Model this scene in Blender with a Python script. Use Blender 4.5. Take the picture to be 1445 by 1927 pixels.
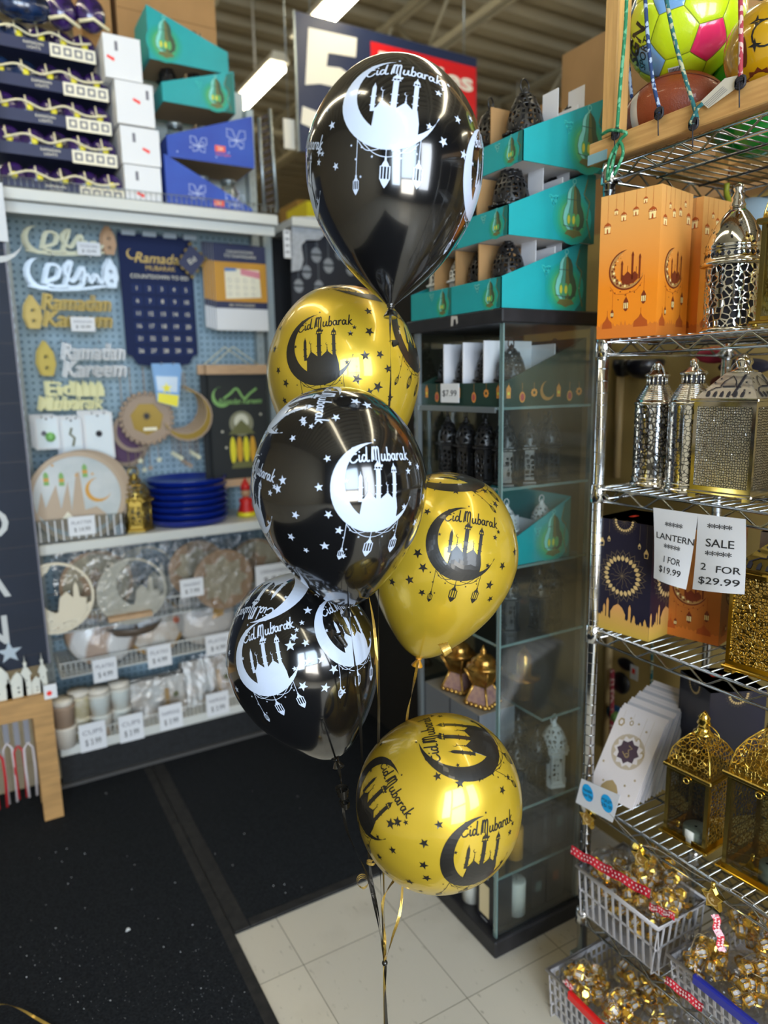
import bpy, math, random
from math import sin, cos, pi, radians, sqrt, atan2, hypot
from mathutils import Vector, Matrix, geometry
V = Vector
random.seed(7)
SC = bpy.context.scene
for o in list(bpy.data.objects): bpy.data.objects.remove(o)

# ------------------------------------------------------------------ camera
IW, IH, FPX = 1445.0, 1927.0, 1336.0
CAM = V((0.0, 0.0, 1.5))
_p, _r, _a = radians(10.3), radians(1.05), radians(30.0)
FWD = V((sin(_a)*cos(_p), cos(_a)*cos(_p), -sin(_p)))
_R = V((cos(_a), -sin(_a), 0)); _U = _R.cross(FWD)
RGT = _R*cos(_r) - _U*sin(_r)
UPV = _U*cos(_r) + _R*sin(_r)
cd = bpy.data.cameras.new('camera'); cam = bpy.data.objects.new('camera', cd)
SC.collection.objects.link(cam); SC.camera = cam
m = Matrix((RGT, UPV, -FWD)).transposed().to_4x4(); m.translation = CAM
cam.matrix_world = m
cd.sensor_fit = 'VERTICAL'; cd.sensor_height = 36.0; cd.lens = FPX/IH*36.0
cd.clip_start = 0.05; cd.clip_end = 60
cd.dof.use_dof = True; cd.dof.focus_distance = 1.22; cd.dof.aperture_fstop = 2.3

# ------------------------------------------------------------------ world, exposure, daylight
SC.view_settings.view_transform = 'Standard'; SC.view_settings.look = 'None'
SC.view_settings.gamma = 1.0; SC.view_settings.use_curve_mapping = False
SC.view_settings.exposure = 0.68
SC.cycles.use_denoising = True
SC.cycles.max_bounces = 9; SC.cycles.diffuse_bounces = 4; SC.cycles.glossy_bounces = 4
SC.cycles.transmission_bounces = 6; SC.cycles.transparent_max_bounces = 14
SC.cycles.caustics_reflective = False; SC.cycles.caustics_refractive = False
SC.cycles.sample_clamp_indirect = 6.0
w = bpy.data.worlds.new('daylight'); SC.world = w; w.use_nodes = True
w.node_tree.nodes['Background'].inputs[0].default_value = (0.72, 0.82, 1.0, 1)
w.node_tree.nodes['Background'].inputs[1].default_value = 1.2

def window_light(name, x0, x1, z0, z1, y, power, col):
    l = bpy.data.lights.new(name, 'AREA'); l.shape = 'RECTANGLE'
    l.size = x1-x0; l.size_y = z1-z0; l.energy = power; l.color = col
    o = bpy.data.objects.new(name, l); SC.collection.objects.link(o)
    o.location = ((x0+x1)/2, y, (z0+z1)/2); o.rotation_euler = (radians(90), 0, 0)   # shines towards +Y
    o.rotation_euler = (radians(-90), 0, radians(180)) if False else (radians(90), 0, 0)
    return o
WIN = [(-1.75, -0.95, 1.0, 2.9, 52, (0.70, 0.85, 1.0)), (-0.8, 0.35, 1.45, 2.9, 50, (0.62, 0.80, 1.0)),
       (-0.8, 0.35, 0.5, 1.35, 30, (1.0, 0.93, 0.8)), (0.75, 1.6, 0.9, 2.9, 40, (0.85, 0.92, 1.0))]
for k, (a, b, c, d, e, f) in enumerate(WIN):
    window_light('window_daylight', a, b, c, d, -2.58, e, f)

# ------------------------------------------------------------------ helpers
def at(px, py, X=None, Y=None, Z=None):
    d = FWD + RGT*((px-IW/2)/FPX) - UPV*((py-IH/2)/FPX)
    if X is not None: t = X/d.x
    elif Y is not None: t = Y/d.y
    else: t = (Z-CAM.z)/d.z
    return CAM + d*t
def ray(px, py):
    return (FWD + RGT*((px-IW/2)/FPX) - UPV*((py-IH/2)/FPX)).normalized()
def atd(px, py, depth):
    return CAM + (FWD + RGT*((px-IW/2)/FPX) - UPV*((py-IH/2)/FPX))*depth
def lin(c):
    return tuple(((x/12.92) if x <= 0.04045 else ((x+0.055)/1.055)**2.4) for x in c)
def hexc(h):
    return lin(tuple(int(h[i:i+2], 16)/255 for i in (0, 2, 4)))

MATS = {}
def M(name, col='808080', rough=0.5, metal=0.0, noise=0.0, nscale=40.0, bump=0.0, bscale=200.0, coat=0.0, emit=0.0,
      alpha=1.0, trans=0.0, spec=0.5, pierce=None, vor=None, col2=None, wave=None, stretch=None, ior=None):
    if name in MATS: return MATS[name]
    mt = bpy.data.materials.new(name); MATS[name] = mt; mt.use_nodes = True
    nt = mt.node_tree; b = nt.nodes['Principled BSDF']; L = nt.links.new
    c = hexc(col) if isinstance(col, str) else col
    b.inputs['Base Color'].default_value = (*c, 1); b.inputs['Roughness'].default_value = rough
    b.inputs['Metallic'].default_value = metal; b.inputs['Specular IOR Level'].default_value = spec
    b.inputs['Coat Weight'].default_value = coat; b.inputs['Coat Roughness'].default_value = 0.065
    b.inputs['Transmission Weight'].default_value = trans
    if ior: b.inputs['IOR'].default_value = ior
    if emit: b.inputs['Emission Color'].default_value = (*c, 1); b.inputs['Emission Strength'].default_value = emit
    b.inputs['Alpha'].default_value = alpha
    tc = nt.nodes.new('ShaderNodeTexCoord'); mp = nt.nodes.new('ShaderNodeMapping')
    L(tc.outputs['Object'], mp.inputs[0])
    if stretch: mp.inputs['Scale'].default_value = stretch
    vec = mp.outputs[0]
    if noise or col2:
        n = nt.nodes.new('ShaderNodeTexNoise'); n.inputs['Scale'].default_value = nscale; n.inputs['Detail'].default_value = 5
        L(vec, n.inputs['Vector'])
        src = n.outputs[0]
        if wave:
            wv = nt.nodes.new('ShaderNodeTexWave'); wv.inputs['Scale'].default_value = wave; wv.inputs['Distortion'].default_value = 6
            L(vec, wv.inputs['Vector']); src = wv.outputs[1]
        mx = nt.nodes.new('ShaderNodeMix'); mx.data_type = 'RGBA'
        c2 = hexc(col2) if col2 else tuple(max(0, x*(1-noise)) for x in c)
        mx.inputs[6].default_value = (*c, 1); mx.inputs[7].default_value = (*c2, 1)
        rp = nt.nodes.new('ShaderNodeMapRange'); rp.inputs[1].default_value = 0.35; rp.inputs[2].default_value = 0.65
        L(src, rp.inputs[0]); L(rp.outputs[0], mx.inputs[0]); L(mx.outputs[2], b.inputs['Base Color'])
    if bump:
        n2 = nt.nodes.new('ShaderNodeTexNoise'); n2.inputs['Scale'].default_value = bscale; n2.inputs['Detail'].default_value = 3
        L(vec, n2.inputs['Vector']); bp = nt.nodes.new('ShaderNodeBump'); bp.inputs['Strength'].default_value = bump
        bp.inputs['Distance'].default_value = 0.002
        L(n2.outputs[0], bp.inputs['Height']); L(bp.outputs[0], b.inputs['Normal'])
    if vor or pierce:
        s, thr, rnd = vor or pierce
        v = nt.nodes.new('ShaderNodeTexVoronoi'); v.inputs['Scale'].default_value = s; v.inputs['Randomness'].default_value = rnd
        v.feature = 'DISTANCE_TO_EDGE'; L(vec, v.inputs['Vector'])
        r2 = nt.nodes.new('ShaderNodeMapRange'); r2.inputs[1].default_value = thr*0.6; r2.inputs[2].default_value = thr*1.3
        L(v.outputs['Distance'], r2.inputs[0])
        bp = nt.nodes.new('ShaderNodeBump'); bp.inputs['Strength'].default_value = 0.9; bp.inputs['Distance'].default_value = 0.002
        bp.invert = bool(pierce); L(r2.outputs[0], bp.inputs['Height']); L(bp.outputs[0], b.inputs['Normal'])
        if pierce:
            lt = nt.nodes.new('ShaderNodeMath'); lt.operation = 'LESS_THAN'; lt.inputs[1].default_value = thr
            L(v.outputs['Distance'], lt.inputs[0]); L(lt.outputs[0], b.inputs['Alpha'])
        elif col2 is None and metal > .5:
            mx = nt.nodes.new('ShaderNodeMix'); mx.data_type = 'RGBA'
            mx.inputs[7].default_value = (*c, 1); mx.inputs[6].default_value = (*[x*0.16 for x in c], 1)
            L(r2.outputs[0], mx.inputs[0]); L(mx.outputs[2], b.inputs['Base Color'])
    return mt

def FILM(name, fac=.07, rough=.06, tint='ffffff', bump=0.0, bscale=40.0, dim=1.0, edge=.5, dust=0.0):
    if name in MATS: return MATS[name]
    mt = bpy.data.materials.new(name); MATS[name] = mt; mt.use_nodes = True; nt = mt.node_tree; L = nt.links.new; nt.nodes.clear()
    out = nt.nodes.new('ShaderNodeOutputMaterial'); tr = nt.nodes.new('ShaderNodeBsdfTransparent'); gl = nt.nodes.new('ShaderNodeBsdfGlossy'); mx = nt.nodes.new('ShaderNodeMixShader')
    tr.inputs[0].default_value = (*[x*dim for x in hexc(tint)], 1); gl.inputs['Roughness'].default_value = rough
    lw = nt.nodes.new('ShaderNodeLayerWeight'); lw.inputs[0].default_value = .25; mr = nt.nodes.new('ShaderNodeMapRange'); mr.inputs[3].default_value = fac; mr.inputs[4].default_value = edge
    L(lw.outputs['Facing'], mr.inputs[0]); L(mr.outputs[0], mx.inputs[0]); L(tr.outputs[0], mx.inputs[1]); L(gl.outputs[0], mx.inputs[2]); L(mx.outputs[0], out.inputs[0])
    if dust:
        df = nt.nodes.new('ShaderNodeBsdfDiffuse'); df.inputs[0].default_value = (*hexc('b4bcb8'), 1); m3 = nt.nodes.new('ShaderNodeMixShader'); nz = nt.nodes.new('ShaderNodeTexNoise'); nz.inputs['Scale'].default_value = 7; nz.inputs['Detail'].default_value = 6
        tc2 = nt.nodes.new('ShaderNodeTexCoord'); L(tc2.outputs['Object'], nz.inputs['Vector']); m4 = nt.nodes.new('ShaderNodeMapRange'); m4.inputs[1].default_value = .35; m4.inputs[2].default_value = .75; m4.inputs[3].default_value = dust*.4; m4.inputs[4].default_value = dust*2
        L(nz.outputs[0], m4.inputs[0]); L(m4.outputs[0], m3.inputs[0]); L(mx.outputs[0], m3.inputs[1]); L(df.outputs[0], m3.inputs[2]); L(m3.outputs[0], out.inputs[0])
    if bump:
        tc = nt.nodes.new('ShaderNodeTexCoord'); n2 = nt.nodes.new('ShaderNodeTexNoise'); n2.inputs['Scale'].default_value = bscale; n2.inputs['Detail'].default_value = 3; L(tc.outputs['Object'], n2.inputs['Vector'])
        bp = nt.nodes.new('ShaderNodeBump'); bp.inputs['Strength'].default_value = bump; bp.inputs['Distance'].default_value = .01; L(n2.outputs[0], bp.inputs['Height']); L(bp.outputs[0], gl.inputs['Normal']); L(bp.outputs[0], lw.inputs['Normal'])
    return mt
def GRAD(name, c0, c1, z0, z1, rough=.45, axis=2, extra=None):
    """a printed colour run between two heights of the object"""
    mt = M(name, c0, rough=rough); nt = mt.node_tree; L = nt.links.new; b = nt.nodes['Principled BSDF']
    tc = nt.nodes.new('ShaderNodeTexCoord'); sp = nt.nodes.new('ShaderNodeSeparateXYZ'); L(tc.outputs['Object'], sp.inputs[0])
    mr = nt.nodes.new('ShaderNodeMapRange'); mr.inputs[1].default_value = z0; mr.inputs[2].default_value = z1; L(sp.outputs[axis], mr.inputs[0])
    mx = nt.nodes.new('ShaderNodeMix'); mx.data_type = 'RGBA'; mx.inputs[6].default_value = (*hexc(c0), 1); mx.inputs[7].default_value = (*hexc(c1), 1)
    L(mr.outputs[0], mx.inputs[0]); L(mx.outputs[2], b.inputs['Base Color']); return mt

def smooth(pts, n=6, closed=False):
    out = []; N = len(pts); P = [V(p) for p in pts]
    rng = range(N if closed else N-1)
    for i in rng:
        a = P[(i-1) % N] if (closed or i > 0) else P[0]*2-P[1]
        b, c = P[i], P[(i+1) % N]
        d = P[(i+2) % N] if (closed or i+2 < N) else P[-1]*2-P[-2]
        for k in range(n):
            t = k/n
            out.append(0.5*((2*b)+(c-a)*t+(2*a-5*b+4*c-d)*t*t+(3*b-a-3*c+d)*t**3))
    if not closed: out.append(P[-1])
    return out

class Fr:                                   # a flat drawing frame: origin, right, up, outward normal
    def __init__(s, O, u, v, n=None):
        s.O, s.u, s.v = V(O), V(u).normalized(), V(v).normalized()
        s.n = V(n).normalized() if n is not None else s.u.cross(s.v)
    def __call__(s, x, y, h=0.0): return s.O + s.u*x + s.v*y + s.n*h

class MB:
    def __init__(s): s.v = []; s.f = []; s.m = []; s.s = []; s.mats = []
    def mi(s, mat):
        if mat not in s.mats: s.mats.append(mat)
        return s.mats.index(mat)
    def add(s, vs, fs, mat, sm=False):
        b = len(s.v); s.v += [V(x) for x in vs]; i = s.mi(mat)
        for f in fs: s.f.append([b+k for k in f]); s.m.append(i); s.s.append(sm)
        return s
    def box(s, lo, hi, mat, fr=None, bev=0.0):
        x0, y0, z0 = lo; x1, y1, z1 = hi
        if bev:
            a = bev; c = []
            for z, q in ((z0, a), (z0+a, 0), (z1-a, 0), (z1, a)):
                for (x, sx) in ((x0, 1), (x1, -1)): pass
                c += [(x0+q+a*(q == 0), y0+q, z), (x1-q-a*(q == 0), y0+q, z), (x1-q, y0+q+a*(q == 0), z), (x1-q, y1-q-a*(q == 0), z),
                      (x1-q-a*(q == 0), y1-q, z), (x0+q+a*(q == 0), y1-q, z), (x0+q, y1-q-a*(q == 0), z), (x0+q, y0+q+a*(q == 0), z)]
            vs = c; fs = [list(range(7, -1, -1)), list(range(24, 32))]
            for r in range(3):
                for k in range(8): fs.append([r*8+k, r*8+(k+1) % 8, (r+1)*8+(k+1) % 8, (r+1)*8+k])
        else:
            vs = [(x0, y0, z0), (x1, y0, z0), (x1, y1, z0), (x0, y1, z0), (x0, y0, z1), (x1, y0, z1), (x1, y1, z1), (x0, y1, z1)]
            fs = [(3, 2, 1, 0), (4, 5, 6, 7), (0, 1, 5, 4), (1, 2, 6, 5), (2, 3, 7, 6), (3, 0, 4, 7)]
        if fr: vs = [fr(*p) for p in vs]
        return s.add(vs, fs, mat)
    def tube(s, pts, r, mat, n=8, closed=False, cap=True, sm=True, flat=1.0):
        P = [V(p) for p in pts]; N = len(P); rs = r if isinstance(r, (list, tuple)) else [r]*N
        vs = []; fs = []
        t0 = (P[1]-P[0]).normalized(); up = V((0, 0, 1)) if abs(t0.z) < 0.9 else V((1, 0, 0))
        a = t0.cross(up).normalized()
        for i in range(N):
            if closed: t = P[(i+1) % N]-P[i-1]
            else: t = P[min(i+1, N-1)]-P[max(i-1, 0)]
            t = t.normalized() if t.length > 1e-9 else t0
            a = (a - t*a.dot(t)); a = a.normalized() if a.length > 1e-6 else t.orthogonal().normalized()
            b = t.cross(a)
            for k in range(n):
                an = 2*pi*k/n; vs.append(P[i]+a*(cos(an)*rs[i])+b*(sin(an)*rs[i]*flat))
        for i in range(N if closed else N-1):
            j = (i+1) % N
            for k in range(n): fs.append((i*n+k, i*n+(k+1) % n, j*n+(k+1) % n, j*n+k))
        if cap and not closed: fs += [tuple(range(n-1, -1, -1)), tuple(range((N-1)*n, N*n))]
        return s.add(vs, fs, mat, sm)
    def lathe(s, prof, mat, n=24, c=(0, 0, 0), sm=True, fr=None, rot=0.0, sx=1.0, sy=1.0, cap=True):
        vs = []; fs = []; N = len(prof); c = V(c)
        for (r, z) in prof:
            for k in range(n):
                an = rot+2*pi*k/n; p = (cos(an)*r*sx, sin(an)*r*sy, z)
                vs.append(fr(*p) if fr else V(p)+c)
        for i in range(N-1):
            for k in range(n): fs.append((i*n+k, i*n+(k+1) % n, (i+1)*n+(k+1) % n, (i+1)*n+k))
        if cap: fs += [tuple(range(n-1, -1, -1)), tuple(range((N-1)*n, N*n))]
        return s.add(vs, fs, mat, sm)
    def ball(s, c, r, mat, n=16, sc=(1, 1, 1)):
        prof = [(max(1e-4, sin(pi*i/n))*r, -cos(pi*i/n)*r) for i in range(n+1)]
        vs = []; fs = []; c = V(c); k2 = n*2
        for (a, z) in prof:
            for k in range(k2): vs.append(c+V((cos(2*pi*k/k2)*a*sc[0], sin(2*pi*k/k2)*a*sc[1], z*sc[2])))
        for i in range(n):
            for k in range(k2): fs.append((i*k2+k, i*k2+(k+1) % k2, (i+1)*k2+(k+1) % k2, (i+1)*k2+k))
        return s.add(vs, fs, mat, True)
    def poly(s, fr, pts, mat, h=0.0, holes=()):   # a flat filled outline on a frame
        loops = [[V((p[0], p[1], 0)) for p in l] for l in [pts]+list(holes)]
        tris = geometry.tessellate_polygon(loops)
        flat = [p for l in loops for p in l]
        vs = [fr(p.x, p.y, h) for p in flat]; fs = []
        for t in tris:
            a, b, c = [flat[k] for k in t]
            fs.append(t if (b-a).cross(c-a).z > 0 else t[::-1])
        return s.add(vs, fs, mat)
    def prism(s, fr, pts, mat, h0, h1, holes=()):  # an outline with thickness
        if sum(pts[i-1][0]*pts[i][1]-pts[i][0]*pts[i-1][1] for i in range(len(pts))) < 0: pts = pts[::-1]
        s.poly(fr, pts, mat, h1, holes)
        loops = [pts]+[h[::-1] for h in holes]
        b = len(s.f); s.poly(fr, pts, mat, h0, holes)
        for k in range(b, len(s.f)): s.f[k] = s.f[k][::-1]
        for l in loops:
            n = len(l); vs = [fr(p[0], p[1], h0) for p in l]+[fr(p[0], p[1], h1) for p in l]
            s.add(vs, [(i, (i+1) % n, n+(i+1) % n, n+i) for i in range(n)], mat)
        return s
    def stroke(s, fr, pts, wd, mat, h=0.0, closed=False):
        P = [V((p[0], p[1])) for p in pts]; n = len(P); vs = []; fs = []
        for i in range(n):
            t = (P[(i+1) % n]-P[i-1]) if closed else (P[min(i+1, n-1)]-P[max(i-1, 0)])
            t = t.normalized() if t.length > 1e-9 else V((1, 0)); q = V((-t.y, t.x))*wd/2
            vs += [fr(*(P[i]+q), h), fr(*(P[i]-q), h)]
        for i in range(n if closed else n-1):
            j = (i+1) % n; fs.append((2*i, 2*i+1, 2*j+1, 2*j))
        return s.add(vs, fs, mat)
    def text(s, fr, txt, cx, cy, hgt, mat, h=0.0006, bold=0.0, shear=0.0, width=None, rot=0.0):
        vs, fs, (x0, x1, y0, y1) = text_mesh(txt, bold, shear)
        k = hgt/0.7; kx = k if width is None else width/max(1e-6, x1-x0)
        mx, c, sn = (x0+x1)/2, cos(rot), sin(rot)
        out = []
        for (x, y) in vs:
            a, b = (x-mx)*kx, (y-0.35)*k
            out.append(fr(cx+a*c-b*sn, cy+a*sn+b*c, h))
        return s.add(out, fs, mat)
    def build(s, name, parent=None, loc=None, **props):
        me = bpy.data.meshes.new(name); off = V(loc) if loc is not None else V((0, 0, 0))
        me.from_pydata([tuple(x-off) for x in s.v], [], s.f)
        for mt in s.mats: me.materials.append(mt)
        me.polygons.foreach_set('material_index', s.m); me.polygons.foreach_set('use_smooth', s.s); me.update()
        o = bpy.data.objects.new(name, me); SC.collection.objects.link(o)
        if parent is not None: o.parent = parent
        o.location = off
        for k, v_ in props.items(): o[k] = v_
        return o
_TX = {}
def text_mesh(txt, bold, shear):
    key = (txt, bold, shear)
    if key in _TX: return _TX[key]
    cu = bpy.data.curves.new('t', 'FONT'); cu.body = txt; cu.size = 1.0; cu.offset = bold; cu.shear = shear
    cu.align_x = 'LEFT'; cu.resolution_u = 3
    ob = bpy.data.objects.new('t', cu); me = bpy.data.meshes.new_from_object(ob)
    vs = [(v.co.x, v.co.y) for v in me.vertices]; fs = []
    for p in me.polygons:
        f = list(p.vertices)
        if p.normal.z < 0: f = f[::-1]
        fs.append(f)
    xs = [v[0] for v in vs] or [0, 1]; ys = [v[1] for v in vs] or [0, 1]
    bpy.data.meshes.remove(me); bpy.data.objects.remove(ob); bpy.data.curves.remove(cu)
    _TX[key] = (vs, fs, (min(xs), max(xs), min(ys), max(ys))); return _TX[key]

def thing(name, label, cat, loc=(0, 0, 0), rz=0.0, group=None):
    o = bpy.data.objects.new(name, None); SC.collection.objects.link(o); o.empty_display_size = 0.02
    o.location = loc; o.rotation_euler = (0, 0, rz); o['label'] = label; o['category'] = cat
    if group: o['group'] = group
    return o
def tag(o, label, cat, group=None, kind=None):
    o['label'] = label; o['category'] = cat
    if group: o['group'] = group
    if kind: o['kind'] = kind
    return o
def struct(name, mb, label=None):
    o = mb.build(name); o['kind'] = 'structure'
    if label: o['label'] = label
    return o
def copy_tree(o, label=None, parent=None):
    c = o.copy(); SC.collection.objects.link(c)
    if parent is not None: c.parent = parent
    if label: c['label'] = label
    for ch in list(o.children): copy_tree(ch, None, c)
    return c
def place(o, loc, rz=0.0, rx=0.0, ry=0.0, sc=None):
    o.location = loc; o.rotation_euler = (rx, ry, rz)
    if sc: o.scale = (sc, sc, sc) if not hasattr(sc, '__len__') else sc
    return o
def circ(cx, cy, r, n=24, ry=None, a0=0.0):
    return [(cx+r*cos(a0+2*pi*k/n), cy+(ry or r)*sin(a0+2*pi*k/n)) for k in range(n)]
def star(cx, cy, r, n=5, inner=0.42, a0=pi/2):
    return [(cx+(r if k % 2 == 0 else r*inner)*cos(a0+pi*k/n), cy+(r if k % 2 == 0 else r*inner)*sin(a0+pi*k/n)) for k in range(2*n)]
def crescent(cx, cy, R, ix=.19, iy=.13, ir=.886, a0=90, a1=347, n=28):
    out = [(cx+R*cos(radians(a0+(a1-a0)*k/n)), cy+R*sin(radians(a0+(a1-a0)*k/n))) for k in range(n+1)]
    b0 = atan2(1-iy, 0-ix); e = (cos(radians(a1)), sin(radians(a1))); b1 = atan2(e[1]-iy, e[0]-ix)+2*pi
    inn = [(cx+R*(ix+ir*cos(b1+(b0-b1)*k/n)), cy+R*(iy+ir*sin(b1+(b0-b1)*k/n))) for k in range(1, n)]
    return out+inn
# ------------------------------------------------------------------ room shell
m_tile = M('floor_tile', 'c9c2b2', rough=0.32, noise=.10, nscale=9, spec=.4)
def tile_nodes(mt):
    nt = mt.node_tree; L = nt.links.new; b = nt.nodes['Principled BSDF']
    tc = nt.nodes.new('ShaderNodeTexCoord'); mp = nt.nodes.new('ShaderNodeMapping')
    mp.inputs['Location'].default_value = (-0.305/0.305*0-0.0, 0, 0); L(tc.outputs['Object'], mp.inputs[0])
    br = nt.nodes.new('ShaderNodeTexBrick'); br.offset = 0.0; br.squash = 1.0
    br.inputs['Scale'].default_value = 1.0; br.inputs['Brick Width'].default_value = 0.305; br.inputs['Row Height'].default_value = 0.305
    br.inputs['Mortar Size'].default_value = 0.0012; br.inputs['Mortar Smooth'].default_value = 0.3
    br.inputs['Color1'].default_value = (*hexc('cfc8b8'), 1); br.inputs['Color2'].default_value = (*hexc('c6c0b2'), 1)
    br.inputs['Mortar'].default_value = (*hexc('77705f'), 1)
    L(mp.outputs[0], br.inputs['Vector'])
    mp2 = nt.nodes.new('ShaderNodeMapping'); mp2.inputs['Scale'].default_value = (70, 26, 1); mp2.inputs['Rotation'].default_value = (0, 0, .35)
    L(tc.outputs['Object'], mp2.inputs[0])
    n = nt.nodes.new('ShaderNodeTexNoise'); n.inputs['Scale'].default_value = 1.0; n.inputs['Detail'].default_value = 2
    L(mp2.outputs[0], n.inputs['Vector'])
    r = nt.nodes.new('ShaderNodeMapRange'); r.inputs[1].default_value = .66; r.inputs[2].default_value = .76; L(n.outputs[0], r.inputs[0])
    n3 = nt.nodes.new('ShaderNodeTexNoise'); n3.inputs['Scale'].default_value = 3.0; n3.inputs['Detail'].default_value = 6; L(tc.outputs['Object'], n3.inputs['Vector'])
    r3 = nt.nodes.new('ShaderNodeMapRange'); r3.inputs[1].default_value = .56; r3.inputs[2].default_value = .8; r3.inputs[4].default_value = .5; L(n3.outputs[0], r3.inputs[0])
    m1 = nt.nodes.new('ShaderNodeMix'); m1.data_type = 'RGBA'; m1.inputs[7].default_value = (*hexc('8d8878'), 1)
    mul = nt.nodes.new('ShaderNodeMath'); mul.operation = 'MULTIPLY'; mul.inputs[1].default_value = .6; L(r.outputs[0], mul.inputs[0])
    L(mul.outputs[0], m1.inputs[0]); L(br.outputs[0], m1.inputs[6])
    m2 = nt.nodes.new('ShaderNodeMix'); m2.data_type = 'RGBA'; m2.inputs[7].default_value = (*hexc('9a9180'), 1)
    L(r3.outputs[0], m2.inputs[0]); L(m1.outputs[2], m2.inputs[6]); L(m2.outputs[2], b.inputs['Base Color'])
tile_nodes(m_tile)
RX0, RX1, RY0, RY1, RZ = -3.2, 6.5, -2.7, 11.0, 3.95
mb = MB(); mb.box((RX0, RY0, -.1), (RX1, RY1, 0), m_tile)
o = struct('floor', mb); 
# shift the tile grid so that joints fall at x=.61 and y=1.522
for n_ in m_tile.node_tree.nodes:
    if n_.type == 'MAPPING' and abs(n_.inputs['Scale'].default_value[0]-1) < 1e-6: n_.inputs['Location'].default_value = (0.0, 0.003, 0)
m_wall = M('painted_wall', 'b9ad94', rough=.8, noise=.05, nscale=3)
for nm, lo, hi in (('wall_left', (RX0-.1, RY0, 0), (RX0, RY1, RZ)), ('wall_right', (RX1, RY0, 0), (RX1+.1, RY1, RZ)),
                   ('wall_far', (RX0, RY1, 0), (RX1, RY1+.1, RZ))):
    struct(nm, MB().box(lo, hi, m_wall))
m_front = M('storefront_frame', '2a2622', rough=.6)
mb = MB(); xs = [RX0, -1.78, -.92, -.83, .38, .72, 1.63, RX1]
mb.box((RX0, RY0-.06, 2.92), (RX1, RY0, RZ), m_front); mb.box((RX0, RY0-.06, 0), (RX1, RY0, .48), m_front)
for a, b in ((RX0, -1.76), (-.94, -.81), (.36, .74), (1.61, RX1)): mb.box((a, RY0-.06, .48), (b, RY0, 2.92), m_front)
mb.box((-1.76, RY0-.06, .48), (-.94, RY0, .98), m_front); mb.box((-.81, RY0-.06, 1.36), (.36, RY0, 1.44), m_front); mb.box((.74, RY0-.06, .48), (1.61, RY0, .88), m_front)
struct('wall_front', mb)
# corrugated roof deck with open joists
m_deck = M('roof_deck', '958a70', rough=.7, noise=.12, nscale=1.5)
mb = MB(); vs = []; fs = []; n = 0; y = RY0
prof = []
while y < RY1:
    prof += [(y, 0), (y+.09, 0), (y+.125, .06), (y+.215, .06)]; y += .25
for (yy, zz) in prof: vs += [(RX0, yy, RZ-.06+zz), (RX1, yy, RZ-.06+zz)]
for i in range(len(prof)-1): fs.append((2*i, 2*i+2, 2*i+3, 2*i+1))
mb.add(vs, fs, m_deck); mb.box((RX0, RY0, RZ+.05), (RX1, RY1, RZ+.12), m_deck)
struct('ceiling', mb)
m_joist = M('joist_steel', 'a39a80', rough=.6)
for k, x in enumerate((-.4, 1.35, 2.75, 4.3)):
    mb = MB(); z1, z0 = RZ-.07, RZ-.42
    for z in (z0, z1):
        mb.box((x-.035, RY0, z-.02), (x-.008, RY1, z+.02), m_joist); mb.box((x+.008, RY0, z-.02), (x+.035, RY1, z+.02), m_joist)
    y = RY0; up = False
    while y < RY1-.4:
        mb.tube([(x, y, z1 if up else z0), (x, y+.38, z0 if up else z1)], .011, m_joist, 6); y += .38; up = not up
    tag(mb.build('ceiling_joist'), ['pale steel roof joist nearest the left wall', 'pale open-web steel roof joist above the balloons', 'pale open-web steel roof joist right of the hanging price board', 'pale open-web steel roof joist over the right-hand cartons'][k], 'joist', 'roof joists')
mb = MB(); mb.tube([(RX0, 5.6, RZ-.5), (RX1, 5.6, RZ-.5)], .03, m_joist, 10)
tag(mb.build('sprinkler_pipe'), 'pale pipe crossing under the corrugated ceiling', 'pipe')
# fluorescent fixtures
m_tube = M('fluorescent_tube', 'fff6dc', emit=9.0); m_fix = M('fixture_white', 'd8d2bf', rough=.4)
LZ = 3.35; P0 = at(455, 190, Z=LZ); LX = P0.x
fixt = thing('ceiling_light', 'long twin-tube fluorescent strip light left of the blue price board', 'ceiling light', (0, 0, 0), group='fluorescent strip lights')
mb = MB(); mb.prism(Fr((0, -1.2, 0), (1, 0, 0), (0, 0, 1), (0, 1, 0)), [(-.06, .0), (-.04, .05), (.04, .05), (.06, .0)], m_fix, 0, 2.4); mb.build('housing', fixt)
for sx in (-.033, .033):
    mb = MB(); mb.tube([(sx, -1.16, -.022), (sx, 1.16, -.022)], .019, m_tube, 10); mb.build('fluorescent_tube', fixt)
    mb = MB()
for q_ in (-.8, .8): MB().tube([(0, q_, .05), (0, q_, .5)], .006, m_fix, 6).build('hanger', fixt)
gy = at(555, 85, Z=LZ).y
fpos = [(LX, gy+1.42), (LX, gy-1.26), (LX, gy-3.8), (LX-1.9, 2.2), (LX-1.9, -.6), (LX+2.3, .4), (LX+2.3, 3.0), (LX+2.3, 5.6), (LX, gy+4.6), (LX-1.9, 5.0)]
fl = ['twin-tube strip light ending left of the blue price board', 'twin-tube strip light above the big numeral of the price board', 'twin-tube strip light overhead near the entrance', 'strip light over the left aisle', 'strip light over the entrance at left', 'strip light above the wire rack', 'strip light above the glass case', 'strip light beyond the glass case', 'far strip light beyond the price board', 'far strip light over the left aisle']
for k, (x, y) in enumerate(fpos):
    f_ = fixt if k == 0 else copy_tree(fixt, fl[k]); f_['label'] = fl[k]; f_.location = (x, y, LZ)
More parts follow.
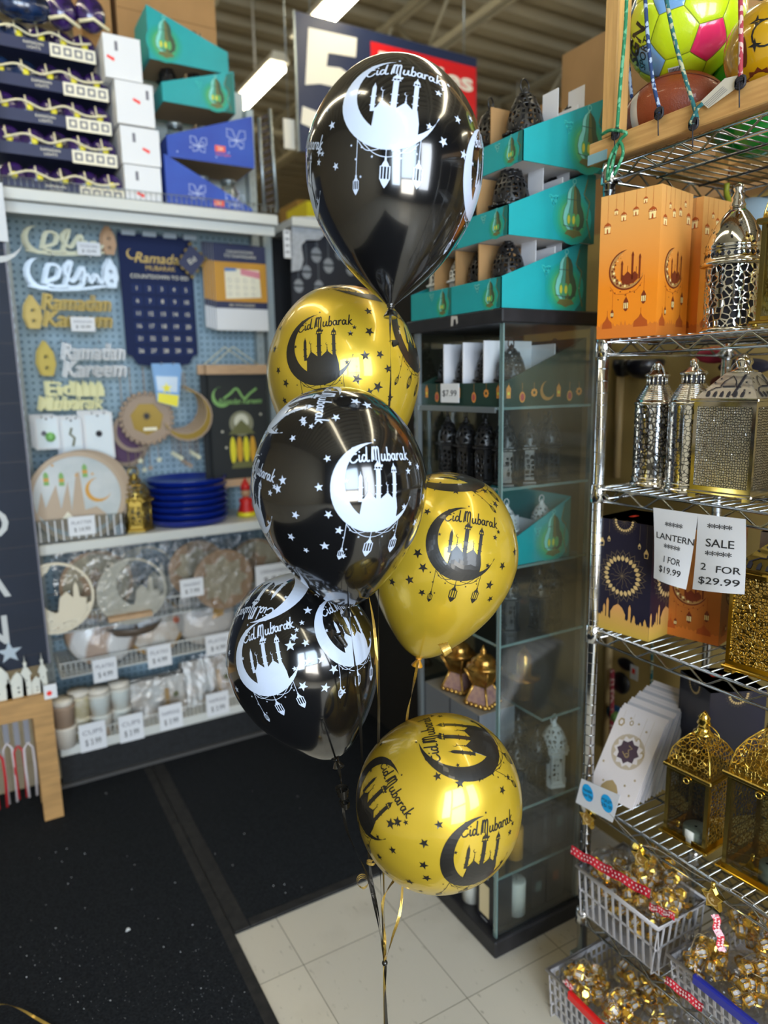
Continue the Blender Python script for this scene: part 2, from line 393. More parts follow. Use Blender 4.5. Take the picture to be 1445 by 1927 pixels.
# black carpet mats with rubber edging
m_mat = M('black_mat', '15171a', rough=.95, noise=.5, nscale=180, bump=.6, bscale=420, spec=.15, col2='24272b')
m_edge = M('rubber_edge', '1f1f20', rough=.75, noise=.4, nscale=30, bump=.3, bscale=90, spec=.3, col2='2e2d2c')
def mat_(name, x0, x1, y0, y1, edges, label):
    t = thing(name, label, 'floor mat', (x0, y0, 0), group='black entrance mats')
    mb = MB(); mb.box((0, 0, 0), (x1-x0, y1-y0, .007), m_mat, bev=.002); mb.build('carpet', t)
    for (a, b, c, d) in edges:
        mb = MB(); mb.box((a-x0, c-y0, .0005), (b-x0, d-y0, .0085), m_edge, bev=.003); mb.build('edging', t)
    return t
mat_('floor_mat', -1.6, .487, -1.2, 2.84, [(.455, .487, -1.2, 2.84)], 'large black carpet mat filling the lower left of the floor')
mat_('floor_mat', .4885, 2.9, 1.715, 2.84, [(.4885, .535, 1.715, 2.84), (.535, 2.9, 1.715, 1.75)], 'black carpet mat between the white tiles and the shelving')
m_lint = M('lint', 'd9dde0', rough=.9)
for (px, py, r, lb) in ((240, 1750, .006, 'white scrap of paper lying on the black mat'),):
    p = at(px, py, Z=.008); mb = MB(); mb.prism(Fr(p, (1, 0, 0), (0, 1, 0)), [(-r, -r), (r*1.2, -r*.6), (r*.7, r), (-r*.3, r*.8)], m_lint, 0, .002)
    tag(mb.build('paper_scrap', loc=p), lb, 'paper scrap')
random.seed(3); mb = MB()
for k in range(60):
    p = at(random.uniform(10, 640), random.uniform(1480, 1900), Z=.008)
    if p.x < .45 or (p.y > 1.76 and p.x > .54): mb.ball(p, random.uniform(.0006, .0016), m_lint, 3)
for k in range(260):
    p = at(random.uniform(60, 480), random.uniform(1760, 1925), Z=.008)
    if p.x < .45: mb.ball(p, random.uniform(.0003, .0008), m_lint, 2)
tag(mb.build('lint_specks'), 'tiny pale lint specks scattered over the black mats', 'lint', kind='stuff')
# ------------------------------------------------------------------ balloons
PROF = [(0.0001, 1.07), (.2, 1.05), (.4, .985), (.6, .845), (.8, .60), (.93, .34), (.99, .12), (1, -.05), (.97, -.32), (.87, -.645), (.73, -.9), (.56, -1.13), (.4, -1.3), (.26, -1.43), (.13, -1.54), (.045, -1.62)]
PROF_FULL = PROF[:10]+[(.74, -.9), (.60, -1.11), (.47, -1.27), (.365, -1.39), (.25, -1.495), (.12, -1.575), (.045, -1.605)]
m_black = M('black_latex', (0.0045, 0.0045, 0.005), rough=.16, coat=1.0, spec=.6)
m_gold = M('pearl_gold_latex', (0.62, 0.425, 0.032), rough=.31, metal=.42, coat=.6)
m_pw = M('white_print', 'b9c6dc', rough=.35, coat=.3); m_pb = M('black_print', '1b1916', rough=.38, coat=.3)
m_orange = M('orange_knot_latex', 'c98a1e', rough=.35, coat=.5)
m_rbk = M('black_ribbon', '17140f', rough=.28, coat=.6); m_rgd = M('gold_ribbon', (0.55, 0.36, 0.08), rough=.25, metal=.6)

EID = [[(.50, .84), (.40, 1.0), (.18, .95), (.12, .72), (.26, .56), (.42, .55)], [(.3, .56), (.06, .46), (-.06, .2), (.04, -.02), (.26, -.02), (.46, .16)],
       [(.6, .45), (.58, .1), (.66, 0), (.8, .14)], [(.63, .66), (.65, .70)],
       [(1.08, .38), (.92, .46), (.8, .25), (.86, .02), (1.0, .08), (1.1, .35), (1.2, 1.0), (1.12, .3), (1.14, .04), (1.24, 0), (1.31, .06)],
       [(1.5, .0), (1.56, .5), (1.66, .98), (1.64, .1)], [(1.66, .75), (1.78, .98), (1.86, .85), (1.83, .3), (1.82, .05)],
       [(1.86, .7), (1.98, .98), (2.08, .85), (2.05, .2), (2.06, -.2), (2.16, -.42), (2.24, -.3)],
       [(2.3, .45), (2.26, .1), (2.36, 0), (2.5, .12), (2.56, .45), (2.55, .1), (2.66, 0), (2.74, .1)],
       [(2.82, .95), (2.76, .1)], [(2.77, .3), (2.92, .46), (3.02, .3), (2.97, .05), (2.84, -.01), (2.76, .1)],
       [(3.42, .38), (3.26, .46), (3.14, .25), (3.22, .02), (3.35, .1), (3.44, .44), (3.44, .08), (3.54, .02)],
       [(3.62, .45), (3.62, 0)], [(3.63, .28), (3.74, .46), (3.84, .42)],
       [(4.2, .38), (4.04, .46), (3.92, .25), (4.0, .02), (4.13, .1), (4.22, .44), (4.22, .08), (4.34, .02)],
       [(4.52, .98), (4.45, 0)], [(4.46, .2), (4.72, .5)], [(4.52, .27), (4.64, .08), (4.78, 0)]]
def stamp_shapes():
    """the printed motif as small 2-D pieces; unit = radius of the crescent"""
    P = []
    q = lambda *a: P.append(list(a))
    n, mm = 30, 5; R2 = []
    for i in range(n+1):
        t = i/n; a = radians(90+(347-90)*t); o = (cos(a), sin(a))
        b0 = atan2(.87, -.19); b1 = atan2(-.355, .785)+2*pi; b = b0+(b1-b0)*t
        ii = (.19+.886*cos(b), .13+.886*sin(b))
        R2.append([(o[0]+(ii[0]-o[0])*j/mm, o[1]+(ii[1]-o[1])*j/mm) for j in range(mm+1)])
    for i in range(n):
        for j in range(mm): q(R2[i][j], R2[i+1][j], R2[i+1][j+1], R2[i][j+1])
    top = [(-.335, -.60), (-.30, -.24), (-.26, -.22), (-.17, -.07), (.01, -.23), (.13, -.23), (.29, -.10), (.42, -.22), (.53, -.22), (.585, -.46)]
    def ty(x):
        for (a, b), (c, d) in zip(top, top[1:]):
            if a <= x <= c: return b+(d-b)*(x-a)/(c-a)
        return top[-1][1]
    def ly(x): return .13-sqrt(max(0, .886**2-(x-.19)**2))-.02
    xs = sorted(set([-.335+.92*k/26 for k in range(27)]+[t[0] for t in top]))
    for a, b in zip(xs, xs[1:]):
        for k in range(5):
            f0, f1 = k/5, (k+1)/5
            q((a, ly(a)+(ty(a)-ly(a))*f0), (b, ly(b)+(ty(b)-ly(b))*f0), (b, ly(b)+(ty(b)-ly(b))*f1), (a, ly(a)+(ty(a)-ly(a))*f1))
    def minaret(x, w, y0, y1, big):
        k = max(2, int((y1-y0)/.1))
        for i in range(k):
            a, b = y0+(y1-y0)*i/k, y0+(y1-y0)*(i+1)/k; q((x-w, a), (x+w, a), (x+w, b), (x-w, b))
        for yy in (y0+.12, y0+.3):
            q((x-w*1.5, yy), (x+w*1.5, yy), (x+w*1.5, yy+.02), (x-w*1.5, yy+.02))
        if big:
            q((x-w*1.7, y1), (x+w*1.7, y1), (x+w*1.7, y1+.025), (x-w*1.7, y1+.025))
            for dx in (-w*1.2, 0, w*1.2): q((x+dx-.009, y1+.02), (x+dx+.009, y1+.02), (x+dx+.009, y1+.07), (x+dx-.009, y1+.07))
            y1 += .065; w *= 1.5
        P.append([(x-w, y1), (x+w, y1), (x+w*.8, y1+.05), (x+w*.3, y1+.09), (x, y1+.16), (x-w*.3, y1+.09), (x-w*.8, y1+.05)])
    minaret(-.345, .042, -.3, .2, False); minaret(.065, .055, -.26, .39, True); minaret(.475, .045, -.24, .33, True)
    for (x, y0, y1, r) in ((-.17, -.09, .13, .05), (.29, -.12, .05, .04)):
        q((x-.008, y0), (x+.008, y0), (x+.006, y1), (x-.006, y1)); P.append(circ(x, y0+.03, .022, 8)); P.append(circ(x, y0+.09, .014, 8))
        a = crescent(x, y1+r, r, n=8)
        for i in range(8): q(a[i], a[i+1], a[(len(a)-i-1) % len(a)], a[(len(a)-i) % len(a)])
    # writing
    k, tl = .318, radians(3)
    def wr(p): x, y = p[0]*k-.52, p[1]*k+.585; return (x*cos(tl)-y*sin(tl)*.6, y*cos(tl)+x*sin(tl))
    for s_ in EID:
        line([wr(p) for p in smooth([V((a, b, 0)) for a, b in s_], 4)], .034, P)
    for (x, y, r) in ((-.66, .15, .055), (.06, .98+.08, .035), (1.04, .55, .075), (.93, .36, .09), (.80, -.45, .075)):
        P.append(star(x, y, r))
    # garland and hanging lanterns
    for pts in ([(-.6, -.82), (-.42, -1.0), (-.2, -1.0), (0, -.94), (.2, -1.02), (.45, -1.0), (.62, -.82)], [(-.48, -.88), (-.25, -1.06), (0, -1.12), (.25, -1.06), (.5, -.86)]):
        line([(p.x, p.y) for p in smooth([V((a, b, 0)) for a, b in pts], 4)], .014, P)
    for (x, ya, yb, w, h) in ((-.6, -.8, -1.42, .065, .33), (0, -.94, -1.13, .105, .5), (.66, -.72, -1.1, .1, .48)):
        line([(x, ya), (x, (ya+yb)/2), (x, yb)], .014, P)
        P.append([(x-.02, yb), (x+.02, yb), (x+.02, yb-.05), (x+w*.55, yb-h*.2), (x+w*.8, yb-h*.3), (x-w*.8, yb-h*.3), (x-w*.55, yb-h*.2), (x-.02, yb-.05)])
        for dx in (-w*.9, -w*.32, w*.32, w*.9): q((x+dx-w*.12, yb-h*.72), (x+dx+w*.12, yb-h*.72), (x+dx+w*.12, yb-h*.28), (x+dx-w*.12, yb-h*.28))
        P.append([(x-w, yb-h*.7), (x-w*.5, yb-h*.88), (x, yb-h), (x+w*.5, yb-h*.88), (x+w, yb-h*.7)])
    for (x, y) in ((-.73, -.9), (-.5, -.95), (-.62, -1.15), (-.5, -1.45), (-.28, -1.12), (-.1, -.98), (.12, -1.0), (.3, -1.12), (.56, -.92), (.6, -1.0), (-.3, -.92)):
        P.append(star(x, y, .03))
    return P
def line(pts, wd, P):
    for (a, b) in zip(pts, pts[1:]):
        d = hypot(b[0]-a[0], b[1]-a[1])
        if d < 1e-7: continue
        ex, ey = (b[0]-a[0])/d*wd*.25, (b[1]-a[1])/d*wd*.25; nx, ny = -(b[1]-a[1])/d*wd/2, (b[0]-a[0])/d*wd/2
        P.append([(a[0]-ex-nx, a[1]-ey-ny), (b[0]+ex-nx, b[1]+ey-ny), (b[0]+ex+nx, b[1]+ey+ny), (a[0]-ex+nx, a[1]-ey+ny)])
STAMP = stamp_shapes()

class Balloon:
    def __init__(s, c, ax, R, el, prof=None):
        s.c, s.R, s.ax = V(c), R, V(ax).normalized()
        s.X = s.ax.orthogonal().normalized(); s.Y = s.ax.cross(s.X)
        pr = smooth([V((r, z*(el if z < 0 else 1), 0)) for r, z in (prof or PROF)], 5); s.prof = [(max(1e-4, p.x), p.y) for p in pr]
        s.tab = [(atan2(r, z), hypot(r, z)) for r, z in s.prof]
        s.neck = s.c + s.ax*(s.prof[-1][1]*R)
    def rad(s, d):
        th = math.acos(max(-1, min(1, d.dot(s.ax))))
        T = s.tab
        lo, hi = 0, len(T)-1
        while hi-lo > 1:
            m_ = (lo+hi)//2
            if T[m_][0] <= th: lo = m_
            else: hi = m_
        (a, ra), (b, rb) = T[lo], T[hi]
        f = 0 if b == a else max(0, min(1, (th-a)/(b-a)))
        return (ra+(rb-ra)*f)*s.R
    def hit(s, px, py):
        d = ray(px, py); r = s.R
        for _ in range(12):
            oc = CAM-s.c; b = oc.dot(d); q = b*b-(oc.length_squared-r*r)
            t = -b-sqrt(q) if q > 0 else -b
            v = (CAM+d*t-s.c).normalized(); r = s.rad(v)
        return v
    def pt(s, d, off=.0005): return s.c + d*(s.rad(d)+off)
    def stamp(s, mb, mat, px, py, ux, uy, sc, shapes=None):
        c = s.hit(px, py); u = s.hit(ux, uy); up = (u-c*u.dot(c)).normalized(); rt = up.cross(c).normalized()
        s.put(mb, mat, shapes or STAMP, c, up, rt, sc)
    def put(s, mb, mat, shapes, c, up, rt, sc):
        for sh in shapes:
            vs = []
            for (x, y) in sh:
                a = hypot(x, y)
                d = c if a < 1e-9 else c*cos(a*sc) + (rt*x+up*y)*(sin(a*sc)/a)
                vs.append(s.pt(d))
            if len(sh) <= 4: fs = [tuple(range(len(sh)))]
            else:
                fs = [tuple(t) for t in geometry.tessellate_polygon([[V((p[0], p[1], 0)) for p in sh]])]
            mb.add(vs, fs, mat, True)

def ribbon_strip(mb, pts, wd, mat, twist=0.0, n=6, side0=None):
    P = smooth(pts, n); N = len(P); vs = []; fs = []
    for i in range(N):
        t = (P[min(i+1, N-1)]-P[max(i-1, 0)]).normalized()
        a = t.cross(V(FWD)); a = a.normalized() if a.length > 1e-5 else V((1, 0, 0)); b = t.cross(a)
        an = twist*i/N; sdir = a*cos(an)+b*sin(an)
        vs += [P[i]-sdir*wd/2-b*.0001, P[i]+sdir*wd/2-b*.0001, P[i]+sdir*wd/2+b*.0001, P[i]-sdir*wd/2+b*.0001]
    for i in range(N-1):
        for k in range(4): fs.append((4*i+k, 4*i+(k+1) % 4, 4*i+4+(k+1) % 4, 4*i+4+k))
    mb.add(vs, fs, mat, False)
def curl(mb, p, d, r, turns, wd, mat):
    d = V(d).normalized(); a = d.orthogonal().normalized(); b = d.cross(a); L = wd*1.1
    vs = []; fs = []; n = 16*turns
    for i in range(n+1):
        an = 2*pi*i/16; rr = r*(1-.25*i/n); c = V(p)+d*(L*i/16); q = a*cos(an)*rr+b*sin(an)*rr
        vs += [c+q, c+q+d*wd]
    for i in range(n): fs.append((2*i, 2*i+1, 2*i+3, 2*i+2))
    mb.add(vs, fs, mat, True)

KNOT = atd(724, 1812, 1.20)
def make_balloon(label, c, ax, R, el, gold, stamps, stars, ribbon, curls, rib_gold=None, twist=9):
    B = Balloon(c, ax, R, el, PROF if label.startswith('black balloon at the top') else PROF_FULL); mat = m_gold if gold else m_black; ink = m_pb if gold else m_pw
    t = thing('balloon', label, 'balloon', B.neck)
    mb = MB(); vs = []; fs = []; n = 72; N = len(B.prof)
    for (r, z) in B.prof:
        for k in range(n): vs.append(B.c + B.ax*(z*R) + (B.X*cos(2*pi*k/n)+B.Y*sin(2*pi*k/n))*(r*R))
    for i in range(N-1):
        for k in range(n): fs.append((i*n+k, (i+1)*n+k, (i+1)*n+(k+1) % n, i*n+(k+1) % n))
    fs.append(tuple(range((N-1)*n, N*n))); mb.add(vs, fs, mat, True)
    for st in stamps: B.stamp(mb, ink, *st)
    for (px, py, r) in stars:
        cc = B.hit(px, py); up = (B.ax-cc*B.ax.dot(cc)).normalized()
        dep = (B.pt(cc)-CAM).dot(FWD); sc = r/FPX*dep/B.rad(cc)*1.12
        a0 = random.uniform(0, 6.28)
        B.put(mb, ink, [star(0, 0, 1, a0=a0)], cc, up, up.cross(cc).normalized(), sc)
    body = mb.build('balloon_body', t, loc=None); body.location = -V(B.neck)
    kn = m_orange if gold else m_black
    mb = MB(); ax = -B.ax; f_ = Fr((0, 0, 0), B.X, B.Y, -B.ax)
    mb.lathe([(.006, -.004), (.0065, .001), (.0045, .003), (.004, .005), (.0065, .010), (.011, .017), (.0115, .019), (.0095, .0185)], kn, 14, fr=f_)
    mb.tube([f_(.0045*cos(a*pi/6), .0045*sin(a*pi/6), .003) for a in range(12)], .0018, kn, 6, closed=True)
    mb.build('knot', t)
    mb = MB(); rg = gold if rib_gold is None else rib_gold; rm = m_rgd if rg else m_rbk
    pts = [B.neck+ax*.004]+[atd(*q) for q in ribbon]+[KNOT]
    ribbon_strip(mb, [p-V(B.neck) for p in pts], .0050, rm, twist)
    for (px, py, dep, r, tn, d) in curls: curl(mb, atd(px, py, dep)-V(B.neck), d, r, tn, .0048, rm)
    mb.build('ribbon', t)
    return B

B1 = make_balloon('black balloon at the top of the bunch with white crescent and mosque print',
    (.626, 1.0304, 1.8434), (.1307, .1328, 1), .14, 1.0, False,
    [(736, 182, 742, 140, .52), (905, 330, 905, 262, .45), (577, 330, 577, 290, .45)],
    [(682, 145, 6), (625, 236, 8), (632, 313, 7), (601, 286, 8), (834, 267, 9), (872, 291, 9), (861, 225, 8), (885, 224, 7), (885, 340, 7), (896, 266, 7), (843, 161, 5), (617, 206, 6), (620, 169, 6)],
    [(734, 620, 1.08), (734, 740, 1.10), (716, 930, 1.16), (712, 1120, 1.19), (713, 1300, 1.20), (712, 1480, 1.22), (716, 1660, 1.24)], [(735, 648, 1.07, .0055, 2, (.8, 0, .2))])
B2 = make_balloon('gold balloon behind and below the top black balloon with black print',
    (.640, 1.255, 1.526), (-.05, -.08, 1), .148, 1.0, True,
    [(596, 655, 598, 590, .44), (774, 640, 770, 590, .42), (680, 515, 600, 560, .42)],
    [(693, 586, 8), (695, 624, 9), (687, 669, 9), (715, 667, 8), (711, 728, 10), (672, 713, 10), (734, 748, 7), (695, 738, 8), (517, 657, 7), (524, 697, 7), (528, 618, 6), (538, 721, 8), (536, 754, 7), (567, 557, 6), (607, 540, 7), (730, 694, 8), (747, 625, 7)],
    [(690, 1100, 1.22), (706, 1200, 1.21), (713, 1350, 1.21), (715, 1500, 1.23), (722, 1660, 1.24)], [])
B3 = make_balloon('largest black balloon in the middle of the bunch with two white mosque prints',
    (.5038, 1.014, 1.3459), (-.0962, -.1045, 1), .14, .97, False,
    [(707, 918, 704, 860, .475), (476, 930, 482, 880, .45), (560, 752, 620, 742, .46)],
    [(570, 790, 8), (632, 786, 8), (551, 825, 7), (616, 863, 7), (600, 917, 8), (556, 969, 8), (618, 968, 8), (638, 998, 8), (548, 1010, 8), (611, 1027, 9), (576, 1035, 6), (646, 1046, 6), (532, 904, 9), (523, 920, 9), (669, 756, 10), (691, 763, 10), (796, 935, 8), (780, 983, 8), (785, 878, 7)],
    [(662, 1200, 1.13), (676, 1330, 1.18), (684, 1480, 1.23), (697, 1640, 1.25), (712, 1720, 1.24)], [(634, 1192, 1.09, .006, 4, (.5, -.2, -.9))])
B4 = make_balloon('gold balloon on the right side of the bunch with black crescent print',
    (.758, 1.0856, 1.1831), (.2103, -.1093, 1), .14, .97, True,
    [(872, 1023, 878, 960, .47), (850, 893, 750, 893, .43)],
    [(820, 919, 7), (858, 925, 7), (893, 924, 7), (912, 924, 7), (932, 949, 8), (804, 963, 7), (786, 1041, 9), (796, 1068, 9), (771, 1091, 9), (738, 1095, 8), (794, 1115, 7), (945, 1065, 8), (921, 1101, 9), (922, 1127, 7), (968, 1039, 8), (968, 1000, 6)],
    [(776, 1300, 1.22), (765, 1360, 1.24), (760, 1500, 1.27), (756, 1690, 1.26), (738, 1765, 1.23)], [(828, 1226, 1.19, .012, 3, (.9, -.2, .3))])
B5 = make_balloon('black balloon at lower left of the bunch with white crescent prints',
    (.4904, 1.1633, 1.0085), (-.1926, .2437, 1), .14, .93, False,
    [(494, 1240, 488, 1180, .46), (655, 1184, 632, 1140, .46), (505, 1106, 478, 1150, .50)],
    [(598, 1119, 7), (579, 1149, 8), (568, 1172, 5), (542, 1174, 7), (553, 1199, 8), (546, 1215, 10), (575, 1210, 7), (580, 1245, 9), (605, 1241, 8), (628, 1259, 9), (570, 1291, 9), (612, 1294, 9), (645, 1302, 7), (432, 1228, 6), (446, 1297, 7), (515, 1180, 4)],
    [(642, 1470, 1.19), (652, 1560, 1.21), (690, 1645, 1.22), (708, 1720, 1.22)], [(643, 1480, 1.17, .011, 3, (.1, 0, -1)), (648, 1505, 1.18, .009, 2, (.1, 0, -1))])
B6 = make_balloon('round gold balloon lowest in the bunch with three black mosque prints',
    (.6202, .9059, .8044), (.1129, -.4793, 1), .14, .82, True,
    [(904, 1612, 910, 1550, .46), (868, 1392, 820, 1392, .46), (700, 1500, 733, 1470, .46)],
    [(823, 1461, 8), (865, 1474, 9), (903, 1463, 8), (925, 1453, 8), (945, 1487, 8), (826, 1552, 8), (798, 1587, 9), (739, 1600, 8), (714, 1612, 8), (797, 1628, 9), (803, 1652, 9), (771, 1659, 9), (728, 1642, 6), (792, 1677, 5), (956, 1463, 6), (717, 1401, 5), (735, 1550, 10), (748, 1546, 9)],
    [(722, 1690, 1.19), (724, 1760, 1.20)], [(682, 1655, 1.22, .011, 3, (.2, .3, -.6)), (697, 1628, 1.23, .009, 1, (.3, 0, .9))])
# gathered ribbon tail below the knot
mb = MB(); mb.ball(KNOT, .005, m_rbk, 8)
ribbon_strip(mb, [KNOT, atd(725, 1850, 1.20), atd(727, 1927, 1.20), V((KNOT.x+.01, KNOT.y-.01, .02))], .0065, m_rbk, 4, 10)
ribbon_strip(mb, [KNOT+V((0, 0, .035)), KNOT+V((.003, .002, .015)), KNOT, KNOT+V((-.002, 0, -.1)), V((KNOT.x, KNOT.y+.01, .02))], .005, m_rgd, 5, 10)
t = tag(mb.build('ribbon_tail', loc=KNOT), 'twisted black and gold ribbon tail tied below the balloon bunch', 'ribbon')
mb = MB(); W0 = V((KNOT.x, KNOT.y, 0)); mb.lathe([(.03, 0.0), (.036, .01), (.034, .035), (.02, .045), (.006, .05)], m_rgd, 20, c=W0)
tag(mb.build('balloon_weight', loc=W0), 'small gold weight on the floor holding the ribbon tail', 'weight')
# loose gold ribbon on the mat, bottom left
mb = MB(); ribbon_strip(mb, [at(-30, 1893, Z=.012), at(10, 1890, Z=.03), at(40, 1900, Z=.03), at(70, 1917, Z=.02), at(120, 1945, Z=.012)], .006, m_rgd, 3, 8)
tag(mb.build('loose_ribbon', loc=at(10, 1890, Z=.01)), 'loose end of gold curling ribbon lying on the mat', 'ribbon')
# ------------------------------------------------------------------ left shelving bay
YF, YB = 2.72, 3.06
def FY(Y): return Fr((0, Y, 0), (1, 0, 0), (0, 0, 1))
def q2(px, py, Y): p = at(px, py, Y=Y); return (p.x, p.z)
def pl(pts, Y): return [q2(a, b, Y) for a, b in pts]
m_shelf = M('shelf_enamel', 'cdcfca', rough=.4); m_chrome = M('chrome', 'c9ccd0', rough=.16, metal=1.0)
m_steel = M('dull_steel', '9aa3a6', rough=.35, metal=.8); m_post = M('grey_upright', 'aab4b4', rough=.5)
m_peg = M('pegboard_blue', '9cb6c4', rough=.6)
def peg_nodes(mt, s=1/.0254):
    nt = mt.node_tree; L = nt.links.new; b = nt.nodes['Principled BSDF']
    tc = nt.nodes.new('ShaderNodeTexCoord'); mp = nt.nodes.new('ShaderNodeMapping'); mp.inputs['Scale'].default_value = (s, 0, s); L(tc.outputs['Object'], mp.inputs[0])
    v = nt.nodes.new('ShaderNodeTexVoronoi'); v.inputs['Scale'].default_value = 1; v.inputs['Randomness'].default_value = 0; L(mp.outputs[0], v.inputs['Vector'])
    r = nt.nodes.new('ShaderNodeMapRange'); r.inputs[1].default_value = .16; r.inputs[2].default_value = .22
    L(v.outputs['Distance'], r.inputs[0])
    mx = nt.nodes.new('ShaderNodeMix'); mx.data_type = 'RGBA'; mx.inputs[6].default_value = (*hexc('4e6a7c'), 1); mx.inputs[7].default_value = (*hexc('9cb6c4'), 1)
    L(r.outputs[0], mx.inputs[0]); L(mx.outputs[2], b.inputs['Base Color'])
    v.inputs['Vector']
peg_nodes(m_peg)
m_kick = M('black_pebble_kick', '0c0e10', rough=.6, noise=1, nscale=60, col2='1a1d20', bump=.5, bscale=60)
X0, X1 = .165, 1.115
gd = thing('shelving_unit', 'white and blue pegboard shelving bay on the left with party goods', 'shelving unit', (X0, YF, 0))
def gpart(name, mb): o = mb.build(name, gd); o.location = (-X0, -YF, 0); return o
gpart('pegboard', MB().box((X0, YB, .1), (X1+.02, YB+.02, 2.13), m_peg))
gpart('back_panel', MB().box((X0, YB+.021, 0), (X1+.02, YB+.04, 2.7), m_post))
for x in (X0+.0, X1+.005):
    mb = MB().box((x, YB-.045, .02), (x+.03, YB-.001, 2.62), m_post)
    for k in range(60): mb.box((x+.012, YB-.0465, .2+k*.04), (x+.018, YB-.045, .222+k*.04), m_steel)
    gpart('upright', mb)
def shelf(z, lip=.028, rail=True, holes=True):
    mb = MB().box((X0+.005, YF+.012, z-.022), (X1, YB-.002, z), m_shelf)
    mb.box((X0, YF, z-.035), (X1+.005, YF+.012, z+.002), m_shelf, bev=.003)
    o = gpart('shelf', mb)
    return o
ZS = (2.145, .955, .185)
for z in ZS: shelf(z)
mb = MB().box((X0, YF+.03, 2.075), (X1, YF+.045, 2.11), m_shelf); gpart('canopy_panel', mb)
gpart('kick_plate', MB().box((X0, YF+.05, .008), (X1+.02, YF+.08, .148), m_kick))
gpart('floor_trim', MB().box((X0-.02, YF+.03, .008), (X1+.02, YF+.049, .02), M('trim_grey', '4c4b4a', rough=.6)))
# little wire fence along the top shelf and price rail
mb = MB()
for z in (2.15, 2.18): mb.tube([(X0, YF+.006, z), (X1, YF+.006, z)], .0016, m_steel, 5)
k = X0+.01
while k < X1: mb.tube([(k, YF+.006, 2.145), (k, YF+.006, 2.18)], .0012, m_steel, 4); k += .018
tag(mb.build('shelf_fence', loc=(X0, YF, 2.145)), 'low wire fence standing along the front edge of the top shelf', 'wire fence')
# wire divider at the right end of the top shelf
t = thing('shelf_divider', 'tall slatted metal divider at the right end of the top shelf', 'divider', (1.12, YF, 2.15))
fr = FY(2.76)
for a, b in (((487, 222), (498, 398)), ((507, 205), (522, 400))):
    p, q = at(*a, Y=2.76), at(*b, Y=2.76); o = MB().tube([p, q], .007, m_steel, 8).build('rail', t); o.location = (-1.12, -YF, -2.15)
m_slat = M('dark_slats', '3a302a', rough=.7); mb = MB()
for k in range(14):
    y0 = 215+k*13; mb.prism(fr, pl([(489+k*.9, y0+4), (508+k*1.0, y0-4), (508+k*1.0, y0+4), (489+k*.9, y0+11)], 2.76), m_slat, -.02, -.01)
o = mb.build('slats', t); o.location = (-1.12, -YF, -2.15); o['kind'] = 'stuff'

# ---- goods on the top shelf
m_purple = M('purple_foil', '3a1f66', rough=.25, noise=.7, nscale=25, coat=.8, col2='15102e'); m_navy = M('navy_card', '232a4e', rough=.5)
m_cream = M('cream_print', 'ece6cf', rough=.6); m_cord = M('cream_cord', 'e3dcb8', rough=.7); m_ytag = M('yellow_tag', 'e8dc2a', rough=.4)
m_card = M('cardboard', 'a27c4e', rough=.85, noise=.15, nscale=6); m_cardd = M('cardboard_dark', '7a5a35', rough=.85)
m_white = M('white_card', 'dfe1e4', rough=.55); m_redst = M('red_sticker', 'f03a2c', rough=.5); m_grey = M('grey_print', '6d6d78', rough=.6)
m_dark = M('dark_print', '23222a', rough=.6)
rows = [((0, 20), (190, 62), (0, 75), (182, 118)), ((0, 85), (205, 128), (0, 145), (206, 190)), ((0, 155), (212, 200), (5, 210), (212, 255)),
        ((5, 222), (222, 265), (12, 272), (223, 318)), ((12, 285), (228, 325), (20, 343), (235, 366))]
ln = ['topmost', 'second from top', 'middle', 'fourth from top', 'bottom']
dxy = [2.86, 2.84, 2.82, 2.79, 2.765]
for k, (a, b, c, d) in enumerate(rows):
    Y = dxy[k]; a, b, c, d = [q2(*p, Y) for p in (a, b, c, d)]
    zb, zt = (c[1]+d[1])/2-.01, (a[1]+b[1])/2+.05
    if k == 4: zb = 2.147
    x0, x1 = X0+.012, d[0]
    O = V((x0, Y, zb)); W = x1-x0; H = (rows[k] and zt-zb)
    t = thing('trinket_display', f'navy display tray of purple foil packets with cream cord, {ln[k]} of the stack', 'display tray', O, group='purple packet trays on the top shelf')
    f0 = Fr((0, 0, 0), (1, 0, 0), (0, 0, 1))
    hh = .038
    mb = MB(); mb.box((0, -.004, .0), (W, 0, hh), m_navy)
    mb.text(f0, 'RAMADAN', W*.42, hh*.68, .009, m_cream, .0046); mb.text(f0, 'LIGHTS', W*.42, hh*.32, .009, m_cream, .0046)
    mb.box((0, 0, 0), (W, .16, .004), m_navy); mb.box((0, .156, 0), (W, .16, .10), m_navy); mb.build('tray', t)
    mb = MB(); mb.box((W-.15, -.008, -.006), (W-.004, -.0045, .036), m_cream)
    for i in range(4): mb.box((W-.142+i*.035, -.0092, .003), (W-.117+i*.035, -.008, .028), m_grey); mb.box((W-.136+i*.035, -.0098, .008), (W-.123+i*.035, -.0092, .022), m_cream)
    mb.build('price_grid', t)
    for i in range(5):
        cx = (i+.5)*W/5; mb = MB()
        mb.ball((cx, .05, .055), .045, m_purple if i > 1 or k > 1 else M('blue_foil', '16305a', rough=.25, noise=.7, nscale=30, coat=.8, col2='0a1020'), 8, (1.0, .7, 1.05)); mb.build('packet', t)
        mb = MB(); mb.tube([(cx-.012, -.006+.02, .088), (cx-.01, .006, .06), (cx-.006, .008, .045)], .003, m_cord, 5)
        mb.ball((cx, .008, .05), .011, m_ytag, 5, (1, .5, 1.2)); mb.build('yellow_tag', t)
    mb = MB(); sw = smooth([V((W*.05+W*.18*j, -.014, .052+(.012 if j % 2 else -.008)-.01*(j == 5))) for j in range(6)], 5); mb.tube(sw, .0035, m_cord, 6); mb.build('cord', t)
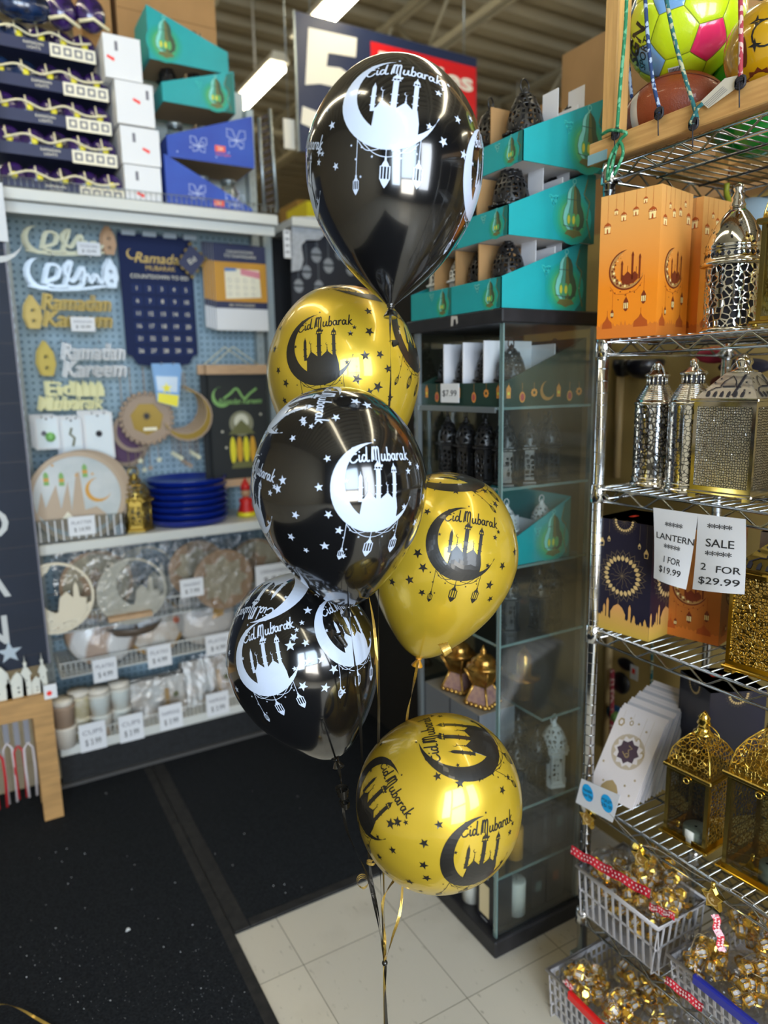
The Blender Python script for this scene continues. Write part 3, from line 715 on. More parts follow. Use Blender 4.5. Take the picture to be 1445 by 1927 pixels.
for k, (px, py, lb) in enumerate(((115, 22, 'left'), (170, 28, 'right'))):
    p = at(px, py, Y=2.84); mb = MB(); mb.ball(p, .05, m_purple, 10, (1, .8, 1.15)); mb.tube([p+V((-.045, -.04, -.045)), p+V((0, -.055, -.035)), p+V((.05, -.04, -.055))], .006, m_cord, 6)
    tag(mb.build('foil_pouch', loc=p), f'purple foil pouch on top of the packet trays, {lb} one of the pair', 'pouch')
p = at(45, 12, Y=2.84); mb = MB(); mb.ball(p, .06, MATS['blue_foil'], 10, (1.5, .8, .8)); tag(mb.build('foil_bag', loc=p), 'blue foil bag on top of the packet trays at the frame edge', 'pouch')
wb = [((182, 68), (252, 62), (278, 150), (210, 155)), ((212, 156), (280, 151), (298, 234), (226, 240)), ((225, 240), (299, 240), (302, 310), (232, 312)), ((232, 312), (301, 312), (306, 374), (238, 366))]
st = [(208, 109), (257, 191), (275, 284), (265, 367)]
wl = ['topmost', 'second from top', 'third from top', 'bottom']
for k, qd in enumerate(wb):
    Y = 2.75+.01*(3-k); a, b, c, d = [q2(*p, Y) for p in qd]; mb = MB(); f_ = FY(Y)
    x0, x1 = (a[0]+d[0])/2, (b[0]+c[0])/2; z0, z1 = (c[1]+d[1])/2+.001, (a[1]+b[1])/2-.001
    if k == 3: z0 = 2.147
    mb.box((x0, Y, z0), (x1, Y+.2, z1), m_white)
    s_ = q2(*st[k], Y); zc = min(max(s_[1], z0+.012), z1-.01); mb.poly(f_, [(s_[0]-.013, zc+.002), (s_[0]+.011, zc-.009), (s_[0]+.013, zc+.002), (s_[0]-.011, zc+.01)], m_redst, .0006)
    xx = x0+(x1-x0)*(.3 if k != 1 else .8); mb.poly(f_, [(xx, z1-.05), (xx+.01, z1-.05), (xx+.01, z1-.02), (xx, z1-.02)], m_grey, .0006)
    tag(mb.build('white_carton', loc=(x0, Y, z0)), f'plain white carton with a small red sticker, {wl[k]} of the leaning stack', 'carton', 'white cartons on the top shelf')

# artwork helpers ------------------------------------------------------
m_teal = M('teal_card', '1ba0a6', rough=.42, col2='188f90', nscale=3); m_dteal = M('deep_teal_print', '0d6a63', rough=.45); m_lteal = M('light_teal_print', '7fd0c6', rough=.5)
m_glow = M('yellow_glow_print', 'd8cf45', rough=.5); m_glow2 = M('green_glow_print', '58a860', rough=.5); m_brz = M('bronze_print', '6a6a3c', rough=.5); m_brzd = M('dark_bronze_print', '2f4a40', rough=.5)
m_inner = M('card_inner', '8f7a5c', rough=.9); m_innw = M('white_divider', 'd6d6da', rough=.7)
def lantern_art(mb, f, cx, cy, H, h=.0004, cols=None):
    w = H*.28
    for i, (r, c) in enumerate(((.50, '179a92'), (.44, '1f9a86'), (.38, '2f9d78'), (.32, '4fa566'), (.25, '77b058'), (.18, 'a0bd50'))):
        mb.poly(f, circ(cx-w*.1, cy-H*.14, H*r, 20, H*r*1.0 if r < .45 else H*.48), M('glow_print_%d' % i, c, rough=.45), h+.00008*i)
    h += .0006
    def sec(a0, a1, mat, hh):
        body = [(.10, .47), (.14, .44), (.42, .38), (.58, .30), (.62, .22), (.64, .12), (.88, .0), (1.0, -.14), (.9, -.26), (.55, -.35)]
        P = [(cx+w*x*a0, cy+H*y) for x, y in body]; Q = [(cx+w*x*a1, cy+H*y) for x, y in body[::-1]]
        mb.poly(f, [p for p in (P+Q)[::-1]], mat, hh)
    sec(-1, 1, m_brzd, h)
    sec(-.96, -.5, m_lteal, h+.0001); sec(-.45, -.08, M('sea_green_print', '4f9a80', rough=.5), h+.0001); sec(-.03, .38, m_brz, h+.0001); sec(.44, .9, M('dark_olive_print', '3d5238', rough=.5), h+.0001)
    for sx in (-.5, -.0, .42):
        for i, c in enumerate((m_glow2, m_glow)): k = 1-.35*i; mb.poly(f, circ(cx+w*sx*.9, cy-H*.17, w*.19*k, 12, H*.12*k), c if not (i == 1 and sx > .3) else m_glow2, h+.0002+.0001*i)
    mb.stroke(f, [(cx-w*.6, cy+H*.19), (cx+w*.6, cy+H*.19)], H*.012, m_brzd, h+.0003); mb.stroke(f, [(cx-w*.95, cy-H*.28), (cx, cy-H*.31), (cx+w*.95, cy-H*.28)], H*.012, m_brzd, h+.0003)
    mb.poly(f, [(cx-w*.55, cy-H*.355), (cx+w*.55, cy-H*.355), (cx+w*.8, cy-H*.43), (cx+w*.35, cy-H*.46), (cx, cy-H*.5), (cx-w*.35, cy-H*.46), (cx-w*.8, cy-H*.43)][::-1], m_brz, h+.0002)
    mb.stroke(f, circ(cx, cy+H*.52, H*.045, 10), H*.014, m_lteal, h+.0002, closed=True); mb.stroke(f, [(cx, cy+H*.47), (cx, cy+H*.43)], H*.02, m_lteal, h+.0002)
def arabesque(mb, f, cx, cy, s, mat, h=.0005):
    for (a, b, r) in ((0, 0, .3), (.45, .2, .25), (-.45, .25, .22), (.1, -.5, .28)): mb.stroke(f, circ(cx+a*s, cy+b*s, r*s, 10), s*.12, mat, h, closed=True)
    mb.stroke(f, [(cx-.7*s, cy+.5*s), (cx-.3*s, cy-.3*s), (cx+.1*s, cy-.95*s), (cx+.5*s, cy-.3*s), (cx+.8*s, cy+.5*s)], s*.1, mat, h)
def tray_art(mb, f, W, H, low=True):
    """teal printed panel: arabesque, glowing lantern and dark scroll at the right end"""
    mb.poly(f, [(W*.86, 0), (W, 0), (W, H(W)*.98), (W*.9, H(W*.9)*.96), (W*.86, H(W*.86)*.6)], m_dteal, .0003)
    hh = H(W*.74)
    lantern_art(mb, f, W*.74, hh*.49, hh*.88, .0004)
    arabesque(mb, f, W*.50, H(W*.46)*.80, H(W*.55)*.15, M('teal_relief_print', '3cc0ba', rough=.45))
    mb.stroke(f, [(W*.9, H(W*.9)*.9), (W*.86, H(W*.86)*.7), (W*.93, H(W)*.55), (W*.9, H(W)*.3), (W*.95, .01)], W*.012, m_brz, .0006)
    for k in range(5): mb.poly(f, circ(W*(.62+.07*k), H(W*.6)*(.3+.12*(k % 3)), W*.005, 6), m_cream, .0006)

def mini_lantern(name, mats, H, W, detail=6, bk=.5):
    """small arabian metal lantern: base, pierced body, cornice, pierced dome, finial, ring"""
    t = bpy.data.objects.new(name, None); SC.collection.objects.link(t); t.empty_display_size = .02
    mm, mpz = mats; n = detail; ro = pi/n
    MB().lathe([(W*.5, 0), (W*.5, H*.03), (W*.43, H*.05)], mm, n, sm=False, rot=ro).build('base', t)
    mb = MB()
    for k in range(n):
        a = ro+2*pi*k/n; mb.tube([(cos(a)*W*.41, sin(a)*W*.41, H*.04), (cos(a)*W*.41, sin(a)*W*.41, H*bk)], W*.028, mm, 5)
    mb.lathe([(W*.42, H*.04), (W*.42, H*.1)], mm, n, sm=False, rot=ro, cap=False); mb.lathe([(W*.42, H*(bk-.06)), (W*.42, H*bk)], mm, n, sm=False, rot=ro, cap=False)
    mb.build('frame', t)
    MB().lathe([(W*.38, H*.05), (W*.38, H*(bk-.01))], mpz, n, sm=False, rot=ro, cap=False).build('side_panels', t)
    mb = MB().lathe([(W*.42, H*bk), (W*.56, H*(bk+.015)), (W*.56, H*(bk+.035)), (W*.46, H*(bk+.05)), (W*.44, H*(bk+.08))], mm, n, sm=False, rot=ro)
    for k in range(n*3):
        a = 2*pi*k/(n*3); mb.ball((cos(a)*W*.5, sin(a)*W*.5, H*(bk+.025)), W*.035, mm, 3)
    mb.build('cornice', t)
    dm = MB().lathe([(W*.44, H*(bk+.06)), (W*.44, H*(bk+.16)), (W*.37, H*(.5*bk+.5)), (W*.24, H*.85), (W*.1, H*.9)], mpz, max(n, 12), sm=True, rot=ro, cap=False).build('dome', t)
    mb = MB().lathe([(W*.13, H*.885), (W*.15, H*.9), (W*.07, H*.92), (W*.09, H*.94), (W*.03, H*.97), (.0005, H)], mm, 10); fn_ = mb.build('finial', dm)
    mb = MB().tube([(cos(a*pi/7)*W*.16, W*.02, H*.99+sin(a*pi/7)*W*.16) for a in range(14)], W*.022, mm, 5, closed=True); mb.build('ring', dm)
    return t
m_bk = M('black_enamel', '121214', rough=.35); m_bkp = M('black_pierced', '141416', rough=.35, pierce=(80, .2, .5))
m_wh = M('white_enamel', 'd9dcdd', rough=.4); m_whp = M('white_pierced', 'd9dcdd', rough=.4, pierce=(80, .2, .5))
LB = mini_lantern('table_lantern', (m_bk, m_bkp), .20, .085); LW = mini_lantern('table_lantern', (m_wh, m_whp), .20, .085)
PROTOS = [LB, LW]
_used = {}
def put_lantern(proto, label, loc, sc=1.0, rz=0.0, group=None, cat='lantern'):
    if proto not in _used: o = proto; _used[proto] = 1
    else: o = copy_tree(proto)
    o['label'] = label; o['category'] = cat
    if group: o['group'] = group
    elif 'group' in o: del o['group']
    place(o, loc, rz, sc=sc); return o

def wall_tray(name, label, poly, Y, depth, card, art=None, zfloor=None):
    """a sloped-side cardboard display box; poly = outline of the side that faces the camera (pixels), open top"""
    P = pl(poly, Y)
    xs = [p[0] for p in P]; x0, x1 = min(xs), max(xs); z0 = min(p[1] for p in P)
    L0 = [p for p in P if abs(p[0]-x0) < .06]; R0 = [p for p in P if abs(p[0]-x1) < .06]
    zl, zr = max(p[1] for p in L0), max(p[1] for p in R0)
    if zfloor is not None: z0 = zfloor
    W = x1-x0; t = thing(name, label, 'display box', (x0, Y, z0)); f_ = Fr((0, 0, 0), (1, 0, 0), (0, 0, 1)); hl, hr = zl-z0, zr-z0
    for nm, y in (('front_panel', 0), ('back_panel', depth-.004)):
        mb = MB(); fb = Fr((0, y, 0), (1, 0, 0), (0, 0, 1)); mb.prism(fb, [(0, 0), (W, 0), (W, hr), (0, hl)], card, -.004, 0)
        if y == 0 and art: art(mb, fb, W, lambda x: hl+(hr-hl)*x/W)
        mb.build(nm, t)
    mb = MB().box((-.003, .0005, 0), (0, depth, hl), card); mb.build('end_panel', t)
    mb = MB().box((W, .0005, 0), (W+.003, depth, hr), card); mb.build('end_panel', t)
    MB().box((0, .0045, 0), (W, depth-.0045, .003), m_inner).build('floor_panel', t)
    for k in (1, 2): MB().box((W*k/3, .006, .003), (W*k/3+.003, depth-.01, min(hl, hr)+.3*abs(hl-hr)+.02), m_inner).build('divider', t)
    return t, x0, x1, z0
def art_blue(mb, f, W, H):
    m_bw = M('butterfly_print', 'c9d4ee', rough=.6); m_rp = M('coral_print', 'e8604c', rough=.6)
    for cx, cy, s in ((.35, .45, 1), (.8, .55, 1.2)):
        x, y, s = cx*W, H(cx*W)*cy, .02*s
        for sx in (-1, 1):
            mb.stroke(f, [p for p in [(x, y), (x+sx*s*.6, y+s*1.5), (x+sx*s*1.5, y+s*1.6), (x+sx*s*1.5, y+s*.4), (x, y)]], .0022, m_bw, .0005)
            mb.stroke(f, [(x, y), (x+sx*s*1.2, y-s*.1), (x+sx*s*1.1, y-s*1.0), (x+sx*s*.3, y-s*.8), (x, y)], .0022, m_bw, .0005)
    x = .6*W; y = H(x)*.38
    mb.poly(f, [(x-.02, y-.012), (x+.02, y-.012), (x+.02, y+.01), (x-.02, y+.01)], m_rp, .0004); mb.text(f, '24', x, y, .014, m_cream, .0007)
    mb.text(f, 'Fairy Lights', x+.01, y-.02, .009, m_rp, .0006, shear=.3)
    for k in range(6): mb.poly(f, star(W*(.1+.15*k), H(W*.3)*(.2+.2*(k % 3)), .004), m_bw, .0005)
m_blue = M('blue_card', '1d3fa0', rough=.42, col2='2a55b8', nscale=4)
m_jar = FILM('clear_jar', .14, .05, 'e8ecec', edge=.8); m_warm = M('warm_filament', 'e8dca0', rough=.4, metal=.2, emit=.25)
Y0 = 2.77
tB2, bx0, bx1, bz = wall_tray('display_box', 'blue butterfly-printed display box, lower of the blue pair', [(314, 290), (473, 392), (473, 396), (316, 380)], Y0, .22, m_blue, art_blue, 2.147)
tB1, cx0, cx1, cz = wall_tray('display_box', 'blue butterfly-printed display box, upper of the blue pair', [(315, 254), (473, 219), (472, 316), (317, 290)], Y0+.01, .22, m_blue, art_blue)
tT2, dx0, dx1, dz = wall_tray('display_box', 'teal lantern display box on top of the blue display boxes', [(308, 154), (438, 135), (436, 200), (308, 190)], Y0+.02, .2, m_teal, lambda mb, f, W, H: tray_art(mb, f, W, H))
tT1, ex0, ex1, ez = wall_tray('display_box', 'topmost teal display box with its side sloping down to the right', [(290, 12), (427, 98), (427, 132), (283, 110)], Y0+.03, .2, m_teal, lambda mb, f, W, H: lantern_art(mb, f, W*.2, H(W*.2)*.5, H(W*.2)*.85))
jl = 'glass jar with warm fairy lights in the '
for (t_, x0, x1, z0, nm, n, off) in ((tB2, bx0, bx1, bz, 'lower blue display box', 3, .0), (tB1, cx0, cx1, cz, 'upper blue display box', 3, 0.0)):
    for k in range(n):
        c = V((x0+(x1-x0)*(k+.5)/n, Y0+.1, z0+.005))
        t = thing('fairy_light_jar', jl+nm+', '+['left cell', 'middle cell', 'right cell'][k], 'jar', c, group='fairy light jars')
        MB().lathe([(.035, 0), (.04, .01), (.04, .09), (.028, .11), (.028, .125)], m_jar, 16).build('jar', t)
        mb = MB(); pts = [V((.022*cos(a*.9), .022*sin(a*.9), .012+a*.0045)) for a in range(20)]; mb.tube(pts, .0012, m_warm, 4)
        for p in pts[::2]: mb.ball(p, .005, m_warm, 4)
        mb.build('light_string', t); MB().lathe([(.03, .126), (.03, .14), (.001, .141)], m_steel, 16).build('lid', t)
for k in range(2):
    put_lantern(LB, 'black lantern in the '+('right' if k else 'left')+' cell of the teal box above the blue boxes', (dx0+.04+.1*k, Y0+.1, dz+.004), .85, .3)
put_lantern(LB, 'black lantern in the topmost teal display box on the shelving bay', (ex0+.19, Y0+.12, ez+.004), .75, .1)
# cardboard cartons stored behind and above
for nm, poly, Y, dp, lb, zz in (('cardboard_carton', [(218, -60), (408, -60), (412, 62), (240, 60)], 3.02, .3, 'plain brown carton stored above the teal display boxes', None),
                        ('cardboard_carton', [(150, -50), (208, -50), (212, 92), (172, 92)], 3.0, .25, 'tan carton standing behind the purple packet trays', None)):
    P = pl(poly, Y); mb = MB(); xs = [p[0] for p in P]; zs = [p[1] for p in P]
    mb.box((min(xs), Y+.05, 2.705), (max(xs), Y+dp, max(zs)), m_card)
    mb.box((min(xs)+.002, Y+.0495, max(zs)-.2), (max(xs)-.002, Y+.05, max(zs)-.197), m_cardd)
    tag(mb.build(nm, loc=(min(xs), Y+.05, 2.705)), lb, 'carton')
mb = MB().box((X0, YB+.045, 2.68), (X1+.02, YB+.5, 2.70), m_shelf); tag(mb.build('overhead_shelf', loc=(X0, YB, 2.68)), 'overhead storage shelf carrying the brown cartons behind the bay', 'shelf')

# ---- goods hung on the pegboard
def hook(mb, x, z, Y, L=.14): mb.tube([(x, YB, z), (x, Y, z), (x, Y-.004, z+.008)], .002, m_chrome, 5)
m_cgold = M('gold_acrylic', '7a6628', rough=.3, metal=.5); m_csil = M('silver_acrylic', 'b4c2ce', rough=.3, metal=.2); m_ccream = M('cream_wood', 'd9d8ba', rough=.6)
m_cdark = M('dark_acrylic', '2a2a26', rough=.4); m_tan = M('tan_wood', 'b8926e', rough=.6); m_mir = M('mirror_acrylic', '9a9a98', rough=.3, metal=.5)
m_yel = M('mustard_acrylic', 'a08a1c', rough=.4, metal=.2); m_paley = M('pale_yellow_acrylic', 'e2dfa8', rough=.5)
def script_sign(mb, f, x0, x1, z0, z1, mat, t=.003):
    """calligraphic openwork sign: crescent, looped letters and a lantern at the end"""
    W, H = x1-x0, z1-z0
    g = lambda x, y: (x0+W*x, z0+H*y)
    cr = crescent(0, 0, 1, n=10); mb.prism(f, [g(.16+c[0]*.15, .48+c[1]*.48) for c in cr], mat, 0, t)
    def st(pts, wd, h=t):
        P = []; line([(p.x, p.y) for p in smooth([V((*g(a, b), 0)) for a, b in pts], 5)], wd, P)
        for q in P: mb.prism(f, q, mat, 0, h)
    st([(.2, .2), (.26, .75), (.36, .72), (.34, .4), (.22, .25), (.3, .12), (.45, .15)], H*.085)
    st([(.42, .2), (.5, .9), (.42, .62), (.5, .3), (.62, .75), (.6, .2), (.45, .1)], H*.085)
    st([(.6, .35), (.66, .55), (.7, .3), (.76, .55), (.8, .3), (.85, .45)], H*.085)
    st([(.05, .1), (.3, .02), (.6, .08), (.85, .2)], H*.07)
def word_sign(mb, f, lines, x0, x1, z0, z1, mat, t=.003):
    n = len(lines); hh = (z1-z0)/n
    for k, s in enumerate(lines):
        cz = z1-hh*(k+.5); wd = (x1-x0)*(.98 if len(s) > 4 else .62)
        mb.text(f, s, (x0+x1)/2, cz, hh*.95, mat, t, bold=.012, shear=.25 if len(s) != 3 else 0, width=wd)
        mb.text(f, s, (x0+x1)/2, cz, hh*.95, mat, 0.0004, bold=.012, shear=.25 if len(s) != 3 else 0, width=wd)
def hang(name, cat, label, builder, px, Y, n=2, step=.022, group=None, hookz=None, dz=.004, back_label=None):
    (ax, ay, bx, by) = px; x0, zt = q2(ax, ay, Y); x1, zb = q2(bx, by, Y)
    x0b, _ = q2(ax, by, Y); x0 = (x0+x0b)/2; x1 = (x1+q2(bx, ay, Y)[0])/2
    zt = (zt+q2(bx, ay, Y)[1])/2; zb = (zb+q2(ax, by, Y)[1])/2
    mb = MB(); builder(mb, Fr((0, 0, 0), (1, 0, 0), (0, 0, 1)), 0, x1-x0, 0, zt-zb)
    o = mb.build(name); o.location = (x0, Y, zb); tag(o, label, cat, group)
    for k in range(1, n):
        c = o.copy(); SC.collection.objects.link(c); c.location = (x0-.006*k, Y+step*k, zb+dz*k); c['label'] = back_label or (label.split(',')[0]+', one of those hanging behind it'); c['group'] = group or name+' stack'
    for xx in (x0+(x1-x0)*.3, x0+(x1-x0)*.7):
        h = MB(); hook(h, xx, zt-.004, Y-.02); tag(h.build('peg_hook', loc=(xx, Y, zt)), 'chrome peg hook holding '+name.replace('_', ' ')+('s, left one' if xx < x0+(x1-x0)*.5 else 's, right one')+' of the pair', 'hook', 'peg hooks')
    return o, x0, x1, zb, zt
YH = 2.93
def lantern_end(mb, f, cx, cz, H, mat):
    mb.prism(f, [(cx-H*.13, cz-H*.4), (cx+H*.13, cz-H*.4), (cx+H*.22, cz-H*.1), (cx+H*.18, cz+H*.2), (cx, cz+H*.5), (cx-H*.18, cz+H*.2), (cx-H*.22, cz-H*.1)], mat, .0, .003, holes=[circ(cx, cz+H*.08, H*.06, 8)[::-1], circ(cx, cz-H*.2, H*.06, 8)[::-1]])
hang('calligraphy_sign', 'sign', 'cream wooden crescent calligraphy sign with tan lantern end, top row on the pegboard', lambda mb, f, a, b, c, d: (script_sign(mb, f, a, b, c, d*.9, m_ccream), lantern_end(mb, f, b*.92, d*.55, d*1.05, m_tan)), (42, 422, 218, 482), YH)
hang('calligraphy_sign', 'sign', 'silver crescent calligraphy sign, second row on the pegboard', lambda mb, f, a, b, c, d: (script_sign(mb, f, a, b, c, d*.95, m_csil), lantern_end(mb, f, b*.92, d*.55, d*1.0, m_csil)), (46, 484, 222, 548), YH)
hang('greeting_sign', 'sign', 'gold mirrored greeting sign reading Ramadan Kareem, third row on the pegboard', lambda mb, f, a, b, c, d: (word_sign(mb, f, ['Ramadan', 'Kareem'], b*.2, b, d*.12, d*.98, m_cgold), lantern_end(mb, f, b*.1, d*.45, d*.95, m_cgold)), (45, 552, 212, 625), YH, n=2)
hang('greeting_sign', 'sign', 'silver mirrored greeting sign with a mustard lantern, fourth row on the pegboard', lambda mb, f, a, b, c, d: (word_sign(mb, f, ['Ramadan', 'Kareem'], b*.3, b, d*.05, d*.95, m_mir), lantern_end(mb, f, b*.14, d*.5, d*1.0, m_yel)), (62, 642, 238, 714), YH, n=2)
def eid_sign(mb, f, a, b, c, d):
    word_sign(mb, f, ['Eid', 'Mubarak'], b*.12, b*.72, d*.0, d*.98, m_paley)
    word_sign(mb, f, ['Mubarak'], b*.1, b, d*.0, d*.48, m_paley)
    for k in range(4): x = b*(.66+.1*k); mb.prism(f, [(x-.012, d*.45), (x+.012, d*.45), (x+.012, d*.7), (x, d*.98), (x-.012, d*.7)], m_paley, 0, .003)
hang('greeting_sign', 'sign', 'pale yellow greeting sign reading Eid Mubarak, lowest sign on the pegboard', eid_sign, (55, 716, 196, 772), YH, n=2)
def price_card(px, Y, label, l1, l2, fr_tilt=0):
    a, b, c, d = px; x0, z1 = q2(a, b, Y); x1, z0 = q2(c, d, Y); W, H = x1-x0, z1-z0
    mb = MB(); f_ = Fr((0, 0, 0), (1, 0, 0), (0, 0, 1)); mb.box((0, 0, 0), (W, .0008, H), m_white)
    mb.text(f_, l1, W/2, H*.68, H*.16, m_grey, .0012, width=W*.75); mb.text(f_, l2, W/2, H*.32, H*.22, m_dark, .0012, width=W*.6)
    o = mb.build('price_card'); o.location = (x0, Y, z0); o.rotation_euler = (0, radians(fr_tilt), 0); tag(o, label, 'price card', 'price cards on the shelving bay'); return o
price_card((144, 454, 190, 482), YH-.03, 'white price card on the top cream calligraphy sign', 'WOOD SIGN', '$ 10.99')
price_card((132, 596, 180, 624), YH-.03, 'white price card on the gold greeting signs', 'RAMADAN SIGN', '$ 10.99')
# advent calendar
m_cal = M('navy_felt', '16234a', rough=.9); m_cald = M('navy_pocket', '1d2c58', rough=.9); m_calg = M('gold_foil_print', 'b89b52', rough=.4, metal=.4)
Y = 2.97; x0, zt = q2(220, 437, Y); x1, zb = q2(374, 690, Y); W, H = x1-x0, zt-zb
t = thing('countdown_calendar', 'navy fabric countdown calendar with thirty numbered pockets', 'calendar', (x0, Y, zb)); f_ = Fr((0, 0, 0), (1, 0, 0), (0, 0, 1))
mb = MB(); out = [(0, H), (W, H), (W, H*.1), (W*.93, H*.08), (W*.86, .01), (W*.6, 0), (W*.5, -.02), (W*.4, 0), (W*.14, .01), (W*.07, H*.08), (0, H*.1)]
mb.prism(f_, out[::-1], m_cal, -.004, 0); mb.prism(f_, crescent(W*.17, H*.85, W*.07, n=10), m_calg, 0, .001)
mb.text(f_, 'Ramadan', W*.55, H*.83, H*.075, m_calg, .001, shear=.3, bold=.01); mb.text(f_, 'MUBARAK', W*.55, H*.755, H*.035, m_calg, .001); mb.text(f_, 'COUNTDOWN TO EID', W*.53, H*.69, H*.03, m_cream, .001)
mb.build('felt_sheet', t)
for r in range(6):
    for c in range(5):
        cx, cz = W*(.2+.17*c), H*(.60-.095*r); mb = MB(); mb.box((cx-W*.07, -.003, cz-H*.035), (cx+W*.07, -.0002, cz+H*.03), m_cald)
        mb.text(Fr((0, -.0031, 0), (1, 0, 0), (0, 0, 1)), str(r*5+c+1), cx, cz, H*.03, m_cream, .0006); mb.build('pocket', t)
for k in range(4): mb = MB().box((W*(.05+.28*k), -.012, H-.008), (W*(.05+.28*k)+.05, .0, H+.01), m_csil); mb.build('clip', t)
Y = 2.93; P = pl([(335, 495), (358, 460), (386, 487), (362, 520)], Y); mb = MB(); mb.prism(FY(Y), P[::-1], m_navy, 0, .002); c = q2(361, 490, Y); mb.text(FY(Y), 'Eid', c[0], c[1], .02, m_cream, .0028, rot=.6)
for k in range(12):
    a = P[k//3]; b = P[(k//3+1) % 4]; s = (k % 3)/3; mb.prism(FY(Y), circ(a[0]+(b[0]-a[0])*s, a[1]+(b[1]-a[1])*s, .009, 6), m_cgold, -.001, .001)
tag(mb.build('diamond_tag', loc=(P[0][0], Y, P[0][1])), 'navy diamond tag edged in gold hanging on the calendar corner', 'tag')
# craft packs
def craft(mb, f, a, b, c, d):
    m_or = M('orange_panel', 'c9902a', rough=.5); m_pk = M('pink_print', 'd98a96', rough=.5)
    mb.box((0, 0, 0), (b, .008, d), m_white); mb.poly(f, [(0, d*.26), (b, d*.26), (b, d), (0, d)], m_navy, .0004); mb.poly(f, [(0, d*.34), (b, d*.34), (b, d*.80), (0, d*.80)], m_or, .0007)
    mb.poly(f, [(b*.2, d*.37), (b*.88, d*.4), (b*.86, d*.72), (b*.2, d*.73)], m_cream, .001); mb.poly(f, [(b*.5, d*.66), (b*.87, d*.62), (b*.87, d*.7), (b*.5, d*.73)], m_pk, .0013); mb.poly(f, [(b*.2, d*.69), (b*.42, d*.7), (b*.42, d*.73), (b*.2, d*.73)], M('blue_print', '5580b8', rough=.5), .0013)
    for i in range(4):
        for j in range(3): mb.stroke(f, circ(b*(.28+.15*i), d*(.43+.08*j), b*.035, 6), .0012, m_grey, .0013, closed=True)
    mb.text(f, 'COUNTDOWN', b*.5, d*.92, d*.035, m_cream, .001, width=b*.5); mb.text(f, 'TO RAMADAN', b*.5, d*.87, d*.035, m_cream, .001, width=b*.6); mb.text(f, '30 STICKERS', b*.5, d*.3, d*.025, m_cream, .001, width=b*.5)
hang('craft_pack', 'pack', 'flat craft pack with orange panel on a navy card, front of its stack', craft, (404, 462, 502, 622), 2.91, n=5, step=.016, group='craft packs on the pegboard', back_label='flat craft pack half hidden behind the front orange-panel pack')
# banner with wood bars
m_bar = M('light_wood', 'c2a07c', rough=.6, noise=.2, nscale=12, stretch=(2, 1, 20)); m_felt = M('charcoal_felt', '2c2f30', rough=.9); m_grn = M('green_print', '7fae62', rough=.6)
for kk, (dx, dy, lb) in enumerate(((0, 0, 'charcoal banner with green Ramadan Kareem lettering and a glowing lantern between wood bars'), (-16, .035, 'charcoal banner hanging behind the front one, only its wood bars showing at left'))):
    Y = 2.88+dy; x0, zt = q2(388+dx, 700-dx*-1.0*0, Y); x1, zb = q2(512+dx, 895, Y); W, H = x1-x0, zt-zb
    t = thing('wall_banner', lb, 'banner', (x0, Y, zb), group='lantern banners on wood bars')
    fb = Fr((0, 0, 0), (1, 0, 0), (0, 0, 1)); mb = MB(); mb.box((.006, 0, .0), (W-.006, .002, H), m_felt); 
    if kk == 0:
        mb.prism(fb, crescent(W*.22, H*.77, W*.16, ix=.16, iy=.2, ir=.9, n=12), m_grn, .0, .001)
        s_ = [V((W*(.25+.11*k), H*(.80+.045*((k*7) % 3-1)), 0)) for k in range(6)]; mb.stroke(fb, [(p.x, p.y) for p in smooth(s_, 5)], .009, m_grn, .0008)
        mb.text(fb, 'Ramadan Kareem', W*.52, H*.73, H*.05, m_grn, .001, shear=.35, bold=.02, width=W*.72)
        mb.poly(fb, circ(W*.52, H*.52, W*.2, 20), M('halo_print', '8a8a72', rough=.8), .0008); mb.poly(fb, circ(W*.52, H*.54, W*.12, 20), M('halo_core_print', 'd6d6c4', rough=.8), .001)
        mb.poly(fb, [(W*.3, H*.42), (W*.74, H*.42), (W*.62, H*.5), (W*.52, H*.56), (W*.42, H*.5)], m_brz, .0012)
        for k in range(4): cx = W*(.36+.11*k); mb.poly(fb, circ(cx, H*.27, W*.05, 12, H*.13), M('amber_print', 'd8a32a', rough=.6) if k % 2 else m_ytag, .0012)
        mb.poly(fb, [(W*.32, H*.1), (W*.72, H*.1), (W*.68, H*.16), (W*.36, H*.16)], m_brz, .0014)
        for (x, y) in ((.85, .6), (.2, .45), (.25, .3), (.84, .3)): mb.poly(fb, star(W*x, H*y, .007), m_cream, .0012)
    mb.build('felt_sheet', t)
    MB().box((-.004, -.012, H-.01), (W+.004, -.0005, H+.028), m_bar).build('wood_bar', t); MB().box((0, -.012, -.03), (W-.03, -.0005, .0), m_bar).build('wood_bar', t)
    MB().tube([(W*.1, -.004, H+.028), (W*.45, .0, H+.1), (W*.85, -.004, H+.028)], .002, m_cord, 5).build('hanging_cord', t)
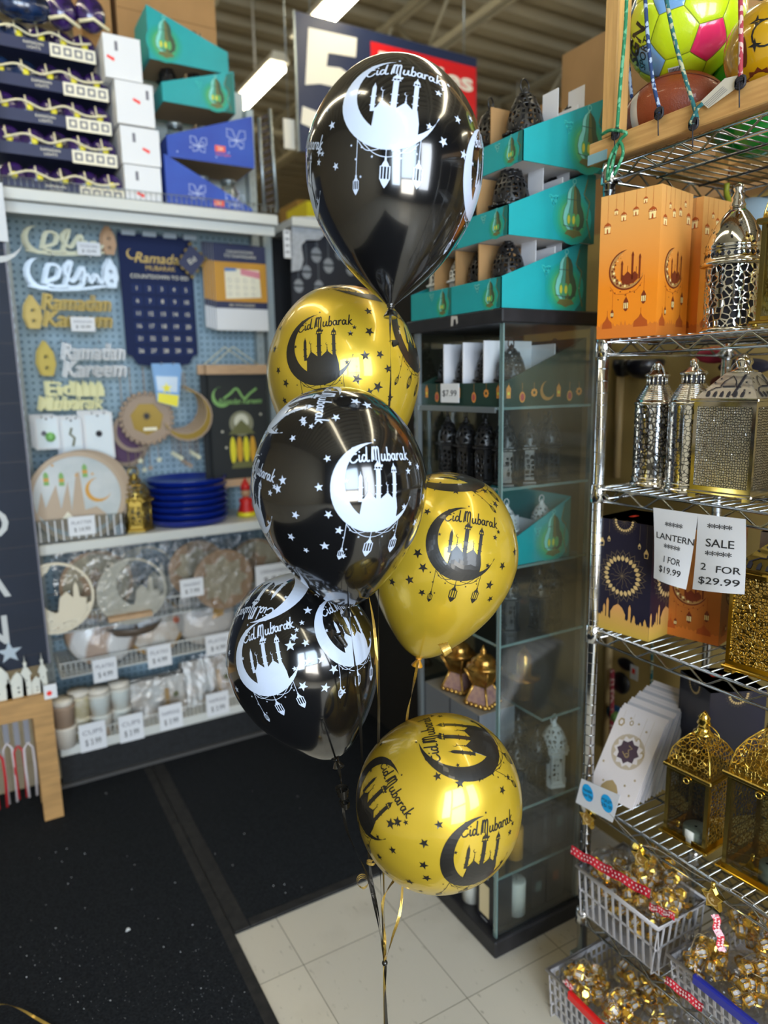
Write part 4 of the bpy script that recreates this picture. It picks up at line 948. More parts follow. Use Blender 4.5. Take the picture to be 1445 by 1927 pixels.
# pendants
m_rope = M('pendant_wood', 'a18d7b', rough=.7); m_amb = M('amber_acrylic', '8f7420', rough=.3, metal=.3); m_plum = M('plum_print', '5c3f5e', rough=.7)
def ring_out(n, r0, r1): return [(r0*cos(2*pi*k/n+.2), r0*sin(2*pi*k/n+.2)) for k in range(n)], [(r1*cos(2*pi*k/n+.2), r1*sin(2*pi*k/n+.2)) for k in range(n)]
def pend(label, cx, cy, r_px, kind, Y, drop=60, topy=690):
    c = at(cx, cy, Y=Y); r = r_px*Y*1.13/FPX; t = thing('hanging_pendant', label, 'pendant', c, group='wooden pendants on the pegboard'); f = Fr((0, 0, 0), (1, 0, 0), (0, 0, 1))
    mb = MB()
    if kind == 'hept':
        o, i = ring_out(7, r, r*.62); mb.prism(f, o, m_rope, 0, .006, holes=[i[::-1]]); mb.prism(f, i, m_amb, .001, .003)
        for k in range(28): a = 2*pi*k/28; mb.ball((cos(a)*r*.95, -.004, sin(a)*r*.95), r*.1, m_rope, 4)
        mb.poly(f, [(-r*.15, -r*.45), (r*.35, -r*.45), (r*.35, -r*.33), (-r*.15, -r*.33)], m_cream, .0035); mb.poly(f, star(0, r*.1, r*.2, 8), m_dark, .0035)
    elif kind == 'ring':
        mb.prism(f, circ(0, 0, r, 28), m_rope, 0, .006, holes=[circ(0, 0, r*.8, 28)[::-1]]); mb.prism(f, circ(0, 0, r*.8, 28), m_plum if 'plum' in label else m_dark, .001, .002); mb.poly(f, star(r*.1, -r*.1, r*.2), m_cream, .0035)
    else:
        mb.prism(f, [(-x, y) for x, y in crescent(0, 0, r, ix=.12, iy=.2, ir=.86, n=14)], m_rope, 0, .006)
        mb.poly(f, [(-x, y) for x, y in crescent(0, 0, r*.93, ix=.1, iy=.16, ir=.94, n=14)], m_amb, .0065)
    mb.build('frame', t)
    zt = at(cx, topy, Y=Y).z-c.z; MB().tube([(0, .002, r*.9), (0, .002, zt)], .002, m_rope, 5).build('cord', t)
    for k, dx in enumerate((-.35, 0, .35)):
        zz = -r-drop*.0012*(1+.5*(k % 2)); mb = MB(); mb.tube([(dx*r, .002, -r*.85), (dx*r, .002, zz)], .0015, m_rope, 4); mb.prism(f, star(dx*r, zz, .014), m_ccream if k != 1 else m_rope, 0, .003); mb.build('star_drop', t)
pend('round wooden pendant with plum crescent backing, left of the heptagon pendant', 236, 838, 34, 'ring', 2.95, 50)
pend('round wooden pendant with a dark centre, beside the plum one', 252, 812, 33, 'ring', 2.92, 60)
pend('heptagonal beaded wooden pendant with amber centre', 276, 788, 42, 'hept', 2.86, 50)
for k in range(4): pend(['large amber wooden crescent pendant, front of its row', 'amber wooden crescent pendant, second in its row', 'amber wooden crescent pendant, third in its row', 'amber wooden crescent pendant, last in its row'][k], 352-5*k, 782-3*k, 42, 'cres', 2.86+.02*k, 55, 700)
def bluebag(mb, f, a, b, c, d):
    mb.prism(f, [(b*.1, d*.15), (b*.8, d*.0), (b, d*.85), (b*.95, d), (0, d)], M('blue_bag', '6f9fd0', rough=.3, coat=.5), 0, .006)
    mb.poly(f, [(b*.15, d*.4), (b*.8, d*.35), (b*.85, d*.7), (b*.12, d*.72)], m_csil, .0064); mb.poly(f, [(b*.12, d*.15), (b*.78, d*.02), (b*.84, d*.28), (b*.16, d*.35)], m_ytag, .0065); mb.poly(f, star(b*.45, d*.45, b*.2), m_ytag, .0068)
hang('treat_bag', 'bag', 'small blue and yellow printed treat bag hanging below the calendar', bluebag, (287, 684, 343, 768), 2.84, n=1)
def wtag(col, shp):
    def g(mb, f, a, b, c, d):
        mb.box((0, 0, 0), (b, .004, d), m_white); mb.box((b*.08, -.001, d*.05), (b*.92, 0, d*.95), M('pale_card', 'dfe9ef', rough=.5)); mb.poly(f, circ(b*.5, d*.93, .004, 8), m_dark, .0012)
        if shp == 0: mb.ball((b*.6, -.008, d*.38), .018, col, 6); mb.ball((b*.35, -.005, d*.5), .009, m_grey, 5)
        elif shp == 1: mb.tube([(b*.5, -.004, d*.75), (b*.4, -.004, d*.6), (b*.6, -.004, d*.5), (b*.5, -.004, d*.3)], .004, col, 5)
        else: mb.ball((b*.5, -.006, d*.55), .012, col, 5)
    return g
for k, (px, col, nm) in enumerate((((66, 784, 112, 846), M('green_bead', '7fc06a', rough=.3), 'green'), ((116, 786, 156, 862), m_brz, 'bronze'), ((158, 776, 214, 864), m_dark, 'small dark'))):
    hang('ornament_card', 'ornament card', f'white card pack with a {nm} ornament hung above the round platters', wtag(col, k), px, 2.90-.01*k, n=3, group='white ornament cards', back_label=f'white ornament card behind the one with the {nm} ornament')
# ---- goods standing on the middle shelf
m_plat = M('platter_wood', 'b9a48c', rough=.5); m_sky = M('platter_sky', 'cfd2d2', rough=.4, col2='aab6b8', nscale=5); m_cres = M('crescent_gold_print', 'd29a3a', rough=.5)
m_clear = FILM('clear_plastic', .12, .1, 'eef2f4', edge=.7); m_gld = M('antique_gold', (0.42, 0.29, 0.06), rough=.3, metal=.85)
Zm = .957
c = at(147, 935, Y=2.77)
for k in range(4):
    Y = 2.77+.022*k; t = thing('round_platter', ['round mosque-scene platter at the front of its clear bin', 'second round platter in the clear bin', 'third round platter in the clear bin', 'rearmost round platter in the clear bin'][k], 'platter', (c.x+.012*k, Y, c.z), group='round platters in the clear bin')
    f = Fr((0, 0, 0), (1, 0, 0), (0, 0, 1)); r = .165
    mb = MB(); mb.prism(f, circ(0, 0, r, 40), m_plat, -.012, 0); mb.prism(f, circ(0, 0, r, 40), m_plat, 0, .006, holes=[circ(0, 0, r*.9, 40)[::-1]])
    if k == 0:
        mb.poly(f, circ(0, 0, r*.9, 40), m_sky, .0006)
        mb.poly(f, [(-.14, -.05), (-.12, .03), (-.11, -.03), (-.07, .05), (-.06, -.04), (-.03, .06), (-.025, -.05), (.0, .09), (.012, .09), (.02, -.05), (.06, -.04), (.09, -.07), (.1, -.1), (0, -.145), (-.1, -.1)], m_plat, .001)
        mb.poly(f, crescent(.07, .02, .045, n=12), m_cres, .0014); mb.poly(f, [(-.06, -.075), (-.02, -.075), (-.04, -.05)], m_cream, .0014)
        for (x, y) in ((-.1, .07), (-.05, .065), (.03, .09)): mb.poly(f, [(x-.009, y-.02), (x+.009, y-.02), (x+.008, y+.02), (x, y+.03), (x-.008, y+.02)], m_grn, .0012); mb.poly(f, [(x-.009, y-.006), (x+.009, y-.006), (x+.009, y+.006), (x-.009, y+.006)], m_cres, .0015)
        for (x, y) in ((-.075, .12), (.055, .08), (0, .08)): mb.poly(f, star(x, y, .007), m_cres, .0014)
    mb.build('platter_disc', t)
mb = MB(); bx0, bx1 = c.x-.15, c.x+.15; mb.box((bx0, 2.745, Zm), (bx1, 2.748, Zm+.085), m_clear); mb.box((bx0, 2.86, Zm), (bx1, 2.863, Zm+.085), m_clear); mb.box((bx0, 2.748, Zm), (bx0+.003, 2.86, Zm+.085), m_clear); mb.box((bx1-.003, 2.748, Zm), (bx1, 2.86, Zm+.085), m_clear); mb.box((bx0, 2.745, Zm), (bx1, 2.863, Zm+.003), m_clear)
for k in range(12): mb.box((bx0+.01+k*.025, 2.7435, Zm+.005), (bx0+.014+k*.025, 2.745, Zm+.08), m_white)
tag(mb.build('clear_bin', loc=(bx0, 2.745, Zm)), 'ribbed clear plastic bin holding the round platters', 'bin')
price_card((127, 974, 181, 1004), 2.74, 'white price card on the clear bin of platters', 'PLATTER', '$ 14.99')
LG = mini_lantern('table_lantern', (m_gld, M('gold_pierced', (0.42, 0.29, 0.06), rough=.3, metal=.85, pierce=(60, .10, .5))), .225, .125, 6)
p = at(262, 1001, Y=2.80); put_lantern(LG, 'gold hexagonal lantern between the round platters and the blue plates', (p.x, 2.82, Zm), 1.0, .25)
m_bplate = M('cobalt_plate', '12309a', rough=.3, coat=.6); p = at(362, 990, Y=2.84)
for k in range(7):
    mb = MB(); z = Zm+.026*k; c2 = (p.x, 2.885, z)
    mb.lathe([(.12, .0), (.150, .004), (.158, .022), (.162, .0245), (.156, .0248), (.148, .008), (.001, .004)], m_bplate, 40, c=c2)
    tag(mb.build('cobalt_plate', loc=c2), 'cobalt blue round plate, '+['lowest', 'second', 'third', 'middle', 'fifth', 'sixth', 'topmost'][k]+(' of the stack' if k in (0, 3, 6) else ' from the bottom of the stack'), 'plate', 'stacked cobalt plates')
m_red = M('red_plastic', 'c8201c', rough=.4); p = at(468, 985, Y=2.84); t = thing('toy_figure', 'small red and yellow holiday ornament at the right end of the middle shelf', 'ornament', (p.x, 2.86, Zm))
MB().lathe([(.03, 0), (.035, .02), (.025, .05), (.03, .07), (.001, .085)], m_red, 14).build('body', t); MB().ball((0, 0, .098), .02, m_tan, 8).build('head', t); MB().lathe([(.022, .112), (.018, .13), (.001, .16)], m_red, 12).build('cap', t); MB().lathe([(.04, 0), (.04, .012), (.036, .018)], m_ytag, 14).build('base', t)

# ---- wooden ornaments in bags on a wire tray
m_wirew = M('white_wire', 'd3d5d2', rough=.4); m_lat = M('lattice_wood', 'cbb998', rough=.6, pierce=(110, .2, .6)); m_lat2 = M('cream_lattice', 'dcd3bd', rough=.6, pierce=(90, .2, .6)); m_cw = M('cream_ornament', 'd9cfb8', rough=.6)
m_bag = FILM('clear_bag', .05, .1, 'f4f6f8', bump=1.0, bscale=28, edge=.6)
def rack_tray(label, zf, x0, x1, y0, y1, h, name='wire_tray'):
    mb = MB()
    for z in (zf, zf+h): mb.tube([(x0, y0, z), (x1, y0, z), (x1, y1, z), (x0, y1, z)], .0028, m_wirew, 5, closed=True)
    k = x0
    while k < x1: mb.tube([(k, y0, zf+h), (k, y0, zf), (k, y1, zf)], .0014, m_wirew, 4); k += .018
    k = y0
    while k < y1: mb.tube([(x0, k, zf), (x1, k, zf)], .0014, m_wirew, 4); k += .04
    mb.box((x0, y0+.01, zf-.006), (x1, y1, zf-.002), m_wirew)
    o = mb.build(name, loc=(x0, y0, zf)); return tag(o, label, 'wire tray')
ztr = at(150, 1185, Y=2.75).z
ZT1 = .62
rack_tray('white wire tray holding the bagged wooden ornaments', ZT1, X0+.03, X1-.01, 2.74, 3.04, .07)
def disc_orn(label, px, py, rp, Y, kind, mat, tilt=0, bag=True, back=2):
    c = at(px, py, Y=Y); r = rp*Y*1.12/FPX; t = thing('wooden_ornament', label, 'ornament', c, group='round wooden ornaments'); f = Fr((0, 0, 0), (1, 0, 0), (0, 0, 1))
    mb = MB()
    if kind == 'cres':
        mb.prism(f, circ(0, 0, r, 36), mat, 0, .006, holes=[circ(0, 0, r*.93, 36)[::-1]])
        a = [(x, y) for x, y in crescent(0, 0, r*.95, ix=.28, iy=.22, ir=.72, n=16)]; mb.prism(f, a, m_lat2, .001, .005)
        mb.prism(f, [(-.1*r, -.75*r), (.7*r, -.6*r), (.8*r, -.1*r), (.62*r, -.05*r), (.6*r, .25*r), (.54*r, .4*r), (.48*r, .25*r), (.46*r, -.05*r), (.3*r, .15*r), (.12*r, 0), (.05*r, -.4*r), (-.1*r, -.42*r)], mat, .001, .006)
    elif kind == 'lat':
        mb.prism(f, circ(0, 0, r, 36), mat, 0, .005, holes=[circ(0, 0, r*.9, 36)[::-1]]); mb.prism(f, circ(0, 0, r*.91, 36), m_lat, .001, .004)
        mb.prism(f, star(0, 0, r*.55, 6, .6), mat, .004, .007)
    else:
        mb.prism(f, circ(0, 0, r, 36), mat, 0, .005, holes=[star(0, 0, r*.85, 8, .7)[::-1]]); mb.prism(f, circ(0, 0, r*.84, 24), m_lat, .001, .004)
    mb.build('cut_wood_disc', t)
    if bag:
        mb = MB(); R_ = r*1.12; mb.prism(f, [(-R_, -R_), (R_, -R_), (R_, R_*1.25), (-R_, R_*1.25)], m_bag, .008, .0088); mb.build('clear_bag', t)
    return t
disc_orn('large cream crescent and mosque ornament hanging past the left edge of the bay', 103, 1126, 58, 2.66, 'cres', m_cw, bag=False)
disc_orn('bagged tan lattice ornament between the two cream crescent ornaments', 182, 1100, 56, 2.76, 'lat', m_tan)
disc_orn('cream crescent and mosque ornament second from the left', 248, 1112, 56, 2.70, 'cres', m_cw)
disc_orn('bagged cream ornament behind the second crescent ornament', 272, 1085, 52, 2.78, 'cres', m_cw)
disc_orn('tan star ornament left of the price card', 372, 1070, 50, 2.76, 'star', m_tan)
disc_orn('tan lattice ornament right of the price card', 420, 1090, 54, 2.73, 'star', m_tan)
disc_orn('tan lattice ornament at the right end of the wire tray', 480, 1062, 48, 2.80, 'lat', m_tan)
price_card((338, 1092, 384, 1119), 2.70, 'white price card between the tan wooden ornaments', 'ORNAMENT', '$ 7.99'); price_card((480, 1066, 556, 1094), 2.72, 'long white price card at the right end of the ornament tray', 'ORNAMENT', '$ 9.99')
for (a, b, y, lb) in ((65, 122, 1182, 'light wood stand under the left cream ornament'), (203, 285, 1160, 'light wood stand under the second cream ornament')):
    p, q = at(a, y+4, Y=2.68), at(b, y-6, Y=2.68); MB_ = MB().box((p.x, 2.66, p.z-.012), (q.x, 2.70, p.z+.004), m_bar); tag(MB_.build('wood_stand', loc=(p.x, 2.66, p.z)), lb, 'stand')
m_bowl = M('dark_wood_bowl', '5b4d3f', rough=.5); p = at(252, 1188, Y=2.82); mb = MB().lathe([(.04, 0), (.1, .02), (.125, .055), (.12, .056), (.095, .026), (.001, .01)], m_bowl, 28, c=(p.x, 2.86, p.z-.02)); tag(mb.build('wooden_bowl', loc=(p.x, 2.86, p.z)), 'dark wooden bowl under the second cream ornament', 'bowl')
# ---- plate packs on the next wire tray
ZT2 = at(150, 1268, Y=2.74).z-.005
rack_tray('white wire tray holding the packs of paper plates', ZT2, X0+.03, X1-.01, 2.74, 3.04, .055)
m_mar = M('marble_print', 'b8977c', rough=.4, col2='e6e0d8', nscale=9, wave=2.2, noise=1); m_flor = M('cream_floral_print', 'e4dfd4', rough=.45, col2='c2a88c', nscale=14); m_rim = M('plate_rim_gold', 'c89a58', rough=.5); m_pale = M('pale_plate', 'd8cfc4', rough=.5, col2='cabfb3', nscale=8)
def plate_pack(label, px, py, rp, mat, rim, ang, deco=None):
    Y = 2.80; c = at(px, py, Y=Y); r = rp*Y*1.12/FPX; z0 = ZT2+.004; t = thing('plate_pack', label, 'plate pack', (c.x, Y, z0+r), group='wrapped packs of paper plates')
    f = Fr((0, 0, 0), (cos(ang), -sin(ang)*.0, -sin(ang)*.0), (0, .28, .96)); mb = MB()
    mb.lathe([(r*.9, -.10), (r, -.1), (r, -.004), (r*.97, 0)], rim, 36, fr=lambda x, y, z: f(x, y, z))
    mb.poly(f, circ(0, 0, r*.88, 32), mat, .0008)
    if deco == 'orange': mb.poly(f, [(r*.2, -r*.2), (r*.6, -r*.1), (r*.7, r*.15), (r*.3, r*.2)], m_cres, .0014)
    if deco == 'red': mb.poly(f, circ(r*.75, r*.05, r*.12, 10), M('coral_deco', 'dc6a3c', rough=.5), .0014)
    if deco == 'moon': mb.poly(f, crescent(r*.45, -r*.1, r*.16, n=8), m_cream, .0014)
    mb.build('paper_plates', t)
    mb = MB(); mb.lathe([(r*1.02, -.104), (r*1.02, .002), (r*.3, .012), (.001, .012)], m_bag, 30, fr=lambda x, y, z: f(x, y, z)); mb.build('clear_wrap', t)
plate_pack('wrapped pack of brown and white marbled paper plates', 196, 1215, 56, m_mar, m_mar, 0, 'moon')
plate_pack('wrapped pack of white plates with gold rim and an orange flower', 293, 1212, 50, m_flor, m_rim, 0, 'red')
plate_pack('wrapped pack of pale plates with an orange centre motif', 388, 1180, 52, m_pale, m_pale, 0, 'orange')
price_card((173, 1243, 222, 1277), 2.725, 'white price card below the marbled plates', 'PLATES', '$ 4.99'); price_card((276, 1218, 324, 1250), 2.725, 'white price card below the gold-rimmed plates', 'PLATES', '$ 4.99'); price_card((386, 1197, 434, 1226), 2.725, 'white price card below the pale plates', 'PLATES', '$ 4.99')
# ---- bottom shelf: paper cups and napkins
m_cup = M('cream_cup', 'dcd5c8', rough=.5); m_cupp = M('printed_cup', 'd8d0bc', rough=.5, col2='b3a468', nscale=18); m_cupl = M('pale_cup', 'd3dad6', rough=.5, col2='c0a890', nscale=10); m_kraft = M('kraft_cup', 'a58d78', rough=.6)
Zb = .187
for (px, Y, n, mt, lb) in ((123, 2.735, 2, m_cup, 'stack of cream cups at the left end of the bottom shelf'), (155, 2.79, 2, m_cupp, 'stack of gold-printed cups behind the leftmost cups'), (193, 2.77, 2, m_cupl, 'tall stack of pale printed cups in the second slot'), (232, 2.79, 2, m_cupl, 'tall stack of pale cups left of the napkin pack')):
    c = at(px, 1380, Y=Y); t = thing('cup_stack', lb, 'cups', (c.x, Y, Zb), group='stacks of paper cups')
    for k in range(n):
        z = k*.082; mb = MB().lathe([(.036, z), (.041, z+.07), (.043, z+.074), (.043, z+.08), (.040, z+.0815)], mt if k != 1 or mt is not m_cup else m_kraft, 22); mb.build('paper_cup', t)
    mb = MB().lathe([(.037, n*.082), (.04, n*.082+.02), (.001, n*.082+.022)], m_cup, 22); mb.build('top_cup', t)
def npack(label, x0p, x1p, y0p, y1p, mat, Y, lean):
    a, b = q2(x0p, y1p, Y), q2(x1p, y0p, Y); W, H = b[0]-a[0], b[1]-a[1]; t = thing('napkin_pack', label, 'napkin pack', (a[0], Y, Zb+.002)); f = Fr((0, 0, 0), (1, 0, 0), (0, lean, 1))
    mb = MB(); mb.prism(f, [(0, 0), (W, 0), (W, H), (0, H)], mat, -.07, 0); mb.poly(f, [(W*.62, H*.2), (W*.7, H*.2), (W*.7, H*.7), (W*.62, H*.7)], m_rim, .0008); mb.poly(f, circ(W*.82, H*.5, W*.06, 10), m_brz, .0008)
    for k in range(7): mb.stroke(f, [(W*.08, H*(.15+.1*k)), (W*.55, H*(.2+.1*k))], .0015, m_innw, .0008)
    mb.build('napkins', t); mb = MB(); mb.prism(f, [(-.004, 0), (W+.004, 0), (W+.004, H+.02), (-.004, H+.02)], m_bag, .002, .003); mb.build('clear_wrap', t)
npack('wrapped square pack of silvery printed napkins on the bottom shelf', 252, 348, 1280, 1372, m_flor, 2.78, .15)
npack('wrapped pack of cream napkins leaning at the right of the bottom shelf', 356, 446, 1245, 1345, m_flor, 2.80, .35)
price_card((147, 1366, 202, 1405), 2.705, 'white price card at the left of the bottom shelf', 'CUPS', '$ 3.99'); price_card((222, 1350, 272, 1388), 2.705, 'white price card below the pale cups', 'CUPS', '$ 3.99'); price_card((298, 1331, 345, 1366), 2.705, 'white price card below the napkin pack', 'NAPKINS', '$ 3.99'); price_card((387, 1308, 432, 1340), 2.705, 'white price card at the right of the bottom shelf', 'NAPKINS', '$ 3.99')
mb = MB()
k = X0+.02
while k < X1: mb.tube([(k, 2.722, Zb), (k, 2.722, Zb+.045)], .0014, m_wirew, 4); k += .016
mb.tube([(X0, 2.722, Zb+.045), (X1, 2.722, Zb+.045)], .0022, m_wirew, 5); tag(mb.build('shelf_fence', loc=(X0, 2.722, Zb)), 'low white wire fence along the bottom shelf', 'wire fence')

# ---- tall navy banner at far left
m_nav = M('navy_boards', '1c2536', rough=.75, noise=.2, nscale=4); YN = 2.62
p = at(36, 700, Y=YN); xr = p.x
mb = MB(); mb.box((-.75, YN, .56), (xr, YN+.012, 2.06), m_nav)
fn = FY(YN); z = .6
while z < 2.06: mb.box((-.75, YN-.0005, z), (xr, YN, z+.003), m_dark); z += .095
mb.box((xr-.006, YN-.001, .56), (xr, YN, 2.06), m_grey)
m_lt = M('silver_letter', 'b9bcbc', rough=.5)
for ch, py in (('D', 985), ('A', 1098), ('N', 1188)):
    c = q2(-14, py, YN); mb.text(fn, ch, c[0], c[1], .098, m_lt, .0012, bold=.015)
c = q2(18, 1228, YN); mb.poly(fn, star(c[0], c[1], .04), m_csil, .0014); c = q2(-14, 470, YN); mb.poly(fn, crescent(c[0], c[1]+.05, .09, n=14), m_lt, .0014)
o = tag(mb.build('banner', loc=(-.75, YN, .56)), 'tall navy banner with vertical silver letters at the left edge', 'banner')
m_tape = M('white_tape', 'c8ccd0', rough=.6)
mb = MB(); a = q2(0, 395, 2.6); b = q2(16, 455, 2.6); mb.box((a[0]-.3, 2.6, b[1]), (b[0], 2.604, a[1]+.08), m_tape); tag(mb.build('notice_paper', loc=(a[0], 2.6, b[1])), 'white notice at the left edge above the navy banner', 'notice')
mb = MB(); p, q = at(0, 200, Y=2.66), at(22, 345, Y=2.66); mb.tube([V((.155, 2.66, 2.60)), V((.155, 2.66, 2.06))], .012, m_steel, 10); tag(mb.build('display_pole', loc=(.155, 2.66, 2.06)), 'thin steel pole at the left end of the top shelf', 'pole')
# ---- wooden table with mosque cut-outs and ribbons
m_pine = M('pine_board', 'b98f58', rough=.6, noise=.25, nscale=10, stretch=(1, 1, 8)); 
pl_ = at(104, 1400, Y=2.62); tx = pl_.x; tzt = at(60, 1312, Y=2.55).z
t = thing('wooden_table', 'rough pine table at the left edge carrying mosque cut-outs', 'table', (tx, 2.55, 0))
def tp(nm, mb): o = mb.build(nm, t); o.location = (-tx, -2.55, 0)
tp('tabletop', MB().box((-.9, 2.55, tzt-.075), (tx, 2.60, tzt), m_pine)); tp('tabletop_board', MB().box((-.9, 2.60, tzt-.02), (tx, 2.74, tzt), m_pine))
tp('leg', MB().box((tx-.062, 2.56, .009), (tx, 2.60, tzt-.076), m_pine)); tp('leg', MB().box((tx-.062, 2.69, .009), (tx, 2.735, tzt-.021), m_pine))
def mosque_cut(label, px, base, top, w, kind):
    Y = 2.585; c = q2(px, base, Y); h = q2(px, top, Y)[1]-tzt; W = w*Y*1.1/FPX; f = Fr((c[0], Y, tzt), (1, 0, 0), (0, 0, 1)); mb = MB()
    if kind == 'dome': P = [(-W, 0), (W, 0), (W, h*.5), (W*.9, h*.7), (W*.5, h*.88), (0, h), (-W*.5, h*.88), (-W*.9, h*.7), (-W, h*.5)]
    else: P = [(-W, 0), (W, 0), (W*.8, h*.5), (W*1.2, h*.52), (W*.5, h*.68), (W*.2, h*.7), (W*.4, h*.8), (W*.1, h*.84), (0, h), (-W*.1, h*.84), (-W*.4, h*.8), (-W*.2, h*.7), (-W*.5, h*.68), (-W*1.2, h*.52), (-W*.8, h*.5)]
    mb.prism(f, P, M('cream_cutout', 'cfd0c6', rough=.6), 0, .012)
    for zz in (.2, .38): mb.poly(f, circ(0, h*zz, W*.16, 8), m_dark, .0125)
    tag(mb.build('mosque_cutout', loc=(c[0], Y, tzt)), label, 'mosque cutout', 'mosque cut-outs on the pine table')
mosque_cut('large cream dome cut-out at the frame edge', -2, 1330, 1248, 19, 'dome'); mosque_cut('thin cream minaret cut-out beside the large dome', 20, 1325, 1268, 4, 'min'); mosque_cut('small cream dome cut-out left of the tall minaret', 38, 1322, 1262, 11, 'dome'); mosque_cut('tall cream minaret cut-out with round finials', 54, 1318, 1230, 7, 'min'); mosque_cut('smallest cream dome cut-out on the table', 72, 1312, 1270, 8, 'dome'); mosque_cut('slender minaret cut-out at the right end of the table', 85, 1310, 1225, 6, 'min')
m_strap = M('white_strap', 'cfc6c6', rough=.5); m_rst = M('red_strap', 'b8242a', rough=.5)
random.seed(5)
MB().tube([(tx-.08, 2.66, tzt-.075), (-.9, 2.66, tzt-.075)], .006, m_steel, 6)
o = MB().tube([(-.9, 2.66, tzt-.05), (tx-.063, 2.66, tzt-.05)], .006, m_steel, 6).build('hanging_rod', loc=(tx-.1, 2.66, tzt-.05)); tag(o, 'steel rod under the pine table carrying the headbands', 'rod')
for k in range(11):
    x = tx-.085-k*.032; z1 = .30-random.uniform(0, .02); z0 = .05+random.uniform(0, .03); w_ = .014; Yk = 2.60+.05*random.random()
    t = thing('party_strap', 'white looped party strap hung under the pine table', 'strap', (x, Yk, z1), group='party straps under the pine table')
    col = m_rst if k in (1, 3) else m_strap
    mb = MB(); mb.tube([(-w_, 0, z0-z1), (-w_*1.1, 0, (z0-z1)/2), (-w_, 0, -.03), (0, 0, -.008), (w_, 0, -.03), (w_*1.1, 0, (z0-z1)/2), (w_*.8, 0, z0-z1)], .005, col, 6); mb.build('loop', t)
    if k in (1, 3): t['label'] = 'red looped party strap nearest the table leg' if k == 1 else 'second red looped party strap under the table'; del t['group']
    MB().box((-.008, -.004, -.006), (.01, .004, tzt-.05-z1), M('foil_card', 'a5a5ac', rough=.3, metal=.4)).build('hang_card', t)
p = at(95, 1300, Y=2.54); mb = MB().box((p.x-.02, 2.545, p.z-.03), (p.x+.02, 2.5495, p.z+.02), m_white); mb.poly(FY(2.545), circ(p.x-.004, p.z-.01, .009, 8), m_redst, .0006); tag(mb.build('price_tag', loc=(p.x, 2.545, p.z)), 'small price tag with red sticker on the table corner', 'price tag')

# ---- next bay, with the dark lantern banner
m_bwood = M('bay_steel', 'b6b8b0', rough=.5)
x2, x3 = 1.165, 2.6
t = thing('shelving_bay', 'dark shelving bay behind the balloons', 'shelving unit', (x2, 2.75, 0))
def bp(nm, mb): o = mb.build(nm, t); o.location = (-x2, -2.75, 0)
bp('back_panel', MB().box((x2, 3.07, 0), (x3, 3.10, 2.2), M('dark_backing', '1b1c1f', rough=.8))); bp('upright', MB().box((x2+.0, 3.0, 0), (x2+.035, 3.068, 2.2), m_post)); bp('kick_plate', MB().box((x2, 2.77, .008), (x3, 2.80, .15), m_kick))
bp('shelf', MB().box((x2+.04, 2.76, .93), (x3, 3.06, .955), m_dark)); bp('shelf', MB().box((x2+.04, 2.76, .155), (x3, 3.06, .18), m_dark)); bp('top_shelf', MB().box((x2+.04, 2.78, 2.13), (x3, 3.06, 2.16), m_shelf))
YL = 2.84; m_cloth = M('charcoal_cloth', '2b2d35', rough=.9); m_lprint = M('grey_lantern_print', '8d9299', rough=.7); m_sdr = M('speckled_valance', 'b4b8be', rough=.8, noise=.2, nscale=60)
a, b = q2(545, 440, YL), q2(700, 700, YL); fb = FY(YL); mb = MB(); mb.box((a[0], YL, b[1]-.3), (2.2, YL+.004, a[1]), m_cloth)
for (px, py, s) in ((595, 480, 1), (618, 500, 1), (640, 475, 1), (577, 512, .9), (562, 538, .9), (660, 505, 1), (600, 540, .9)):
    c = q2(px, py, YL); r = .024*s; mb.poly(fb, [(c[0]+r*sin(q*.52), c[1]+r*1.3*cos(q*.52)) for q in range(12)][::-1], m_lprint, .0006); mb.poly(fb, [(c[0]-r*1.1, c[1]-.003), (c[0]+r*1.1, c[1]-.003), (c[0]+r*1.1, c[1]+.005), (c[0]-r*1.1, c[1]+.005)], m_cloth, .001); mb.stroke(fb, [(c[0], c[1]+r*1.2), (c[0], a[1])], .0015, m_lprint, .0006)
tag(mb.build('lantern_banner', loc=(a[0], YL, b[1])), 'charcoal cloth banner printed with pale hanging lanterns', 'banner')
mb = MB(); P = pl([(548, 408), (640, 408), (640, 430), (612, 440), (600, 452), (575, 452), (566, 462), (570, 490), (565, 508), (548, 512)], YL-.03); mb.prism(FY(YL-.03), P[::-1], m_sdr, 0, .006)
P2 = pl([(640, 408), (760, 408), (760, 440), (700, 448), (640, 432)], YL-.03); mb.prism(FY(YL-.03), P2[::-1], m_sdr, 0, .006)
tag(mb.build('speckled_valance', loc=(P[0][0], YL-.03, P[0][1])), 'pale speckled scalloped valance over the lantern banner', 'valance')
mb = MB(); a, b = q2(533, 432, YL-.05), q2(548, 486, YL-.05); mb.box((a[0], YL-.05, b[1]), (b[0], YL-.046, a[1]), m_white)
for k in range(4): mb.box((a[0]+.006, YL-.0506, b[1]+.02+k*.025), (b[0]-.006, YL-.05, b[1]+.026+k*.025), m_grey)
tag(mb.build('notice_card', loc=(a[0], YL-.05, b[1])), 'narrow white notice beside the speckled valance', 'notice')
